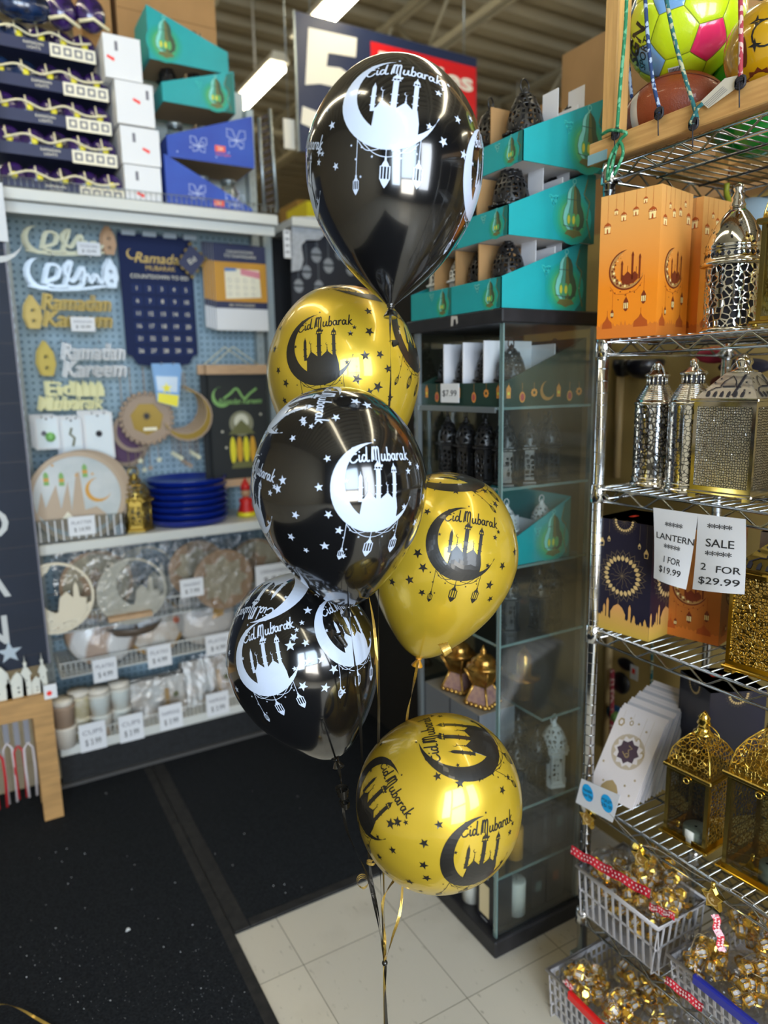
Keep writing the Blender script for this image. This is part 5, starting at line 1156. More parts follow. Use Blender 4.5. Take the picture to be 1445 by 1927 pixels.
# far goods seen in the gap over the bays
for (px0, py0, px1, py1, Y, mt, lb) in ((560, 375, 580, 408, 4.2, M('olive_carton', '8a6a28', rough=.8), 'brown carton far back left of the yellow one'), (577, 378, 625, 408, 4.0, M('yellow_carton', 'd8c814', rough=.5), 'bright yellow pack far behind the black top balloon')):
    a, b = q2(px0, py0, Y), q2(px1, py1, Y); mb = MB().box((a[0], Y, b[1]-.1), (b[0], Y+.3, a[1]), mt); tag(mb.build('far_carton', loc=(a[0], Y, b[1])), lb, 'carton')
mb = MB().box((.9, 3.9, 0), (5.5, 4.7, q2(577, 408, 4.0)[1]-.101), M('far_shelving_grey', '6a6456', rough=.7)); tag(mb.build('far_shelving', loc=(.9, 3.9, 0)), 'distant grey shelving block behind the lantern banner', 'shelving unit')
# ---- hanging price board
YS = 3.3; fS = FY(YS); m_bn = M('board_navy', '1e2a4a', rough=.45); m_br = M('board_red', 'd4141c', rough=.45); m_bc = M('board_cream', 'e8e2d2', rough=.5)
a = q2(554, 20, YS); b = q2(897, 97, YS); c = q2(540, 280, YS); z1, z0 = a[1], c[1]; W = b[0]-a[0]; H = z1-z0
t = thing('price_board', 'large navy hanging board with a cream numeral five and red panel', 'sign board', (a[0], YS, z0)); f = Fr((0, 0, 0), (1, 0, 0), (0, 0, 1))
mb = MB(); mb.box((0, 0, 0), (W, .012, H), m_bn); mb.box((-.006, -.001, -.004), (0, .013, H+.004), m_steel); mb.build('board', t)
mb = MB(); ax = lambda px, py: (q2(px, py, YS)[0]-a[0], q2(px, py, YS)[1]-z0)
five = [ax(580, 52), ax(671, 72), ax(669, 108), ax(617, 100), ax(614, 125)]
o_ = [ax(614, 125), ax(640, 128), ax(664, 145), ax(676, 172), ax(674, 205), ax(655, 232), ax(625, 245), ax(590, 243), ax(566, 232), ax(569, 200), ax(600, 212), ax(622, 210), ax(634, 195), ax(636, 178), ax(624, 163), ax(602, 158), ax(574, 160)]
mb.prism(f, (five[:4]+o_)[::-1], m_bc, .0005, .003); mb.build('numeral', t)
mb = MB(); P = [ax(697, 78), ax(896, 125), ax(896, 200), ax(695, 160)]; rx0, rx1 = P[0][0], W-.006; rz0, rz1 = H*.06, P[0][1]
mb.box((rx0, -.004, rz0), (rx1, -.0005, rz1), m_br); fr_ = Fr((0, -.004, 0), (1, 0, 0), (0, 0, 1)); mb.text(fr_, 'Parties', (rx0+rx1)/2+.01, ax(868, 152)[1], .085, m_bc, .001, bold=.03, width=(rx1-rx0)*.9)
mb.box((rx0, -.005, rz1-.30), (rx1, -.004, rz1-.296), m_rim); mb.build('red_panel', t)
for x in (.08, W-.08): MB().tube([(x, .006, H), (x, .006, RZ-.1-z0)], .003, m_steel, 5).build('hanging_cable', t)
mb = MB(); a2, b2 = q2(533, 222, YS+.05), q2(545, 280, YS+.05); mb.box((a2[0], YS+.05, b2[1]), (b2[0]+.03, YS+.055, a2[1]), m_bc); mb.tube([(b2[0], YS+.0525, a2[1]), (b2[0], YS+.0525, RZ-.1)], .002, m_steel, 4); tag(mb.build('edge_sign', loc=(a2[0], YS+.05, b2[1])), 'narrow cream sign just behind the left edge of the price board', 'sign')
# ------------------------------------------------------------------ glass case
CX0, CX1, CY0, CY1 = 1.06, 1.355, 1.285, 1.66
m_cbk = M('case_black', '17171a', rough=.45, noise=.3, nscale=20, col2='242326'); m_glass = FILM('case_glass', .05, .03, 'e4efec', edge=.9); m_gedge = M('glass_edge', '7f9c98', rough=.1, alpha=.6, coat=1.0); m_sheet = FILM('shelf_glass', .06, .03, 'f4f8f7', edge=.5); m_dust = FILM('dusty_glass', .06, .1, 'f6faf9', edge=.5, dust=.016)
t = thing('display_case', 'black-topped glass display case with lanterns on its shelves', 'display case', (CX0, CY0, 0))
def cp(nm, mb): o = mb.build(nm, t); o.location = (-CX0, -CY0, 0); return o
cp('base', MB().box((CX0-.012, CY0-.012, 0), (CX1+.01, CY1+.01, .05), m_cbk, bev=.004))
tpn = cp('top_panel', MB().box((CX0-.012, CY0-.012, 1.628), (CX1+.06, CY1+.02, 1.66), m_cbk, bev=.003))
cp('glass_front', MB().box((CX0+.006, CY0, .05), (CX1, CY0+.004, 1.628), m_dust)); cp('glass_back', MB().box((CX0, CY1-.004, .05), (CX1, CY1, 1.628), m_glass))
cp('corner_glass', MB().box((CX0, CY0, .05), (CX0+.004, CY0+.012, 1.628), m_gedge)); cp('corner_post', MB().box((CX1-.006, CY0+.005, .05), (CX1, CY0+.017, 1.628), m_steel)); cp('corner_post', MB().box((CX0, CY1-.02, .05), (CX0+.012, CY1-.005, 1.628), m_steel)); cp('corner_post', MB().box((CX0+.001, CY0+.0035, .05), (CX0+.006, CY0+.01, 1.628), m_chrome))
SZ = (1.44, 1.25, 1.055, .86, .395)
def gshelf(x0, z):
    mb = MB().box((x0+.002, CY0+.008, z-.006), (CX1-.010, CY1-.008, z), m_sheet); mb.box((x0, CY0+.006, z-.0065), (x0+.002, CY1-.006, z), m_gedge); mb.box((x0, CY0+.006, z-.0065), (CX1-.008, CY0+.008, z), m_gedge)
    cp('glass_shelf', mb)
for z in SZ: gshelf(CX0+.007, z)
gshelf(CX0+.15, .63)
cp('side_panel', MB().box((CX1-.004, CY0+.02, .05), (CX1, CY1-.005, .38), m_cbk)); cp('back_panel', MB().box((CX0+.03, CY1-.003, .05), (CX1-.005, CY1, .40), m_cbk))
for z in SZ[:2]: cp('shelf_rail', MB().box((CX0+.001, CY0+.03, z-.014), (CX0+.007, CY1-.02, z-.001), m_steel))
m_char = M('charcoal_box', '55585c', rough=.5); m_spk = M('white_chip', 'b8b4ae', rough=.7)
mb = MB(); fc = Fr((CX0-.012, 0, 0), (0, -1, 0), (0, 0, 1)); mb.poly(fc, [(-1.47, 1.634), (-1.46, 1.634), (-1.458, 1.648), (-1.45, 1.65), (-1.446, 1.636), (-1.44, 1.64), (-1.442, 1.656), (-1.468, 1.658)], m_spk, .0006); mb.build('chipped_paint', tpn)

# cardboard display trays: front faces the aisle (-X), side rises towards the back
def card_tray(name, label, ox, oy, oz, D, Lg, hf, hb, card, n, art_side=None, art_front=None, divm=None, divh=.11, rz=0.0):
    """ox,oy = front corner nearest the camera; extends +X (depth D) and +Y (length Lg)"""
    t = thing(name, label, 'display box', (ox, oy, oz), rz)
    fs = Fr((0, 0, 0), (1, 0, 0), (0, 0, 1)); ff = Fr((0, 0, 0), (0, -1, 0), (0, 0, 1))
    H = lambda x: hf+(hb-hf)*x/D
    mb = MB(); mb.prism(fs, [(0, 0), (D, 0), (D, hb), (0, hf)], card, -.003, 0)
    if art_side: art_side(mb, fs, D, H)
    mb.build('side_panel', t)
    mb = MB(); fs2 = Fr((0, Lg, 0), (1, 0, 0), (0, 0, 1)); mb.prism(fs2, [(0, 0), (D, 0), (D, hb), (0, hf)], card, 0, .003); mb.build('side_panel', t)
    mb = MB(); ff2 = Fr((0, Lg, 0), (0, -1, 0), (0, 0, 1)); mb.prism(ff2, [(0, 0), (Lg, 0), (Lg, hf), (0, hf)], card, -.003, 0)
    if art_front: art_front(mb, ff2, Lg, hf)
    mb.build('front_panel', t)
    MB().box((D-.003, 0, 0), (D, Lg, hb), card).build('back_panel', t); MB().box((.0035, .0035, .0), (D-.0035, Lg-.0035, .003), m_innw).build('floor_panel', t)
    cells = []
    for k in range(n+1):
        y = .006+(Lg-.012)*k/n
        if 0 < k < n:
            mb = MB(); mb.box((.012, y-.0015, .003), (D*.62, y+.0015, hf+divh), divm or m_card); mb.build('divider', t)
        if k < n: cells.append(y+(Lg-.012)/n/2)
    MB().box((D*.62, .006, .003), (D*.62+.003, Lg-.006, hf+divh*.9), m_innw).build('divider', t)
    return t, cells
def af_teal(mb, f, W, H):
    for x0 in (W*.0, W*.5):
        lantern_art(mb, f, x0+W*.4, H*.5, H*.9, .0004); mb.poly(f, [(x0+W*.46, 0.001), (x0+W*.5, 0.001), (x0+W*.5, H), (x0+W*.46, H)], m_dteal, .0003); arabesque(mb, f, x0+W*.27, H*.8, H*.2, m_lteal)
        mb.stroke(f, [(x0+W*.47, H*.95), (x0+W*.455, H*.7), (x0+W*.485, H*.5), (x0+W*.465, H*.2)], .002, m_brz, .0006)
def as_teal(mb, f, W, H): tray_art(mb, f, W, H)
def cornerpos(px, py, Y): p = at(px, py, Y=Y); return p.x, p.z
trays = [('bottom', 942, 581, 520, 1.285, .375, 4), ('middle', 955, 441, 385, 1.275, .37, 3), ('top', 983, 301, 243, 1.265, .37, 3)]
lz = 1.66; hb = [.165, .165, .17]; TR = []
for k, (nm, cx, yb, yt, Y, Lg, n) in enumerate(trays):
    x, z = cornerpos(cx, yb, Y); z2 = cornerpos(cx, yt, Y)[1]
    if k == 0: z = 1.661
    D = {0: .262, 1: .262, 2: .262}[k]
    tt, cells = card_tray('display_box', f'teal lantern-printed display box, {nm} of the three stacked on the glass case', x, Y, z, D, Lg, z2-z, hb[k], m_teal, n, as_teal, af_teal, m_card, .085)
    TR.append((tt, cells, x, Y, z, z2-z, D))

BL = mini_lantern('table_lantern', (m_bk, m_bkp), .180, .098, 6, .38)
desc = {0: [(BL, 'black lantern nearest the corner of the bottom teal box'), (BL, 'black lantern second from the corner of the bottom teal box'), (LW, 'white lantern third from the corner of the bottom teal box'), (LW, 'white lantern at the far end of the bottom teal box')],
        1: [(BL, 'black lantern nearest the corner of the middle teal box'), (BL, 'black lantern in the middle cell of the middle teal box'), (BL, 'black lantern at the far end of the middle teal box')],
        2: [(BL, 'black lantern nearest the corner of the top teal box'), (BL, 'black lantern in the middle cell of the top teal box'), (BL, 'black lantern at the far end of the top teal box')]}
for k, (tt, cells, x, y, z, hf, D) in enumerate(TR):
    for i, cy in enumerate(cells):
        pr, lb = desc[k][i]; put_lantern(pr, lb, (x+.062, y+cy, z+.0035), ((.98 if k else .9) if pr is BL else .8), .2+.3*i, 'lanterns in the teal boxes')
    pr = LW if k == 0 else BL
    put_lantern(pr, ('white' if k == 0 else 'black')+f' lantern in the rear row of the {["bottom", "middle", "top"][k]} teal box', (x+D*.79, y+cells[0], z+.0035), .8 if pr is LW else .98, .5, 'lanterns in the teal boxes')
    # white folded divider sheets
    for j, xx in enumerate((.42, .72)):
        hh = hf+.085-.0*j; mb = MB(); mb.box((x+D*xx-.0, y+.012, z+.004), (x+D*xx+.0015, y+.012+.05, z+hh+.02+.02*j), m_innw); tag(mb.build('white_sheet', loc=(x+D*xx, y+.012, z)), f'{"front" if j == 0 else "rear"} white card sheet standing in the {["bottom", "middle", "top"][k]} teal box', 'card sheet', 'white card sheets in the teal boxes')

# inside: green ornament box with black lanterns on the top shelf
m_gcard = M('dark_green_card', '17352b', rough=.5); m_oro = M('orange_ornament_print', 'd08a3c', rough=.5); m_oro2 = M('crimson_ornament_print', 'a8484a', rough=.5); m_mb = M('moon_brown_print', 'a5763c', rough=.5)
def orn_row(mb, f, W, H, xs):
    for i, x in enumerate(xs):
        k = i % 3; y = H*(.45 if k else .6); mb.stroke(f, [(x, y), (x, H*.98)], .0008, m_oro, .0004)
        if k == 0: mb.poly(f, [(x-.006, y-.014), (x+.006, y-.014), (x+.007, y+.008), (x, y+.018), (x-.007, y+.008)], m_oro, .0006); mb.poly(f, circ(x, y-.003, .004, 8), m_glow, .0009)
        elif k == 1: mb.poly(f, circ(x, y-.004, .009, 12, .013), m_oro, .0006); mb.poly(f, circ(x, y-.004, .006, 10, .009), m_oro2, .0009)
        else: mb.poly(f, star(x, y+.006, .011, 8, .75), m_oro, .0006); mb.poly(f, circ(x, y+.006, .004, 8), m_gcard, .0009)
def af_g(mb, f, W, H): orn_row(mb, f, W, H, [W*.08+W*.14*k for k in range(4)]+[W*.68, W*.82, W*.95])
def as_g(mb, f, W, H):
    h = H(0); orn_row(mb, f, W, h, [W*.06, W*.22, W*.36]); orn_row(mb, f, W, h, [W*.92, W*.8, W*.66][::-1]); mb.poly(f, crescent(W*.52, h*.62, h*.42, ix=.2, iy=.18, ir=.85, n=16), m_mb, .0008)
tt, cells = card_tray('display_box', 'dark green ornament-printed display box on the top shelf of the case', CX0+.012, CY0+.012, 1.4405, .26, .345, .055, .16, m_gcard, 4, as_g, af_g, m_innw, .10)
for i, cy in enumerate(cells):
    put_lantern(BL, ['black lantern nearest the corner in the dark green box', 'second black lantern in the dark green box', 'third black lantern in the dark green box', 'farthest black lantern in the dark green box'][i], (CX0+.075, CY0+.012+cy, 1.4445), .80, .3, 'lanterns in the dark green box')
put_lantern(BL, 'black lantern in the rear row of the dark green box', (CX0+.215, CY0+.06, 1.4445), .80, .3, 'lanterns in the dark green box')
# price tag $7.99
ft = Fr((CX0+.006, 0, 0), (0, -1, 0), (0, 0, 1)); p1, p2 = at(830, 722, X=CX0+.005), at(864, 758, X=CX0+.005)
mb = MB(); mb.box((CX0+.0035, p2.y, p2.z), (CX0+.005, p1.y, p1.z), m_white); ft = Fr((CX0+.0035, 0, 0), (0, -1, 0), (0, 0, 1)); mb.text(ft, '$7.99', -(p1.y+p2.y)/2, (p1.z+p2.z)/2, (p1.z-p2.z)*.32, m_dark, .0006, width=(p1.y-p2.y)*.78)
tag(mb.build('price_tag', loc=(CX0, p2.y, p2.z)), 'white price tag reading $7.99 on the dark green box', 'price tag')
# row of tall black lanterns on the second shelf
TL = mini_lantern('table_lantern', (m_bk, m_bkp), .165, .062, 6)
def row(z, items, label, grp, proto, sc, h0=0.0):
    for i, (x, y) in enumerate(items): put_lantern(proto, label[i], (x, y, z+.0005), sc, .25*i, grp)
ys = [1.33, 1.41, 1.49, 1.57]
row(1.25, [(CX0+.05, y) for y in ys]+[(CX0+.125, 1.335), (CX0+.2, 1.34), (CX0+.125, 1.43), (CX0+.255, 1.42)], ['tall black lantern at the corner of the second case shelf', 'tall black lantern second along the open side of the second case shelf', 'tall black lantern third along the open side of the second case shelf', 'tall black lantern at the far end of the second case shelf', 'tall black lantern just behind the front glass of the second case shelf, left one', 'tall black lantern just behind the front glass of the second case shelf, right one', 'tall black lantern in the middle of the second case shelf', 'tall black lantern at the back right of the second case shelf'], 'black lanterns on the second case shelf', TL, 1.0)
# teal box with white lanterns
tt, cells = card_tray('display_box', 'teal display box with white lanterns inside the glass case', CX0+.015, CY0+.012, 1.0555, .22, .30, .05, .155, m_teal, 3, as_teal, af_teal, m_innw, .05)
for i, cy in enumerate(cells): put_lantern(LW, ['white lantern nearest the corner in the cased teal box', 'second white lantern in the cased teal box', 'third white lantern in the cased teal box'][i], (CX0+.072, CY0+.012+cy, 1.0595), .72, .2, 'white lanterns in the cased teal box')
put_lantern(LW, 'white lantern at the right of the cased teal box', (CX0+.182, CY0+.06, 1.0595), .72, .2, 'white lanterns in the cased teal box')
# black lanterns, fourth shelf
row(.86, [(CX0+.10, 1.37), (CX0+.175, 1.34), (CX0+.24, 1.36)], ['black lantern at left on the fourth case shelf', 'black lantern in the middle of the fourth case shelf', 'black lantern at right on the fourth case shelf'], 'black lanterns on the fourth case shelf', TL, 1.0)
# gold burners on grey boxes
m_bgold = M('burner_gold', (0.66, 0.40, 0.10), rough=.22, metal=.85, noise=.4, nscale=30, col2='8a5a20'); m_bmar = M('burner_enamel', 'b08c78', rough=.3, noise=.5, nscale=60, col2='8a6a6e')
def burner(label, loc, rz, s=1.0):
    t = thing('incense_burner', label, 'incense burner', loc, rz, 'gold incense burners'); t.scale = (s, s, s)
    mb = MB(); prof = [(.046, .004), (.040, .016), (.031, .034), (.024, .048)]; mb.lathe(prof, m_bmar, 4, sm=False, rot=pi/4)
    for k in range(4):
        a = pi/4+pi/2*k; mb.tube([(cos(a)*r, sin(a)*r, z) for r, z in prof], .003, m_bgold, 6)
        for j in range(5):
            b = a+pi/2; u = (j+.5)/5; x = cos(a)*.046*(1-u)+cos(b)*.046*u; y = sin(a)*.046*(1-u)+sin(b)*.046*u; mb.ball((x, y, .006), .006, m_bgold, 5)
    mb.build('flared_base', t)
    mb = MB(); mb.lathe([(.026, .048), (.027, .052), (.025, .054)], m_bgold, 4, sm=False, rot=pi/4); p2 = [(.026, .053), (.034, .07), (.046, .092)]; mb.lathe(p2, m_bgold, 4, sm=False, rot=pi/4)
    for k in range(4): a = pi/4+pi/2*k; mb.tube([(cos(a)*r, sin(a)*r, z) for r, z in p2], .0028, m_bgold, 6)
    mb.build('cup', t)
    mb = MB(); mb.lathe([(.042, .0925), (.04, .1), (.028, .104), (.03, .112), (.02, .122), (.006, .128), (.008, .134), (.003, .142), (.0005, .15)], m_bgold, 14); mb.build('lid', t)
m_gbox = M('grey_carton', '6a6e74', rough=.45); m_gtop = M('grey_carton_top', '8f8678', rough=.5)
zb = .63; zt = at(905, 1340, X=CX0+.03).z
pts = []
gx = CX0+.015; ya, mid, yb = 1.382, 1.512, 1.642
for (y0, y1, lb) in ((ya, mid-.001, 'grey carton under the nearer gold burner'), (mid+.001, yb, 'grey carton under the farther gold burner')):
    mb = MB().box((gx, y0, .3955), (gx+.12, y1, .636), m_gbox); mb.box((gx+.0005, y0+.0005, .636), (gx+.1195, y1-.0005, .637), m_gtop); mb.box((gx-.0006, y0, .3955), (gx, y0+.003, .636), m_chrome); tag(mb.build('grey_carton', loc=(gx, y0, .3955)), lb, 'carton', 'grey cartons in the case')
burner('gold incense burner nearest the case corner', (gx+.055, ya+.055, .6371), .35, 1.12); burner('gold incense burner second from the case corner', (gx+.055, mid+.035, .6371), .35, 1.12)
mb = MB().lathe([(.028, 0), (.03, .05), (.045, .058), (.045, .062), (.02, .066), (.022, .12), (.001, .15)], m_bgold, 16, c=(CX0+.2, 1.42, .6305)); tag(mb.build('gold_canister', loc=(CX0+.2, 1.42, .6305)), 'gold and brown canister behind the nearest burner', 'canister')
# lower shelves: lanterns, candles, dark cartons
row(.395, [(CX0+.10, 1.335), (CX0+.175, 1.335), (CX0+.19, 1.43)], ['black lantern at the middle of the fifth case shelf', 'black lantern right of the middle one on the fifth case shelf', 'black lantern at left on the fifth case shelf'], 'black lanterns on the fifth case shelf', TL, 1.12)
put_lantern(LW, 'white lantern at the right of the fifth case shelf', (CX0+.245, 1.345, .3955), .95, .2)
m_wax = M('amber_wax', 'b88a2c', rough=.5, emit=.0); m_wax2 = M('olive_wax', 'b0a84a', rough=.5); m_blc = M('black_carton', '1c1b22', rough=.4); m_ivory = M('ivory_window', 'd8c8a0', rough=.4); m_wc = M('pale_candle', 'cfd0c8', rough=.5)
mb = MB().box((CX0+.012, 1.31, .0505), (CX0+.075, 1.385, .205), m_blc, bev=.001); fb = Fr((CX0+.012, 0, 0), (0, -1, 0), (0, 0, 1)); mb.poly(fb, [(-1.372, .07), (-1.33, .07), (-1.33, .165), (-1.372, .165)], m_ivory, .0005); mb.poly(fb, [(-1.36, .185), (-1.335, .185), (-1.335, .195), (-1.36, .195)], m_white, .0005); mb.text(fb, 'CANDLE', -1.35, .058, .005, m_white, .0007)
tag(mb.build('candle_carton', loc=(CX0+.012, 1.31, .0505)), 'black candle carton with an ivory window at the case corner', 'carton')
for (x, y, z, r, h, mt, lb) in ((CX0+.11, 1.335, .0505, .026, .1, m_wc, 'pale pillar candle behind the black candle carton'), (CX0+.04, 1.44, .0505, .03, .12, m_wc, 'white pillar candle on the case floor'), (CX0+.105, 1.34, .2205, .024, .09, m_wax, 'amber pillar candle on the lowest glass shelf'), (CX0+.05, 1.345, .2205, .022, .075, m_wax, 'smaller amber candle at the case corner'), (CX0+.11, 1.40, .2205, .024, .12, m_wax2, 'olive pillar candle behind the amber one')):
    t2 = thing('pillar_candle', lb, 'candle', (x, y, z)); MB().lathe([(r, 0), (r, h-.003), (r*.9, h), (.001, h-.004)], mt, 18).build('wax_body', t2); MB().tube([(0, 0, h-.004), (.001, 0, h+.008)], .001, m_dark, 4).build('wick', t2)
gshelf(CX0+.007, .22)
for k, (x0, x1, z0, z1, lb) in enumerate(((.15, .20, .0505, .17, 'black carton left of the middle on the case floor'), (.205, .27, .0505, .19, 'black carton at right on the case floor'), (.15, .215, .2205, .36, 'black carton with white lettering on the lowest glass shelf'), (.22, .275, .2205, .35, 'black carton at right on the lowest glass shelf'))):
    mb = MB().box((CX0+x0, CY0+.03, z0), (CX0+x1, CY0+.12, z1), m_blc, bev=.001); fq = Fr((0, CY0+.03, 0), (1, 0, 0), (0, 0, 1)); cx = CX0+(x0+x1)/2
    if k == 2: mb.text(fq, 'LED CANDLE', cx+.01, (z0+z1)/2, .012, m_grey, .0006, rot=pi/2)
    else: mb.poly(fq, [(cx-.012, (z0+z1)/2-.01), (cx+.01, (z0+z1)/2-.01), (cx+.01, (z0+z1)/2+.02), (cx-.012, (z0+z1)/2+.02)], M('dim_print', '4a5a58', rough=.6) if k != 1 else M('rust_print', '6a3a26', rough=.6), .0006)
    tag(mb.build('black_carton', loc=(CX0+x0, CY0+.03, z0)), lb, 'carton')
# brown cartons stored high behind the case
p = at(1060, 105, Y=2.9)
zc = at(1000, 200, Y=1.9).z
hs = [((985, 145, 1062, 190), 2.15, .5, 'large brown carton high behind the top teal box'), ]
a = at(1058, 104, X=1.75); zt = a.z
t = MB().box((1.75, a.y-.5, 1.95), (2.25, a.y, zt), m_card); t.box((1.749, a.y-.26, 1.95), (1.75, a.y-.24, zt), m_cardd)
tag(t.build('cardboard_carton', loc=(1.75, a.y-.5, 1.95)), 'large brown carton stored high behind the glass case', 'carton')
t = MB().box((1.72, a.y+.05, 1.95), (2.1, a.y+.45, zt-.13), m_card); tag(t.build('cardboard_carton', loc=(1.72, a.y, 1.95)), 'smaller brown carton beside the large one behind the case', 'carton')
t = MB().box((1.74, a.y+.5, 1.95), (2.1, a.y+.9, zt-.16), M('pale_carton', 'a8a288', rough=.8)); tag(t.build('cardboard_carton', loc=(1.74, a.y+.5, 1.95)), 'pale carton farthest left in the high row behind the case', 'carton')
mb = MB().box((1.7, .2, 0), (1.735, 1.95, 1.93), M('slat_backing', 'b09658', rough=.7, noise=.2, nscale=3)); mb.box((1.7, .2, 1.93), (2.4, 2.7, 1.949), m_card); mb.box((1.45, 1.96, 0), (2.4, 2.7, 1.9), M('aisle_dark', '1d1a17', rough=.8)); mb.box((1.45, 1.42, 0), (1.5, 1.72, 1.55), M('aisle_brown', '5a4c34', rough=.8, noise=.5, nscale=7))
tag(mb.build('slatwall_unit', loc=(1.7, .2, 0)), 'tan slatwall unit running behind the glass case and wire rack', 'slatwall')
# ------------------------------------------------------------------ chrome wire rack
GX0, GX1, GY1, GY0 = 1.18, 1.60, 1.10, -.06
m_rk = M('rack_chrome', 'd4d6d8', rough=.14, metal=1.0); m_rkd = M('rack_wire', '9fa2a4', rough=.2, metal=1.0)
t = thing('wire_rack', 'chrome wire shelving rack on the right holding lanterns and boxes', 'rack', (GX0, GY1, 0))
def rp(nm, mb, parent=t): o = mb.build(nm, parent); o.location = (-GX0, -GY1, 0); return o
for (x, y) in ((GX0, GY1), (GX1, GY1), (GX0, GY0), (GX1, GY0)):
    mb = MB(); mb.tube([(x, y, .11), (x, y, 1.90)], .0125, m_rk, 16)
    z = .2
    while z < 1.88: mb.tube([(x, y, z), (x, y, z+.0016)], .0129, m_rkd, 16); z += .0254
    mb.tube([(x, y, 1.90), (x, y, 1.912)], .013, m_dark, 14); rp('post', mb)
SZR = (1.925, 1.58, 1.268, .945, .522, .215)
def zig(mb, p, q, z0, z1, n, r, mt):
    P = []
    for k in range(n+1):
        f = k/n; b = p.lerp(q, f); zz = z0 if k % 2 else z1; d = (q-p)/n*.12
        P += [V((b.x, b.y, zz))-d, V((b.x, b.y, zz))+d]
    mb.tube(P, r, mt, 6)
for z in SZR:
    mb = MB(); a, b, c, d = V((GX0-.003, GY1, 0)), V((GX0-.003, GY0, 0)), V((GX1, GY0, 0)), V((GX1, GY1, 0))
    for (p, q, n) in ((a, b, 28), (a+V((.003, 0, 0)), d, 10), (d, c, 28)):
        for zz in (z-.003, z-.030): mb.tube([V((p.x, p.y, zz)), V((q.x, q.y, zz))], .003, m_rk, 6)
        zig(mb, p, q, z-.028, z-.006, n, .0022, m_rkd)
    y = GY1-.02
    while y > GY0: mb.tube([(GX0-.003, y, z), (GX1, y, z)], .0018, m_rkd, 5); y -= .0235
    for x in (GX0+.14, GX0+.28): mb.tube([(x, GY1, z-.006), (x, GY0, z-.006)], .003, m_rkd, 6)
    for (x, y) in ((GX0, GY1), (GX1, GY1), (GX0, GY0), (GX1, GY0)): mb.lathe([(.0135, z-.036), (.0175, z-.034), (.0160, z+.004), (.0135, z+.006)], m_rk, 16, c=(x, y, 0))
    rp('wire_shelf', mb)
for k, (x, y) in enumerate(((GX0, GY1), (GX1, GY1), (GX0, GY0), (GX1, GY0))):
    mb = MB(); f = Fr((x-.01, y, .038), (0, 0, 1), (1, 0, 0), (0, 1, 0)); mb.lathe([(.001, -.014), (.03, -.014), (.0375, -.009), (.038, 0), (.0375, .009), (.03, .014), (.001, .014)], m_dark, 22, fr=Fr((x-.012, y, .038), (1, 0, 0), (0, 0, 1), (0, -1, 0)))
    wheel = mb; mb = MB(); mb.box((x-.02, y-.019, .04), (x+.0, y-.016, .09), m_steel); mb.box((x-.02, y+.016, .04), (x+.0, y+.019, .09), m_steel); mb.box((x-.02, y-.019, .09), (x+.012, y+.019, .095), m_steel); mb.tube([(x, y, .09), (x, y, .115)], .008, m_steel, 8)
    cs_ = rp('caster', mb); wheel.build('wheel', cs_)
# --- wooden ball pen on top
m_wd = M('ball_pen_wood', 'd3a465', rough=.5, noise=.18, nscale=9, stretch=(14, 1.2, 14), col2='bf8e52')
zr = 1.934
pen = thing('ball_pen', 'wooden frame of two-by-two bars standing on top of the wire rack', 'wooden frame', (GX0, GY1, zr))
def pp_(nm, mb): o = mb.build(nm, pen); o.location = (-GX0, -GY1, -zr); return o
p1 = at(1136, 150, X=1.165); p2 = at(1162, 150, X=1.165)
pp_('bottom_rail', MB().box((1.165, GY0, zr), (1.202, 1.145, zr+.042), m_wd, bev=.002))
mbw = M('post_wood', 'd9ab68', rough=.5, noise=.15, nscale=8, stretch=(14, 14, 1.2), col2='c6985a')
pp_('upright', MB().box((1.165, p2.y+.004, zr+.0425), (1.202, p1.y+.002, 2.9), mbw, bev=.002))
pp_('end_rail', MB().box((1.2025, 1.105, zr), (1.60, 1.14, zr+.04), m_wd)); pp_('rear_upright', MB().box((1.565, 1.105, zr+.041), (1.60, 1.14, 2.9), mbw)); pp_('rear_rail', MB().box((1.565, GY0, zr), (1.6, 1.1, zr+.042), m_wd))
mb = MB().box((1.1635, 1.095, zr+.0005), (1.165, 1.146, zr+.020), M('blue_tape', '7fa6b0', rough=.5)); pp_('tape_strip', mb)
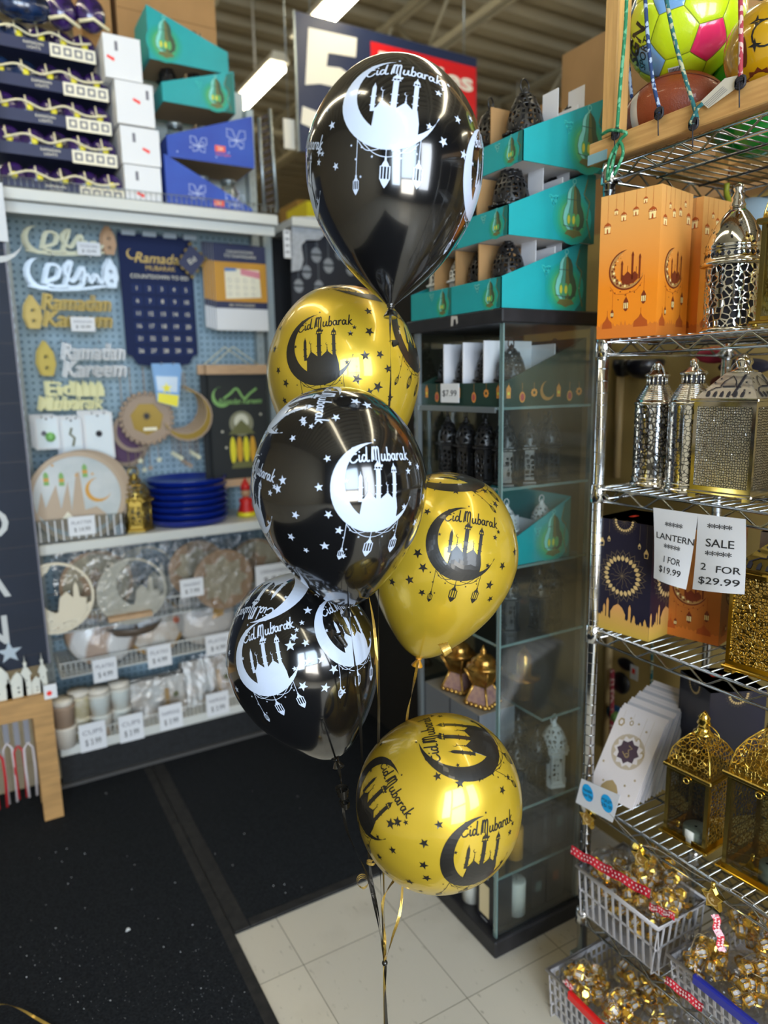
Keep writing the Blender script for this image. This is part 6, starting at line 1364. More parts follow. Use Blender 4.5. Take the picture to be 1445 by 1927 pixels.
# balls
m_lime = M('lime_panel', 'c3d81a', rough=.28, coat=.7, bump=.15, bscale=300); m_bpan = M('blue_panel', '6f9ccc', rough=.28, coat=.7); m_ppan = M('pink_panel', 'ee2f66', rough=.28, coat=.7); m_seam = M('seam_olive', '7d8a12', rough=.6)
def ico_dirs():
    ph = (1+sqrt(5))/2; v = []
    for a in (-1, 1):
        for b in (-ph, ph): v += [V((0, a, b)), V((a, b, 0)), V((b, 0, a))]
    return [x.normalized() for x in v]
def soccer(c, r, rot):
    Vs = [rot @ v for v in ico_dirs()]; mb = MB(); c = V(c)
    E = [(i, j) for i in range(12) for j in range(i+1, 12) if Vs[i].dot(Vs[j]) > .4]
    pent = {i: [] for i in range(12)}
    for i, j in E: pent[i].append(((Vs[i]*2+Vs[j])/3)); pent[j].append(((Vs[j]*2+Vs[i])/3))
    mb.ball(c, r*.985, m_seam, 24)
    def patch(P, mat):
        n = len(P); m_ = sum(P, V())/n; nn = m_.normalized(); ax = nn.orthogonal().normalized(); bx = nn.cross(ax)
        P = sorted(P, key=lambda p: atan2((p-m_).dot(bx), (p-m_).dot(ax))); P = [m_+(p-m_)*.975 for p in P]; K = 7; vs = [nn*r]; fs = []
        for k in range(1, K+1):
            for i in range(n):
                for s_ in range(k): q = P[i].lerp(P[(i+1) % n], s_/k); d = (m_+(q-m_)*(k/K)).normalized(); e = 1 if k < K else .988; vs.append(d*r*e)
        def idx(k, i): return 0 if k == 0 else 1+n*(k-1)*k//2+(i % (n*k))
        for k in range(1, K+1):
            for i in range(n):
                for s_ in range(k):
                    a, b = idx(k, i*k+s_), idx(k, i*k+s_+1); q = idx(k-1, i*(k-1)+s_) if k > 1 else 0; fs.append((a, b, q))
                    if s_ < k-1: fs.append((b, idx(k-1, i*(k-1)+s_+1), q))
        mb.add([c+v for v in vs], fs, mat, True)
    cols = {}
    for i in range(12): patch(pent[i], m_bpan if i % 2 else m_ppan)
    done = set()
    for i in range(12):
        for j in range(12):
            for k in range(12):
                if i < j < k and (i, j) in E and (j, k) in E and (i, k) in E:
                    tr = [Vs[i], Vs[j], Vs[k]]; P = []
                    for a in range(3):
                        for b in range(3):
                            if a != b: P.append((tr[a]*2+tr[b])/3)
                    patch(P, m_lime)
    return mb
cb = at(1288, 47, X=1.30); r_b = .110
from mathutils import Quaternion, Euler
# orient so that a pink pentagon sits right of centre and a blue one lower left
def dir_at(px, py, c, r):
    d = ray(px, py); oc = CAM-c; b = oc.dot(d); q = b*b-(oc.length_squared-r*r); tt = -b-sqrt(max(q, 0)); return (CAM+d*tt-c).normalized()
dp = dir_at(1338, 76, cb, r_b); db = dir_at(1230, 118, cb, r_b); dt = dir_at(1262, 10, cb, r_b)
I = ico_dirs(); best = None
for i in range(12):
    for j in range(12):
        if i != j and .4 < I[i].dot(I[j]) < .5 and i % 2 == 0 and j % 2 == 1:
            A = Matrix((I[i], (I[j]-I[i]*I[i].dot(I[j])).normalized(), I[i].cross((I[j]-I[i]*I[i].dot(I[j])).normalized()))).transposed()
            u = (db-dp*dp.dot(db)).normalized(); Bm = Matrix((dp, u, dp.cross(u))).transposed(); R0 = Bm @ A.transposed()
            sc = max((R0 @ v).dot(dt) for k, v in enumerate(I) if k % 2 == 1)
            if best is None or sc > best[0]: best = (sc, R0)
t = thing('soccer_ball', 'shiny lime soccer ball with pink and blue pentagons in the wooden pen', 'ball', cb)
mb = soccer(V((0, 0, 0)), r_b, best[1])
class SF:
    def __init__(s, d, up, r): s.d = d; s.up = (up-d*up.dot(d)).normalized(); s.rt = s.up.cross(d).normalized(); s.r = r
    def __call__(s, x, y, h=0): a = hypot(x, y); q = s.d if a < 1e-9 else s.d*cos(a/s.r)+(s.rt*x+s.up*y)/a*sin(a/s.r); return q*(s.r+h)
m_blkp = M('black_lettering', '111111', rough=.4)
d1 = dir_at(1199, 90, cb, r_b); d2_ = dir_at(1207, 60, cb, r_b)
upd = d1.cross(d2_-d1).normalized(); sf = SF(d1, -(upd if upd.dot(RGT) > 0 else -upd), r_b)
mb.text(sf, 'SGN', .0, .008, .028, m_blkp, .0008, bold=.03); mb.text(sf, 'SPORT', -.005, -.018, .015, m_blkp, .0008, bold=.01)
d3 = dir_at(1270, 132, cb, r_b); sf = SF(d3, V((0, 0, 1)), r_b); P_ = [(-.012, -.008), (.012, -.008), (.012, .008), (-.012, .008)]; mb.poly(sf, P_, m_white, .0012)
for k in range(8): mb.poly(sf, [(-.01+k*.0026, -.006), (-.0088+k*.0026, -.006), (-.0088+k*.0026, .006), (-.01+k*.0026, .006)], m_blkp, .0016)
mb.build('ball_shell', t)
# american football
m_fb = M('brown_pebble', '8a3c1c', rough=.45, bump=.5, bscale=420, coat=.2); m_fw = M('white_stripe', 'd8d4cc', rough=.4)
cf = at(1262, 203, X=1.275); Lf, rf = .105, .062; cf.z = max(cf.z, zr+.002+rf)
t = thing('football', 'brown american football with white stripe resting behind the wooden rail', 'ball', cf)
a_dir = V((-.28, .93, -.05)).normalized(); fx = a_dir.orthogonal().normalized(); fy = a_dir.cross(fx)
def foot_pt(u, an, k=1.0): r = rf*(1-u*u)**.75*k; return a_dir*(u*Lf)+(fx*cos(an)+fy*sin(an))*r
mb = MB(); N = 36; M_ = 40; vs = []; us = [-1+2*i/N for i in range(N+1)]
for u in us:
    for k in range(M_): vs.append(foot_pt(max(-.9999, min(.9999, u)), 2*pi*k/M_))
for i in range(N):
    um = (us[i]+us[i+1])/2; mt_ = m_fw if .42 < um < .60 else m_fb
    mb.add([vs[i*M_+k] for k in range(M_)]+[vs[(i+1)*M_+k] for k in range(M_)], [(k, (k+1) % M_, M_+(k+1) % M_, M_+k) for k in range(M_)], mt_, True)
for an in (pi*.5, pi, 1.5*pi, 0): mb.tube([foot_pt(-.9+.1*k, an, 1.005) for k in range(19)], .0011, M('seam_dark', '5a2410', rough=.6), 5)
mb.build('leather_shell', t)
cg = V((1.43, .955, zr+.107)); t = thing('play_ball', 'large green play ball resting on the rack behind the football', 'ball', cg); MB().ball((0, 0, 0), .105, M('green_vinyl', '0e8a2e', rough=.25, coat=.8), 24).build('ball_shell', t)
cy_ = at(1452, 92, X=1.25); t = thing('printed_ball', 'gold ball with black and brown printed motifs at the right edge', 'ball', cy_); mb = MB(); mb.ball((0, 0, 0), .075, M('gold_vinyl', 'b58a08', rough=.25, coat=.9), 24); m_brp = M('brown_print', '5a2410', rough=.4)
for (px, py, s_) in ((1424, 40, .012), (1420, 85, .011), (1418, 55, .0)): 
    if s_: mb.poly(SF(dir_at(px, py, cy_, .075), V((0, 0, 1)), .075), star(0, 0, s_, 4, .3), m_blkp, .0006)
sf = SF(dir_at(1397, 98, cy_, .075), V((0, 0, 1)), .075); mb.poly(sf, circ(0, 0, .008, 14, .024), m_brp, .0006); sf = SF(dir_at(1440, 60, cy_, .075), V((0, 0, 1)), .075); mb.stroke(sf, circ(0, 0, .02, 16), .003, m_blkp, .0006, closed=True); sf = SF(dir_at(1430, 150, cy_, .075), V((0, 0, 1)), .075); mb.poly(sf, star(0, 0, .022, 9, .75), m_brp, .0006)
mb.build('ball_shell', t)
# bungee cords
def cordm(name, c1, c2):
    mt = M(name, c1, rough=.7); nt = mt.node_tree; L = nt.links.new; b = nt.nodes['Principled BSDF']; tc = nt.nodes.new('ShaderNodeTexCoord')
    v = nt.nodes.new('ShaderNodeTexVoronoi'); v.inputs['Scale'].default_value = 150; L(tc.outputs['Object'], v.inputs['Vector']); r = nt.nodes.new('ShaderNodeMath'); r.operation = 'GREATER_THAN'; r.inputs[1].default_value = .62
    L(v.outputs['Color'], r.inputs[0]); mx = nt.nodes.new('ShaderNodeMix'); mx.data_type = 'RGBA'; mx.inputs[6].default_value = (*hexc(c1), 1); mx.inputs[7].default_value = (*hexc(c2), 1); L(r.outputs[0], mx.inputs[0]); L(mx.outputs[2], b.inputs['Base Color']); return mt
mg, mbl, mtl, mrd = cordm('green_cord', '1f7a50', '5fa880'), cordm('blue_cord', '1f3a6a', '9fb0c8'), cordm('teal_cord', '1d5f62', 'a8a888'), cordm('red_cord', '9a2c3c', 'c8a8a0')
def cord(label, path, r, mt, knot=None, extra=None):
    pts = smooth([at(px, py, X=x) for px, py, x in path], 5); t = thing('bungee_cord', label, 'cord', pts[-1]); off = pts[-1]
    MB().tube([p-off for p in pts], r, mt, 10).build('braided_cord', t)
    if knot:
        mb = MB(); kp = at(*knot[:2], X=knot[2])-off
        for q in range(3): mb.tube([kp+V((0, cos(a*pi/6)*.008, sin(a*pi/6)*.006+.003*(q-1))) for a in range(12)], .0028, m_dark, 6, closed=True)
        mb.tube([kp+V((-.003, 0, 0)), kp+V((-.004, -.004, -.04))], .0012, m_dark, 6); mb.build('cable_tie', t)
    if extra: extra(t, off)
cord('blue and white bungee cord stretched in front of the soccer ball', [(1213, -20, 1.158), (1218, 60, 1.158), (1228, 150, 1.158), (1243, 215, 1.158)], .0035, mbl, (1240, 213, 1.157))
cord('teal bungee cord stretched in front of the soccer ball, right of the blue one', [(1250, -20, 1.157), (1268, 70, 1.157), (1290, 150, 1.157), (1312, 225, 1.157), (1300, 232, 1.155), (1312, 205, 1.154), (1322, 195, 1.156)], .0036, mtl, (1305, 233, 1.155))
cord('red bungee cord in front of the gold printed ball', [(1393, -20, 1.158), (1394, 60, 1.158), (1393, 145, 1.158)], .0038, mrd, (1393, 155, 1.157))
cord('green bungee cord running down the wooden post to a knot', [(1180, -20, 1.156), (1176, 60, 1.157), (1168, 150, 1.157), (1161, 243, 1.156)], .0035, mg, (1158, 252, 1.154))
cord('green cord knotted around the foot of the wooden post and rack', [(1132, 253, 1.155), (1150, 245, 1.153), (1178, 250, 1.153), (1168, 262, 1.152), (1158, 285, 1.152), (1150, 320, 1.153), (1143, 338, 1.154), (1147, 300, 1.151), (1165, 268, 1.150), (1172, 290, 1.152), (1155, 330, 1.153)], .0032, mg)
cord('dark blue cord behind the wooden post', [(1180, 90, 1.24), (1186, 160, 1.24), (1190, 195, 1.24)], .0035, mbl)
# folded care label on the red cord
mb = MB(); P = [at(1320, 192, X=1.162), at(1333, 204, X=1.160), at(1403, 152, X=1.158), at(1398, 140, X=1.16), at(1366, 148, X=1.162)]
fl_ = Fr((1.160, 0, 0), (0, -1, 0), (0, 0, 1)); mb.prism(fl_, [(-p.y, p.z) for p in P], M('cloth_label', 'cfc8b8', rough=.8), 0, .0012)
for k in range(4): a_, b_ = at(1326+k*2.5, 196+k*2, X=1.16), at(1362+k*2.5, 163+k*2, X=1.16); mb.stroke(fl_, [(-a_.y, a_.z), (-b_.y, b_.z)], .0008, m_grey, .0016)
tag(mb.build('care_label', loc=P[0]), 'white folded cloth care label hanging from the red cord', 'label')

# --- boxes with printed art
m_og = GRAD('orange_box_print', 'ee8a22', 'e8b26a', .10, .30, .3); m_obr = M('brown_art_print', '7a2f16', rough=.4); m_obr2 = M('rust_art_print', 'b4521e', rough=.4); m_olt = M('lamp_cream_print', 'fbe3a0', rough=.4); m_olat = M('crescent_lattice_print', 'b98a50', rough=.4); m_osky = M('skyline_orange_print', 'd8782c', rough=.4); m_otop = M('box_top_brown', '5a3020', rough=.6)
def art_orange(mb, f, W, H):
    sky = [(0, 0), (W, 0), (W, H*.09)]; x = W
    rs = random.Random(4)
    while x > 0: sky += [(x, H*(.085+.01*rs.random())), (x-.003, H*(.095+.03*rs.random())), (x-.006, H*.085)]; x -= .009
    mb.poly(f, sky+[(0, H*.08)], m_osky, .0003)
    for cx, s in ((.18, .09), (.75, .12)): c = W*cx; w = W*s; mb.poly(f, [(c-w, H*.07), (c+w, H*.07), (c+w*.9, H*.11), (c+w*.3, H*.135), (c, H*.165), (c-w*.3, H*.135), (c-w*.9, H*.11)], m_obr2, .0004); mb.stroke(f, [(c, H*.15), (c, H*.2)], .001, m_obr2, .0004)
    R = W*.30; C = (W*.48, H*.47)
    tr = lambda P: [(C[0]+R*x, C[1]+R*y) for x, y in P]
    mb.poly(f, tr(crescent(0, 0, 1)), m_obr, .0004); mb.poly(f, tr(crescent(.015, .01, .93, ix=.17, iy=.12, ir=.925)), m_olat, .0006)
    for k in range(26):
        a = radians(110+k*8.7); q = .80-.1*(k % 2); w_ = .10*max(.25, sin(pi*(k+.5)/26)); mb.poly(f, star(C[0]+R*q*cos(a), C[1]+R*q*sin(a), R*w_, 6, .5), m_obr if k % 3 else m_olt, .0008)
    for sh in STAMP[150:]:
        pass
    def rect(x0, y0, x1, y1, mt=m_obr, h=.0010): mb.poly(f, tr([(x0, y0), (x1, y0), (x1, y1), (x0, y1)]), mt, h)
    mb.poly(f, tr([(-.22, -.62), (.1, -.75), (.45, -.66), (.66, -.5), (.66, -.3), (.48, -.12), (.3, -.28), (.08, -.08), (-.12, -.28), (-.22, -.2)]), m_obr, .0010)
    for x, w, y1, big in ((-.24, .045, .28, 0), (.34, .05, .66, 1), (.74, .045, .5, 1)):
        rect(x-w, -.5, x+w, y1); mb.poly(f, tr([(x-w*1.5, y1), (x+w*1.5, y1), (x+w, y1+.1), (x, y1+.22), (x-w, y1+.1)]), m_obr, .001)
    for x, y in ((.08, .1), (.56, .0)): rect(x-.01, y-.2, x+.01, y+.1)
    mb.stroke(f, tr([(-.9, -.75), (-.6, -1.15), (0, -1.2), (.6, -1.05), (.9, -.7)]), .0007, m_obr2, .0005)
    for (x, y) in ((-.85, -.95), (-.6, -1.1), (-.3, -1.05), (0, -1.25), (.25, -1.1), (.5, -1.15), (-.4, -1.45), (.8, -.85)): mb.poly(f, tr(circ(x, y, .035, 6)), m_obr, .0006)
    for (x, ya, yb, s) in ((-.72, -.9, -1.95, .5), (.05, -1.2, -1.4, .8), (1.02, -.35, -1.15, .75)):
        mb.stroke(f, tr([(x, ya), (x, yb)]), .0006, m_obr2, .0005)
        P = [(0, .1), (.06, 0), (.2, -.25), (.22, -.35), (.22, -.8), (.1, -.98), (0, -1.05), (-.1, -.98), (-.22, -.8), (-.22, -.35), (-.2, -.25), (-.06, 0)]
        mb.poly(f, tr([(x+a*s*.8, yb+b*s*.8) for a, b in P][::-1]), m_obr, .0006)
        for dx in (-.12, 0, .12): mb.poly(f, tr([(x+(dx-.035)*s, yb-.3*s), (x+(dx+.035)*s, yb-.3*s), (x+(dx+.035)*s, yb-.66*s), (x+(dx-.035)*s, yb-.66*s)][::-1]), m_olt, .0009)
    for (x, y, s) in ((.13, .78, .062), (.27, .88, .036), (.40, .84, .05), (.60, .86, .05), (.75, .92, .036), (.87, .83, .066)):
        c = (W*x, H*y); s *= W*1.05; mb.stroke(f, [(c[0], c[1]+s*.9), (c[0], H)], .0005, m_obr2, .0004)
        mb.poly(f, [(c[0]-s, c[1]+s*.1), (c[0]+s, c[1]+s*.1), (c[0]+s*.75, c[1]+s*.7), (c[0], c[1]+s*1.15), (c[0]-s*.75, c[1]+s*.7)], m_obr2, .0006)
        mb.poly(f, [(c[0]-s*.8, c[1]+s*.1), (c[0]-s*.65, c[1]-s*1.3), (c[0]+s*.65, c[1]-s*1.3), (c[0]+s*.8, c[1]+s*.1)][::1], m_olt, .0006); mb.poly(f, [(c[0]-s*.9, c[1]-s*1.42), (c[0]+s*.9, c[1]-s*1.42), (c[0]+s*.9, c[1]-s*1.28), (c[0]-s*.9, c[1]-s*1.28)], m_obr2, .0007)
        mb.poly(f, [(c[0]-s*.22, c[1]-s*1.28), (c[0]+s*.22, c[1]-s*1.28), (c[0]+s*.16, c[1]-s*.5), (c[0], c[1]-s*.2), (c[0]-s*.16, c[1]-s*.5)], m_obr2, .0008)
        for k in range(4): mb.poly(f, circ(c[0]+s*(-.6+.4*k), c[1]+s*.28, s*.12, 6), m_olt, .0009)
m_nv = M('midnight_box_print', '15142a', rough=.35, coat=.3); m_mg = M('champagne_print', 'e0c083', rough=.35, metal=.2); m_mgl = M('fine_gold_print', '7d6b52', rough=.4)
m_gsk = GRAD('gold_skyline_print', 'c7a445', 'd29a5c', .0, .06, .35)
def mandala(mb, f, cx, cy, R, half=False):
    n = 24
    for k in range(n):
        a = 2*pi*k/n
        if half and sin(a) > .12: continue
        c, s = cos(a), sin(a); P = lambda r, q: (cx+R*(r*c-q*s), cy+R*(r*s+q*c))
        mb.poly(f, [P(.56, 0), P(.63, .065), P(.70, .07), P(.80, 0), P(.70, -.07), P(.63, -.065)][::-1], m_mg, .0005)
        mb.stroke(f, [P(.62, .10), P(.80, .12), P(.93, .03), P(1.0, 0), P(.93, -.03), P(.80, -.12), P(.62, -.10)], R*.014, m_mgl, .0004)
        if k % 2 == 0: mb.stroke(f, [P(0, 0), P(.3, .05), P(.38, 0), P(.5, .03)], R*.012, m_mgl, .0004)
def art_navy(mb, f, W, H):
    x = 0; P = [(0, 0), (W, 0), (W, H*.13)]; rs = random.Random(8); x = W
    while x > 0: h_ = H*(.11+.04*rs.random()); P += [(x, h_), (x-.002, h_+.004), (x-.004, h_)]; x -= .006
    mb.poly(f, P+[(0, H*.12)], m_gsk, .0004)
    c = W*.45; w = W*.13; mb.poly(f, [(c-w, H*.1), (c+w, H*.1), (c+w*1.05, H*.18), (c+w*.6, H*.235), (c, H*.265), (c-w*.6, H*.235), (c-w*1.05, H*.18)], m_gsk, .0006); mb.stroke(f, [(c, H*.25), (c, H*.31)], .0012, m_mgl, .0006)
    for q, hh in ((.04, .22), (.2, .21), (.26, .27), (.66, .25), (.74, .17), (.93, .16)): mb.poly(f, [(W*q-.003, H*.05), (W*q+.003, H*.05), (W*q+.003, H*hh), (W*q, H*(hh+.03)), (W*q-.003, H*hh)], m_gsk, .0006)
    mandala(mb, f, W*.5, H*.52, W*.42); mandala(mb, f, W*.5, H*1.0, W*.22, True)
    for (x, y, s) in ((.12, .78, .03), (.24, .82, .02), (.78, .80, .02), (.90, .74, .032)):
        mb.stroke(f, [(W*x, H*(y+.06)), (W*x, H)], .0004, m_mgl, .0004); s *= W*1.3; mb.poly(f, [(W*x-s*.7, H*y-s*1.2), (W*x+s*.7, H*y-s*1.2), (W*x+s, H*y+s*.6), (W*x, H*y+s*2.4), (W*x-s, H*y+s*.6)], m_mg, .0005); mb.poly(f, [(W*x-s*.5, H*y-s*.9), (W*x+s*.5, H*y-s*.9), (W*x+s*.6, H*y+s*.4), (W*x-s*.6, H*y+s*.4)], m_nv, .0007)
def gift_box(label, corner, w, d, h, phi, card, art, top, extra=None, name='gift_box'):
    c, s = cos(phi), sin(phi); t = thing(name, label, 'box', corner); F1 = Fr((0, 0, 0), (s, -c, 0), (0, 0, 1)); 
    # left face runs from the corner towards (-s, c); right face towards (c, s)
    mb = MB(); A = V((0, 0, 0)); B = V((-s*w, c*w, 0)); D = V((c*d, s*d, 0)); Cc = B+D; up = V((0, 0, h))
    mb.add([A, B, Cc, D, A+up, B+up, Cc+up, D+up], [(0, 1, 2, 3)[::1], (0, 4, 5, 1), (0, 3, 7, 4), (1, 5, 6, 2), (2, 6, 7, 3)], card); mb.add([A+up, B+up, Cc+up, D+up], [(3, 2, 1, 0)[::-1]], top)
    mb.add([A+up*1.0, D+up, Cc+up, B+up], [(0, 1, 2, 3)], top)
    fl = Fr(B, (s, -c, 0), (0, 0, 1)); fr_ = Fr(A, (c, s, 0), (0, 0, 1)); art(mb, fl, w, h); art(mb, fr_, d, h)
    if extra: extra(mb, Fr(up, (c, s, 0), (-s, c, 0)))
    mb.build('printed_carton', t); return t
ph = radians(12)
gift_box('orange box with crescent and mosque art nearest the rack post, second shelf', (1.19, .977, 1.5825), .13, .13, .282, ph, m_og, art_orange, m_otop)
gift_box('orange box with crescent art standing behind the front orange one', (1.325, .985, 1.5825), .13, .13, .276, radians(4), m_og, art_orange, m_otop)
def stick(mb, f): mb.poly(f, [(.05, .08), (.075, .08), (.075, .092), (.05, .092)], m_redst, .0006)
gift_box('midnight blue box with gold mandala and mosque skyline beside the rack post', (1.20, .965, .9475), .138, .138, .252, radians(8), m_nv, art_navy, m_nv, stick)
gift_box('darker orange box mostly hidden behind the two paper sale signs', (1.30, .87, .9475), .125, .125, .24, radians(14), GRAD('deep_orange_print', 'c06a28', 'c98440', .03, .24, .3), art_orange, m_otop)
gift_box('midnight blue mandala box behind the small gold lantern', (1.33, .90, .524), .13, .13, .30, radians(-25), m_nv, lambda mb, f, W, H: mandala(mb, f, W*.5, H*.98, W*.24, True), m_nv, stick)
gift_box('pale terracotta box behind the gold mosque-roof lantern', (1.36, .70, .9475), .12, .12, .25, radians(14), GRAD('terracotta_print', 'a8684a', 'b8a08c', .03, .24, .3), art_orange, m_otop)

# --- lanterns on the rack
m_sil = M('polished_silver', 'd9d8d4', rough=.09, metal=1.0); m_silp = M('silver_floral_pierced', 'd9d6d0', rough=.1, metal=1.0, pierce=(85, .11, .7)); m_silh = M('silver_hammered', 'dadada', rough=.12, metal=1.0, vor=(95, .10, .8)); m_sils = M('silver_star_punched', 'dcdcda', rough=.1, metal=1.0, vor=(120, .05, .9)); m_silm = M('silver_mesh', 'dcd8ce', rough=.32, metal=1.0, vor=(210, .16, .6))
m_sats = M('silver_satin', 'd8d6d0', rough=.34, metal=.9)
m_gl = M('polished_gold', (0.78, 0.55, 0.12), rough=.12, metal=1.0); m_glp = M('gold_filigree', (0.82, 0.60, 0.16), rough=.16, metal=1.0, pierce=(115, .085, .8)); m_glh = M('gold_hammered', (0.80, 0.60, 0.22), rough=.2, metal=1.0, vor=(165, .12, .8)); m_glk = M('gold_dull', (0.45, 0.34, 0.10), rough=.25, metal=1.0)
def wire_handle(mb, r, z, h, mt, ax=(0, 1), th=.0022):
    P = [(ax[0]*r*cos(a*pi/14), ax[1]*r*cos(a*pi/14), z+h*sin(a*pi/14)) for a in range(15)]; mb.tube(P, th, mt, 6)
def cyl_lantern(label, loc, R, H, skin, rz=0, tall=.66):
    t = thing('cylinder_lantern', label, 'lantern', loc, rz)
    MB().lathe([(R*1.08, 0), (R*1.1, .004), (R*1.08, .009), (R*1.0, .011), (R*1.0, .016), (R*1.04, .019), (R*.99, .022)], m_sil, 40).build('base_ring', t)
    zb = H*tall; mb = MB().lathe([(R*.985, .022), (R*.985, zb)], skin, 48, cap=False); rr = random.Random(int(R*9999))
    for k in range(70):
        a = rr.uniform(0, 6.28); z = rr.uniform(.03, zb-.01); f = Fr((cos(a)*R*.988, sin(a)*R*.988, z), (-sin(a), cos(a), 0), (0, 0, 1)); mb.poly(f, star(0, 0, rr.choice((.003, .0045, .0055))), m_dark, .0006)
    mb.build('punched_body', t)
    mb = MB(); P = [(R*1.02, zb), (R*1.03, zb+.004), (R*1.0, zb+.008)]; n = 9
    for k in range(n): f0 = k/n; r0 = R*(1-.48*f0); z0 = zb+.008+H*.13*f0; P += [(r0, z0), (r0*.99+.0006, z0+H*.008), (R*(1-.48*(k+.8)/n), z0+H*.0095)]
    mb.lathe(P, m_sil, 40); mb.build('ribbed_shoulder', t)
    z1 = zb+.008+H*.13; mb = MB(); mb.lathe([(R*.42, z1), (R*.42, z1+H*.06)], m_dark, 20, cap=False)
    for k in range(14): a = 2*pi*k/14; mb.tube([(cos(a)*R*.46, sin(a)*R*.46, z1-.001), (cos(a)*R*.46, sin(a)*R*.46, z1+H*.062)], R*.05, m_sil, 6)
    mb.build('vent_neck', t)
    z2 = z1+H*.06; MB().lathe([(R*.56, z2), (R*.6, z2+.003), (R*.56, z2+.006), (R*.45, z2+H*.03), (R*.25, z2+H*.055), (R*.14, z2+H*.065)], m_sil, 30).build('dome_cap', t); dc_ = t.children[-1] if False else [c for c in SC.objects if c.parent == t and c.name.startswith('dome_cap')][0]
    MB().lathe([(R*.14, z2+H*.062), (R*.2, z2+H*.072), (R*.16, z2+H*.09), (R*.2, z2+H*.1), (R*.12, z2+H*.118), (.0005, z2+H*.125)], m_sil, 18).build('knob', dc_)
    mb = MB(); wire_handle(mb, R*.62, z2-.002, H*.12, m_sil, (.6, .8)); mb.build('wire_handle', t); return t
Z3 = 1.2715
cyl_lantern('silver cylinder lantern with hammered flower body, first on the third shelf', (1.262, 1.025, Z3), .043, .262, m_silh, .3)
cyl_lantern('silver cylinder lantern punched with stars, second on the third shelf', (1.245, .925, Z3), .044, .265, m_sils, 0)
cyl_lantern('silver cylinder lantern half hidden behind the square silver one', (1.385, .92, Z3), .043, .262, m_sils, .5)
cyl_lantern('silver cylinder lantern cut off by the right edge of the photo', (1.245, .665, Z3), .044, .262, m_silh, .8)
def sq_lantern(label, loc, W, H, body, frame, rz, roofmat, name='square_lantern', dome=False):
    t = thing(name, label, 'lantern', loc, rz); hw = W/2; hb = H*.70
    mb = MB(); 
    for sx in (-1, 1):
        for sy in (-1, 1): mb.box((sx*hw*.9-.008, sy*hw*.9-.008, 0), (sx*hw*.9+.008, sy*hw*.9+.008, .008), frame)
    mb.box((-hw*1.08, -hw*1.08, .008), (hw*1.08, hw*1.08, .015), frame, bev=.002); mb.build('base', t)
    mb = MB(); e = .007
    for sx in (-1, 1):
        for sy in (-1, 1): mb.box((sx*hw-e*(sx > 0), sy*hw-e*(sy > 0), .015), (sx*hw+e*(sx < 0), sy*hw+e*(sy < 0), hb), frame)
    for z0, z1 in ((.015, .024), (hb-.009, hb)):
        mb.box((-hw+e, -hw, z0), (hw-e, -hw+e*.7, z1), frame); mb.box((-hw+e, hw-e*.7, z0), (hw-e, hw, z1), frame); mb.box((-hw, -hw+e, z0), (-hw+e*.7, hw-e, z1), frame); mb.box((hw-e*.7, -hw+e, z0), (hw, hw-e, z1), frame)
    mb.build('corner_frame', t)
    for (a, b) in (((-hw+e, -hw+.003), (hw-e, -hw+.004)), ((-hw+e, hw-.004), (hw-e, hw-.003)), ((-hw+.003, -hw+e), (-hw+.004, hw-e)), ((hw-.004, -hw+e), (hw-.003, hw-e))):
        MB().box((*a, .0245), (*b, hb-.0095), body).build('patterned_panel', t)
    q = sqrt(2); MB().box((-hw*1.1, -hw*1.1, hb), (hw*1.1, hw*1.1, hb+.006), frame, bev=.0015).build('eave', t)
    mb = MB(); prof = [(hw*1.0*q, hb+.006), (hw*.36*q, hb+H*.2)]; mb.lathe(prof, roofmat, 4, sm=False, rot=pi/4)
    for k in range(4):
        a = pi/2*k; nx, ny = cos(a-pi/2), sin(a-pi/2); r0, r1 = hw*1.0, hw*.36; z0, z1 = hb+.006, hb+H*.2; u = V((cos(a), sin(a), 0)); vv = V((nx*(r1-r0), ny*(r1-r0), z1-z0)); O = V((nx*r0, ny*r0, z0)); Lh = vv.length; f = Fr(O, u, vv)
        s = hw; g = lambda P: [(x*s, y*Lh) for x, y in P]
        mb.stroke(f, g([(-.65, .08), (-.65, .25), (-.45, .4), (-.3, .42), (-.3, .5), (-.25, .65), (-.05, .85), (.12, .65), (.16, .5), (.2, .42), (.35, .42)]), .0022, m_dark, .0012)
        mb.stroke(f, g([(.2, .1), (.32, .9)]), .0045, m_dark, .0012); mb.stroke(f, g([(-.25, .45), (.15, .45)]), .003, m_dark, .0014)
        for i in range(6): x = -.6+.22*i; mb.poly(f, g([(x-.05, .05), (x+.05, .05), (x+.05, .2), (x, .28), (x-.05, .2)]), m_dark, .0012)
        for (x, y) in ((-.55, .6), (-.4, .75), (-.75, .3), (.45, .6), (.5, .3), (.7, .2)): mb.poly(f, g([]) if False else star(x*s, y*Lh, .003), m_dark, .0014)
    mb.build('roof', t)
    z2 = hb+H*.2; MB().lathe([(hw*.42, z2), (hw*.42, z2+.003), (hw*.25, z2+.006), (hw*.22, z2+.012), (hw*.28, z2+.018), (hw*.24, z2+.026), (hw*.1, z2+.033), (.0005, z2+.036)], frame, 18).build('knob', t)
    mb = MB(); wire_handle(mb, hw*.8, z2-.004, H*.10, frame, (.8, .6)); mb.build('wire_handle', t); return t
sq_lantern('square silver lantern with mosque-cut pyramid roof on the third shelf', (1.262, .832, Z3), .118, .262, m_silm, m_sil, radians(6), m_sats)
sq_lantern('square gold lantern with hammered panels and mosque-cut roof on the fourth shelf', (1.275, .715, .9485), .15, .285, m_glh, m_gl, radians(6), m_glk)
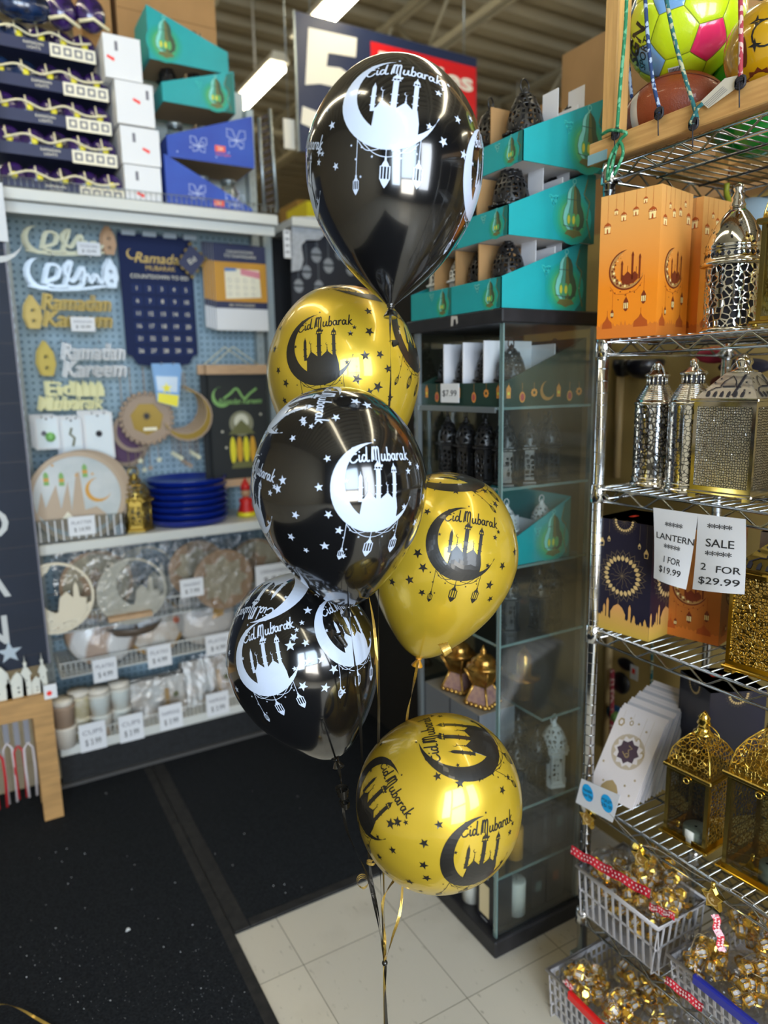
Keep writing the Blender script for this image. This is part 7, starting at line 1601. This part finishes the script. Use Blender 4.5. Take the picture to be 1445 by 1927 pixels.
# domed moroccan silver lantern on the second shelf
t = thing('domed_lantern', 'silver domed lantern with pierced flower body right of the orange boxes', 'lantern', (1.27, .872, 1.5835)); R = .048
MB().lathe([(R*1.04, 0), (R*1.06, .004), (R, .008)], m_sil, 40).build('base_ring', t); MB().lathe([(R, .008), (R, .118)], m_silp, 48, cap=False).build('pierced_body', t); MB().lathe([(R*.8, .008), (R*.8, .117)], m_dark, 24, cap=False).build('inner_cup', t)
mb = MB().lathe([(R, .118), (R*1.2, .121), (R*1.22, .125), (R*1.1, .128), (R*1.06, .131), (R*1.05, .145), (R*1.1, .147)], m_sil, 40)
for k in range(30): a = 2*pi*k/30; mb.poly(Fr((cos(a)*R*1.062, sin(a)*R*1.062, .138), (-sin(a), cos(a), 0), (0, 0, 1)), [(-.0035, 0), (0, -.0045), (.0035, 0), (0, .0045)], m_dark, .0006)
mb.build('collar', t); mb = MB().lathe([(R*1.06, .147), (R*1.03, .157), (R*.92, .175), (R*.72, .195), (R*.45, .213), (R*.25, .223)], m_sil, 40)
for k in range(24): a = k*1.1; z = .156+.011*(k % 4); r_ = {0: 1.045, 1: 1.0, 2: .93, 3: .83}[k % 4]*R; mb.poly(Fr((cos(a)*r_, sin(a)*r_, z), (-sin(a), cos(a), 0), (-cos(a)*.35, -sin(a)*.35, 1)), star(0, 0, .004), m_dark, .0016)
mb.build('dome', t); MB().lathe([(R*.25, .222), (R*.3, .228), (R*.22, .236), (R*.26, .24), (R*.14, .25), (R*.2, .256), (R*.18, .262), (.0005, .268)], m_sil, 20).build('finial', t); mb = MB(); wire_handle(mb, R*.5, .218, .03, m_sil, (.7, .7)); mb.build('wire_handle', t)
# gold house lanterns with tealights
m_pane = FILM('lantern_glass', .10, .03, 'dfe4df', edge=.8); m_tl = M('tealight_plastic', 'e2e2dc', rough=.4)
def house_lantern(label, loc, W, H, rz, name='glass_lantern', wlabel=''):
    t = thing(name, label, 'lantern', loc, rz); hw = W/2; hb = H*.56; q = sqrt(2)
    mb = MB(); mb.box((-hw*1.15, -hw*1.15, .004), (hw*1.15, hw*1.15, .010), m_gl, bev=.0015)
    for sx in (-1, 1):
        for sy in (-1, 1): mb.ball((sx*hw, sy*hw, .003), .005, m_gl, 5)
    mb.build('base', t); mb = MB(); e = .008
    for sx in (-1, 1):
        for sy in (-1, 1): mb.box((sx*hw-e*(sx > 0), sy*hw-e*(sy > 0), .010), (sx*hw+e*(sx < 0), sy*hw+e*(sy < 0), hb), m_glk)
    for z0, z1 in ((.010, .017), (hb-.008, hb)):
        mb.box((-hw+e, -hw, z0), (hw-e, -hw+.003, z1), m_gl); mb.box((-hw, -hw+e, z0), (-hw+.003, hw-e, z1), m_gl); mb.box((-hw+e, hw-.003, z0), (hw-e, hw, z1), m_gl)
    mb.build('corner_frame', t)
    MB().box((-hw+e, -hw+.001, .017), (hw-e, -hw+.0015, hb-.008), m_glp).build('filigree_side', t); MB().box((-hw+e, hw-.0015, .017), (hw-e, hw-.001, hb-.008), m_glp).build('filigree_side', t); MB().box((hw-.0015, -hw+e, .010), (hw-.001, hw-e, hb), m_glp).build('filigree_side', t)
    MB().box((-hw+.0012, -hw+e, .017), (-hw+.0022, hw-e, hb-.008), m_pane).build('glass_pane', t)
    mb = MB().box((-hw*1.14, -hw*1.14, hb), (hw*1.14, hw*1.14, hb+.009), m_glk, bev=.002); mb.build('eave', t)
    P = [(hw*.98, hb+.009), (hw*.96, hb+H*.07), (hw*.86, hb+H*.15), (hw*.66, hb+H*.21), (hw*.4, hb+H*.26), (hw*.3, hb+H*.28)]
    mb = MB().lathe([(r*q, z) for r, z in P], m_glp, 4, sm=False, rot=pi/4, cap=False)
    for k in range(4): a = pi/4+pi/2*k; mb.tube([(cos(a)*r*q, sin(a)*r*q, z) for r, z in P], .0015, m_gl, 5)
    mb.build('filigree_roof', t)
    z = hb+H*.28; MB().lathe([(hw*.42, z-.002), (hw*.42, z+.002), (hw*.3, z+.006), (hw*.22, z+.018), (hw*.3, z+.022), (hw*.22, z+.03), (hw*.26, z+.035), (hw*.1, z+.045), (.0005, z+.05)], m_gl, 18).build('finial', t)
    MB().tube([(0, cos(a*pi/12)*hw*.5-hw*.25, z+.006+sin(a*pi/12)*hw*.5-.01) for a in range(24)], .0012, m_gl, 6, closed=True).build('carry_ring', t)
    MB().tube([(-hw-.004, cos(a*pi/8)*.006, hb-.012+sin(a*pi/8)*.006) for a in range(16)], .0014, m_gl, 6, closed=True).build('latch', t)
    return t
zs5 = .524
house_lantern('small gold glass-fronted lantern with filigree roof on the fifth shelf', (1.268, .868, zs5), .098, .285, radians(4))
house_lantern('larger gold glass-fronted lantern at the right end of the fifth shelf', (1.285, .715, zs5), .128, .37, radians(4))
for (x, y, r, lb, hl) in ((1.245, .855, .026, 'white tealight inside the small gold lantern', 1), (1.262, .690, .03, 'white LED tealight with holes inside the larger gold lantern', 3)):
    t = thing('tealight', lb, 'tealight', (x, y, zs5+.0105)); mb = MB().lathe([(r, 0), (r, r*.95), (r*.96, r), (.001, r)], m_tl, 30)
    for k in range(hl): a = k*2.1; mb.poly(Fr((cos(a)*r*.5*(hl > 1), sin(a)*r*.5*(hl > 1), r), (1, 0, 0), (0, 1, 0)), circ(0, 0, r*.12, 10), m_dark, .0006)
    mb.build('candle_body', t)
# framed gold lantern at the right edge of the second shelf
house_lantern('gold glass lantern cut off at the right edge of the second shelf', (1.245, .715, 1.5835), .11, .30, radians(2))
# --- paper signs
def paper_sign(label, pts, lines, Xs, name='paper_sign'):
    f = Fr((Xs, 0, 0), (0, -1, 0), (0, 0, 1)); P = [(-at(px, py, X=Xs).y, at(px, py, X=Xs).z) for px, py in pts]; t = thing(name, label, 'sign', (Xs, -P[0][0], P[0][1]))
    mb = MB(); N = 12; a, b, c, d = [V((p[0], p[1])) for p in P]     # tl, tr, br, bl
    vs = []; bow = lambda u, v: .006*sin(pi*u)*v+.010*v*v
    def S(u, v, h=0): p = a.lerp(b, u).lerp(d.lerp(c, u), v); return f(p.x, p.y, bow(u, v)+h)
    for i in range(N+1):
        for j in range(N+1): vs.append(S(i/N, j/N))
    fs = []
    for i in range(N):
        for j in range(N): q = i*(N+1)+j; fs.append((q, q+1, q+N+2, q+N+1))
    mb.add(vs, fs, m_paper, True); mb.add([S(i/N, j/N, -.0004) for i in range(N+1) for j in range(N+1)], [x[::-1] for x in fs], m_paper, True)
    W = (b-a).length; Hh = (d-a).length
    class PS:
        def __call__(s, x, y, h=0): return S(x/W, 1-y/Hh, h)
    ps = PS()
    for (s_, u, v, hh, wd) in lines: mb.text(ps, s_, W*u, Hh*(1-v), Hh*hh, m_ink, .0006, width=W*wd if wd else None, bold=.008)
    o = mb.build('paper', t); o.location = -V(t.location); return t
m_paper = M('paper_white', 'd6d7dc', rough=.7); m_ink = M('black_ink', '26262a', rough=.6)
paper_sign('white paper sign reading LANTERN 1 FOR $19.99 hung on the shelf edge', [(1229, 955), (1313, 967), (1297, 1108), (1236, 1086)],
    [('*****', .50, .22, .10, .42), ('LANTERN', .54, .375, .085, .93), ('*****', .50, .52, .10, .42), ('1 FOR', .54, .68, .085, .45), ('$19.99', .50, .825, .085, .62)], 1.166)
paper_sign('white paper sign reading SALE 2 FOR $29.99 hung on the shelf edge', [(1313, 967), (1403, 977), (1407, 1117), (1309, 1107)],
    [('*****', .48, .16, .10, .52), ('SALE', .50, .36, .105, .58), ('*****', .48, .52, .10, .54), ('2', .20, .68, .09, .12), ('FOR', .70, .70, .09, .46), ('$29.99', .52, .86, .09, .80)], 1.166)
# blue circle sale ticket
Xs = 1.158; fb = Fr((Xs, 0, 0), (0, -1, 0), (0, 0, 1)); cv = lambda px, py: (-at(px, py, X=Xs).y, at(px, py, X=Xs).z)
P = [cv(*q) for q in ((1094, 1465), (1167, 1497), (1152, 1548), (1083, 1510))]; mb = MB(); mb.prism(fb, P[::-1], m_paper, -.0008, 0); m_cy = M('cyan_print', '12a6e8', rough=.5)
u_ = (V(P[1])-V(P[0])).normalized(); v_ = (V(P[0])-V(P[3])).normalized(); rot_ = atan2(u_.y, u_.x)
for (px, py, ls) in ((1106, 1492, ('Ramadan', 'Paper Bags')), (1142, 1512, ('**SALE**', '2/$1.00'))):
    c = cv(px, py); mb.poly(fb, circ(c[0], c[1], .0175, 28, .021), m_cy, .0006)
    for i, s_ in enumerate(ls): mb.text(fb, s_, c[0]+.003*(1-2*i)*0, c[1]+.006-.012*i, .0082, m_ink, .001, width=.031 if i or s_[0] == '*' else .026, rot=rot_)
tag(mb.build('sale_ticket', loc=(Xs, -P[0][0], P[0][1])), 'small white ticket with two blue circles for Ramadan Paper Bags', 'ticket')
# --- paper bags leaning in a row
m_bagp = M('bag_pink_white', 'ddd4d2', rough=.5); m_bagd = M('bag_plum_print', '4a3844', rough=.5); m_bagg = M('bag_gold_print', 'b39a6c', rough=.4, metal=.2); m_bagl = M('bag_lace_print', 'bfae96', rough=.5); m_bage = M('bag_edge', 'b9b6ba', rough=.6)
W_, H_ = .120, .205; nb = 15
for k in range(nb):
    lean = radians(33-1.2*k); x = 1.195+.0125*k; u = V((.12, -.993, 0)); vv = V((sin(lean), .04, cos(lean))); O = V((x, 1.105-.0*k, .535+.0012*k)); O.y = 1.113+.002*(k % 3)
    f = Fr(O, u, vv); mb = MB(); mb.prism(f, [(0, 0), (W_, 0), (W_, H_), (0, H_)], m_bagp if k % 3 else (m_bagp if k == 0 else m_bage), -.0045, 0)
    if k == 0:
        c = (W_*.5, H_*.56); R = W_*.34
        mb.stroke(f, circ(c[0], c[1], R, 32), .0012, m_bagg, .0004, closed=True); mb.poly(f, circ(c[0], c[1], R*.97, 32), m_bagl, .0003); mb.poly(f, star(c[0], c[1], R*.92, 12, .8), m_bagp, .0006)
        for a0 in (0, pi/4): mb.poly(f, [(c[0]+R*.72*cos(a0+q*pi/2), c[1]+R*.72*sin(a0+q*pi/2)) for q in range(4)], m_bagd, .0009+.0002*(a0 > 0))
        mb.stroke(f, [(c[0]-R*.3, c[1]-R*.1), (c[0]-R*.05, c[1]-R*.3), (c[0]+R*.15, c[1]-R*.2), (c[0], c[1]+R*.1), (c[0]+R*.2, c[1]+R*.25), (c[0]-R*.05, c[1]+R*.35)], .0022, m_bagg, .0014); mb.stroke(f, circ(c[0]+.001, c[1]-R*.22, R*.12, 10), .0018, m_bagg, .0014, closed=True)
        for (x_, y_, s_) in ((.14, .85, .011), (.35, .88, .007), (.62, .72, .007), (.78, .58, .009)):
            mb.stroke(f, [(W_*x_, H_*y_+s_), (W_*x_, H_)], .0004, m_bagg, .0004); mb.poly(f, circ(W_*x_, H_*y_, s_*.8, 6, s_), m_bagg, .0005); mb.poly(f, circ(W_*x_, H_*y_, s_*.45, 6, s_*.6), m_bagp, .0008)
        for (x_, y_) in ((.1, .35), (.25, .15), (.3, .93), (.7, .85), (.85, .3), (.85, .12), (.7, .2), (.5, .9)): mb.poly(f, star(W_*x_, H_*y_, .004), m_bagg, .0005)
        mb.poly(f, [(W_*.25, 0.001), (W_*.62, 0.001), (W_*.62, H_*.10), (W_*.55, H_*.16), (W_*.43, H_*.2), (W_*.32, H_*.16), (W_*.25, H_*.10)], m_bagg, .0005)
    o = mb.build('paper_bag', loc=O); tag(o, 'front paper bag printed with a plum star medallion and gold lanterns' if k == 0 else 'paper gift bag in the leaning row behind the printed front one', 'paper bag', None if k == 0 else 'paper gift bags leaning in a row')
# --- star fairy lights along the shelf edge
def star_bulb(label, px, py, s=.025, X=1.15):
    c = at(px, py, X=X); f = Fr((0, 0, 0), (0, -1, .12), (0, .12, 1)); t = thing('star_light', label, 'star light', c); mb = MB(); mb.prism(f, star(0, 0, s, 5, .55), m_gl, -.009, 0); mb.build('star_case', t)
    mb = MB(); mb.poly(f, star(0, 0, s*.8, 5, .55), M('brushed_gold_face', 'b58a3c', rough=.35, metal=.6), .0006); mb.poly(f, crescent(.001, 0, s*.5, n=10), m_mg, .001); mb.poly(f, star(.001, .0, s*.26), m_mg, .0014); mb.build('star_face', t)
    mb = MB(); mb.tube([(0, .0, s), (0, 0, s+.012)], .004, m_gl, 8); mb.build('cap', t); return c
s1 = star_bulb('gold star light hanging below the blue-circle ticket', 1104, 1541, X=1.166); s2 = star_bulb('gold star light hanging over the first basket', 1204, 1616); s3 = star_bulb('gold star light hanging between the two baskets', 1340, 1692)
m_fw2 = M('clear_wire', 'b9b0a0', rough=.25, metal=.5)
mb = MB(); P = [s1+V((0, 0, .03)), at(1115, 1500, X=1.16), at(1165, 1550, X=1.158), at(1190, 1575, X=1.156), s2+V((0, 0, .033))]; mb.tube(smooth(P, 5), .0009, m_fw2, 5); mb.tube(smooth([s2+V((0, 0, .033)), at(1240, 1600, X=1.16), at(1300, 1640, X=1.158), s3+V((0, 0, .033))], 5), .0009, m_fw2, 5); mb.tube(smooth([s3+V((0, 0, .033)), at(1390, 1680, X=1.158), at(1460, 1735, X=1.158)], 5), .0009, m_fw2, 5)
tag(mb.build('light_wire', loc=P[0]), 'thin clear wire linking the gold star lights along the shelf', 'wire')

# --- plastic baskets with bagged lantern lights
m_bsk = M('frosted_plastic', 'c2bebf', rough=.35, alpha=.85, coat=.3); m_redh = M('red_handle', 'e01818', rough=.35, coat=.4); m_blueh = M('blue_handle', '28309a', rough=.35, coat=.4)
def basket(label, x0, x1, y0, y1, z0, h, cols, rows_, handle=None, taper=.012, slots=True):
    t = thing('plastic_basket', label, 'basket', (x0, y1, z0)); off = V((x0, y1, z0))
    def wall(nm, A, B, inward):
        """A,B rim points; openwork wall from rim to floor"""
        A, B = V(A), V(B); n = V(inward); L_ = (B-A).length; u = (B-A)/L_; mb = MB(); q = n*taper
        f = lambda s_, z_: A+u*s_+V((0, 0, z_))+q*(1-z_/h)
        nc = max(2, int(L_/cols)); bw = .0055
        def bar(s0, s1, za, zb, th=.002):
            P = [f(s0, za), f(s1, za), f(s1, zb), f(s0, zb)]; Q = [p+n*th for p in P]; mb.add(P+Q, [(0, 1, 2, 3), (7, 6, 5, 4), (0, 4, 5, 1), (1, 5, 6, 2), (2, 6, 7, 3), (3, 7, 4, 0)], m_bsk)
        for k in range(nc+1): s_ = L_*k/nc; bar(max(0, s_-bw/2), min(L_, s_+bw/2), 0, h)
        for k in range(rows_+1): z_ = h*k/rows_; bar(0, L_, max(0, z_-.003), min(h, z_+.003))
        bar(0, L_, h-.012, h)
        o = mb.build(nm, t); o.location = -off
    r = [(x0, y1, z0), (x0, y0, z0), (x1, y0, z0), (x1, y1, z0)]
    wall('openwork_wall', r[0], r[1], (1, 0, 0)); wall('openwork_wall', r[1], r[2], (0, 1, 0)); wall('openwork_wall', r[2], r[3], (-1, 0, 0)); wall('openwork_wall', r[3], r[0], (0, -1, 0))
    mb = MB().box((x0+taper, y0+taper, z0), (x1-taper, y1-taper, z0+.002), m_bsk); o = mb.build('floor_panel', t); o.location = -off
    mb = MB(); z = z0+h; P = [(x0-.003, y1+.003, z), (x0-.003, y0-.003, z), (x1+.003, y0-.003, z), (x1+.003, y1+.003, z)]
    mb.tube(P, .0042, m_bsk, 8, closed=True); o = mb.build('rim', t); o.location = -off
    if handle: a, b, mt = handle; o = MB().box((x0-.009, b, z0+h-.016), (x0+.003, a, z0+h+.006), mt, bev=.003).build('handle', t); o.location = -off
    return t
BA = (1.158, 1.315, .868, 1.10, .219, .126); BB = (1.170, 1.42, .50, .845, .219, .072); BC = (1.055, 1.30, .68, 1.085, .0, .118)
basket('tall frosted plastic basket at the left of the bottom shelf', *BA, .020, 2)
basket('low frosted basket with a blue handle beside the tall one', *BB, .017, 3, (.785, .645, m_blueh))
basket('low frosted basket with a red handle on the floor under the rack', *BC[:5], BC[5], .017, 4, (1.015, .86, m_redh))
# one gold lantern bead
m_bgl = M('bead_gold', (0.95, 0.60, 0.10), rough=.16, metal=.9); m_bpl = M('bead_diffuser', 'cfc8c4', rough=.3)
bead = MB(); s = .0142
bead.lathe([(s*.55, -s*.95), (s*.8, -s*.8), (s*.8, -s*.6), (s*.6, -s*.55)], m_bgl, 6, sm=False); bead.lathe([(s*.6, s*.5), (s*.85, s*.55), (s*.8, s*.7), (s*.35, s*.95), (s*.2, s*1.1)], m_bgl, 6, sm=False); bead.lathe([(s*.5, -s*.56), (s*.6, 0), (s*.5, s*.52)], m_bpl, 6, sm=False)
for k in range(6): a = 2*pi*k/6; bead.tube([(cos(a)*s*.6, sin(a)*s*.6, -s*.57), (cos(a)*s*.7, sin(a)*s*.7, 0), (cos(a)*s*.6, sin(a)*s*.6, s*.54)], s*.075, m_bgl, 4)
BEAD = bead.build('lantern_bead'); BEAD_used = [False]
m_film = FILM('cellophane', .03, .05, 'fbfbfb', bump=1.0, bscale=45, edge=.6); m_hdr = M('red_header', 'c81c34', rough=.3, coat=.6); m_hrt = M('heart_print', 'e8c8c8', rough=.5); m_bwire = M('bead_wire', 'c9b58c', rough=.3, metal=.6)
def light_bag(label, c, rx, ry, rz_, n, seed, header=None, top=True):
    rs = random.Random(seed); c = V(c); t = thing('light_bag', label, 'bag of lights', c, group='bags of gold lantern lights')
    pts = []; n = int(n*1.35)
    for k in range(n):
        for _ in range(30):
            p = V((rs.uniform(-1, 1), rs.uniform(-1, 1), rs.uniform(-.7, 1)))
            if p.length < 1: 
                q = V((p.x*rx*.88, p.y*ry*.88, p.z*rz_*.85))
                if all((q-r_).length > .017 for r_ in pts): pts.append(q); break
    for q in pts:
        if not BEAD_used[0]: o = BEAD; BEAD_used[0] = True
        else: o = BEAD.copy(); SC.collection.objects.link(o)
        o.parent = t; o.location = q; o.rotation_euler = (rs.uniform(0, 3), rs.uniform(0, 3), rs.uniform(0, 3))
    mb = MB(); mb.tube(smooth(pts, 3), .0008, m_bwire, 4)
    for k in range(3): a = rs.uniform(0, 6); mb.tube(smooth([V((cos(a)*rx*.3, sin(a)*ry*.3, rz_*.8)), V((cos(a+1)*rx*.5, sin(a+1)*ry*.5, rz_*.95)), V((cos(a+2)*rx*.7, sin(a+2)*ry*.7, rz_*.5))], 4), .0009, m_bwire, 4)
    mb.build('light_wire', t)
    # crumpled clear bag
    mb = MB(); N = 14; K = 22; vs = []; fs = []
    for i in range(N+1):
        th = pi*i/N
        for k in range(K): ph_ = 2*pi*k/K; j = 1+.09*sin(5*ph_+seed)+.07*cos(7*th+3*ph_)+rs.uniform(-.05, .05); vs.append(V((sin(th)*cos(ph_)*rx*j*1.12, sin(th)*sin(ph_)*ry*j*1.12, cos(th)*rz_*j*1.12)))
    for i in range(N):
        for k in range(K): fs.append((i*K+k, (i+1)*K+k, (i+1)*K+(k+1) % K, i*K+(k+1) % K))
    mb.add(vs, fs, m_film, False); mb.build('clear_bag', t)
    if header:
        A, B, wd = V(header[0]), V(header[1]), header[2]; u = (B-A).normalized(); up = V((.35, 0, 1)); up = (up-u*up.dot(u)).normalized(); L_ = (B-A).length; n_ = u.cross(up); f = Fr(A-c, u, up); mb = MB(); Q = []
        zz = [(.0022*sin(k*1.1+seed)) for k in range(13)]
        for k in range(12):
            a_, b_ = L_*k/12, L_*(k+1)/12; P4 = [f(a_, zz[k], zz[k]*.8), f(b_, zz[k+1], zz[k+1]*.8), f(b_, wd+zz[k+1], zz[k+1]), f(a_, wd+zz[k], zz[k])]; Q4 = [p-f.n*.0008 for p in P4]; mb.add(P4+Q4, [(0, 1, 2, 3), (7, 6, 5, 4), (0, 4, 5, 1), (2, 6, 7, 3)], m_hdr)
            for hy in (.3, .7):
                m1 = (P4[0]+P4[1]+P4[2]+P4[3])/4+(up*(hy-.5)*wd)+f.n*.0004+u*.003*(1 if hy > .5 else -1); s_ = .0028; fh = Fr(m1, u, up); mb.poly(fh, [(0, -s_), (s_, s_*.3), (s_*.5, s_), (0, s_*.5), (-s_*.5, s_), (-s_, s_*.3)], m_hrt, .0004)
        mb.build('red_heart_header', t)
    return t
zA = .219+.126
hd = lambda a, b, X, w: (at(*a, X=X), at(*b, X=X), w)
light_bag('bag of gold lantern lights at the left end of the tall basket', (1.215, 1.045, zA-.012), .052, .052, .055, 15, 1, hd((1074, 1608), (1150, 1650), 1.145, .020))
light_bag('bag of gold lantern lights with a long red heart header, tall basket', (1.235, .975, zA+.002), .060, .045, .05, 18, 2, hd((1128, 1638), (1222, 1692), 1.148, .019))
light_bag('clear bag of gold lantern lights at the right of the tall basket', (1.24, .905, zA-.01), .062, .036, .045, 14, 3, hd((1222, 1712), (1268, 1732), 1.152, .014))
light_bag('bag of gold lantern lights piled at the back of the tall basket', (1.285, .97, zA+.035), .045, .07, .04, 14, 4)
light_bag('bag of gold lantern lights low inside the tall basket', (1.235, .985, .268), .058, .095, .04, 20, 5)
light_bag('bag of gold lantern lights at the left end of the blue-handled basket', (1.23, .80, .29), .06, .045, .045, 16, 6, hd((1338, 1722), (1352, 1790), 1.165, .014))
light_bag('bag of gold lantern lights in the middle of the blue-handled basket', (1.25, .71, .295), .065, .05, .045, 18, 7)
light_bag('bag of gold lantern lights at the right end of the blue-handled basket', (1.25, .61, .295), .065, .05, .045, 16, 8)
light_bag('bag of gold lantern lights heaped at the back of the blue-handled basket', (1.33, .74, .335), .05, .09, .045, 18, 9)
light_bag('bag of gold lantern lights at the left end of the red-handled floor basket', (1.115, 1.02, .10), .05, .052, .05, 18, 10)
light_bag('bag of gold lantern lights beside the red handle of the floor basket', (1.12, .925, .10), .055, .045, .05, 18, 11, hd((1060, 1850), (1075, 1865), 1.05, .012))
light_bag('bag of gold lantern lights in the middle of the red-handled floor basket', (1.14, .83, .105), .06, .048, .05, 18, 12, hd((1250, 1850), (1320, 1905), 1.12, .016))
light_bag('bag of gold lantern lights at the near end of the floor basket', (1.14, .735, .10), .06, .045, .045, 14, 13)
light_bag('bag of gold lantern lights behind the others in the floor basket', (1.225, .93, .115), .05, .09, .05, 18, 14)
# --- goods hanging on the slatwall behind the rack
m_bam = M('bamboo_tan', 'b59a68', rough=.5); m_hat = M('black_hat', '14131a', rough=.35, coat=.3)
XB = 1.66
def hung(name, cat, label, px, py, X, fn): c = at(px, py, X=X); mb = MB(); fn(mb); o = mb.build(name); o.location = c; tag(o, label, cat)
hung('party_hat', 'hat', 'glossy black bowl-shaped toy hanging behind the third shelf lanterns', 1212, 690, XB, lambda mb: mb.lathe([(.001, -.035), (.03, -.03), (.05, -.01), (.055, .015), (.05, .02)], m_hat, 20))
hung('party_hat', 'hat', 'black hanging toy half hidden behind the rack post', 1172, 690, XB, lambda mb: mb.lathe([(.001, -.03), (.02, -.025), (.03, 0), (.03, .02)], m_hat, 20))
hung('hang_tag', 'tag', 'white hang tag with a red sticker behind the rack', 1193, 1266, XB-.03, lambda mb: (mb.box((0, -.014, -.022), (.001, .014, .022), m_white), mb.poly(Fr((0, 0, 0), (0, -1, 0), (0, 0, 1)), [(-.008, -.004), (.004, -.004), (.004, .012), (-.008, .012)], m_redst, .0006)))
hung('black_mask', 'mask', 'black mask hanging left of the white hang tag', 1168, 1285, XB, lambda mb: mb.ball((0, 0, 0), .035, m_hat, 10, (.4, 1, 1)))
hung('black_mask', 'mask', 'black toy hanging above the white hang tag', 1178, 1250, XB, lambda mb: mb.ball((0, 0, 0), .028, m_hat, 10, (.4, 1.2, .7)))
hung('blue_goggles', 'goggles', 'blue and green toy hanging left of the paper bags', 1160, 1345, XB, lambda mb: (mb.ball((0, 0, 0), .03, M('blue_toy', '2a6a9a', rough=.4), 10, (.5, 1.3, 1)), mb.ball((-.012, -.01, 0), .018, m_grn, 8)))
for (a, b, mt, lb) in (((1152, 1260), (1150, 1420), mrd, 'red braided rope hanging left of the paper bags'), ((1227, 1200), (1225, 1320), mtl, 'teal braided rope hanging behind the paper bags'), ((1237, 690), (1234, 760), mtl, 'teal rope hanging behind the silver cylinder lanterns')):
    p, q = at(*a, X=XB-.02), at(*b, X=XB-.02); mb = MB().tube([p, q], .007 if mt is mrd else .004, mt, 8); tag(mb.build('hanging_rope', loc=p), lb, 'rope')
for k, (px, y0, y1) in enumerate(((1148, 1180, 1420), (1140, 640, 1120), (1168, 700, 900))):
    p, q = at(px, y0, X=XB+.015), at(px, y1, X=XB+.015); mb = MB().tube([V((p.x, p.y, p.z)), V((p.x, p.y, q.z))], .011 if k != 1 else .008, m_bam if k != 1 else M('olive_pole', '8a7f3a', rough=.5), 10); tag(mb.build('display_rod', loc=p), ['tan upright rod behind the lower rack shelves', 'olive upright rod just right of the rack post', 'tan upright rod behind the silver lanterns'][k], 'rod')
P = [at(1368, 345, X=1.5), at(1367, 365, X=1.5), at(1378, 385, X=1.5), at(1400, 393, X=1.5)]; mb = MB().tube(smooth(P, 5), .006, M('lime_tube', '9aa02c', rough=.4), 8); tag(mb.build('lime_hook', loc=P[0]), 'bent lime tube hook under the ball pen shelf', 'hook')
mb = MB().ball((0, 0, 0), .06, M('pale_blue_float', 'b4cfe2', rough=.4), 14, (.4, 1.4, .8)); o = mb.build('swim_float'); o.location = at(1400, 415, X=1.6); tag(o, 'white and pale blue float behind the silver domed lantern', 'float')
for k, (px, py, c_, sx, lb) in enumerate(((1345, 668, 'a82c48', 1.6, 'crimson bundle behind the silver lanterns'), (1400, 690, '1d1c2c', 2.0, 'dark bundle behind the square silver lantern'), (1420, 740, 'b8a088', 1.4, 'beige bundle behind the right silver lanterns'), (1370, 720, '7a3a30', 1.4, 'rust bundle behind the square silver lantern'))):
    mb = MB().ball((0, 0, 0), .035, M('bundle_%d' % k, c_, rough=.7), 10, (.5, sx, .6)); o = mb.build('cloth_bundle'); o.location = at(px, py, X=1.63); tag(o, lb, 'bundle')
mb = MB().box((1.62, .35, 1.30), (1.69, 1.02, 1.34), M('tan_bin', '9a8250', rough=.6)); tag(mb.build('slat_bin', loc=(1.62, .35, 1.30)), 'tan bin edge on the slatwall behind the third shelf', 'bin')
for p_ in PROTOS+[LG, BL, TL]:
    if p_ not in _used:
        for c_ in list(p_.children): bpy.data.objects.remove(c_)
        bpy.data.objects.remove(p_)
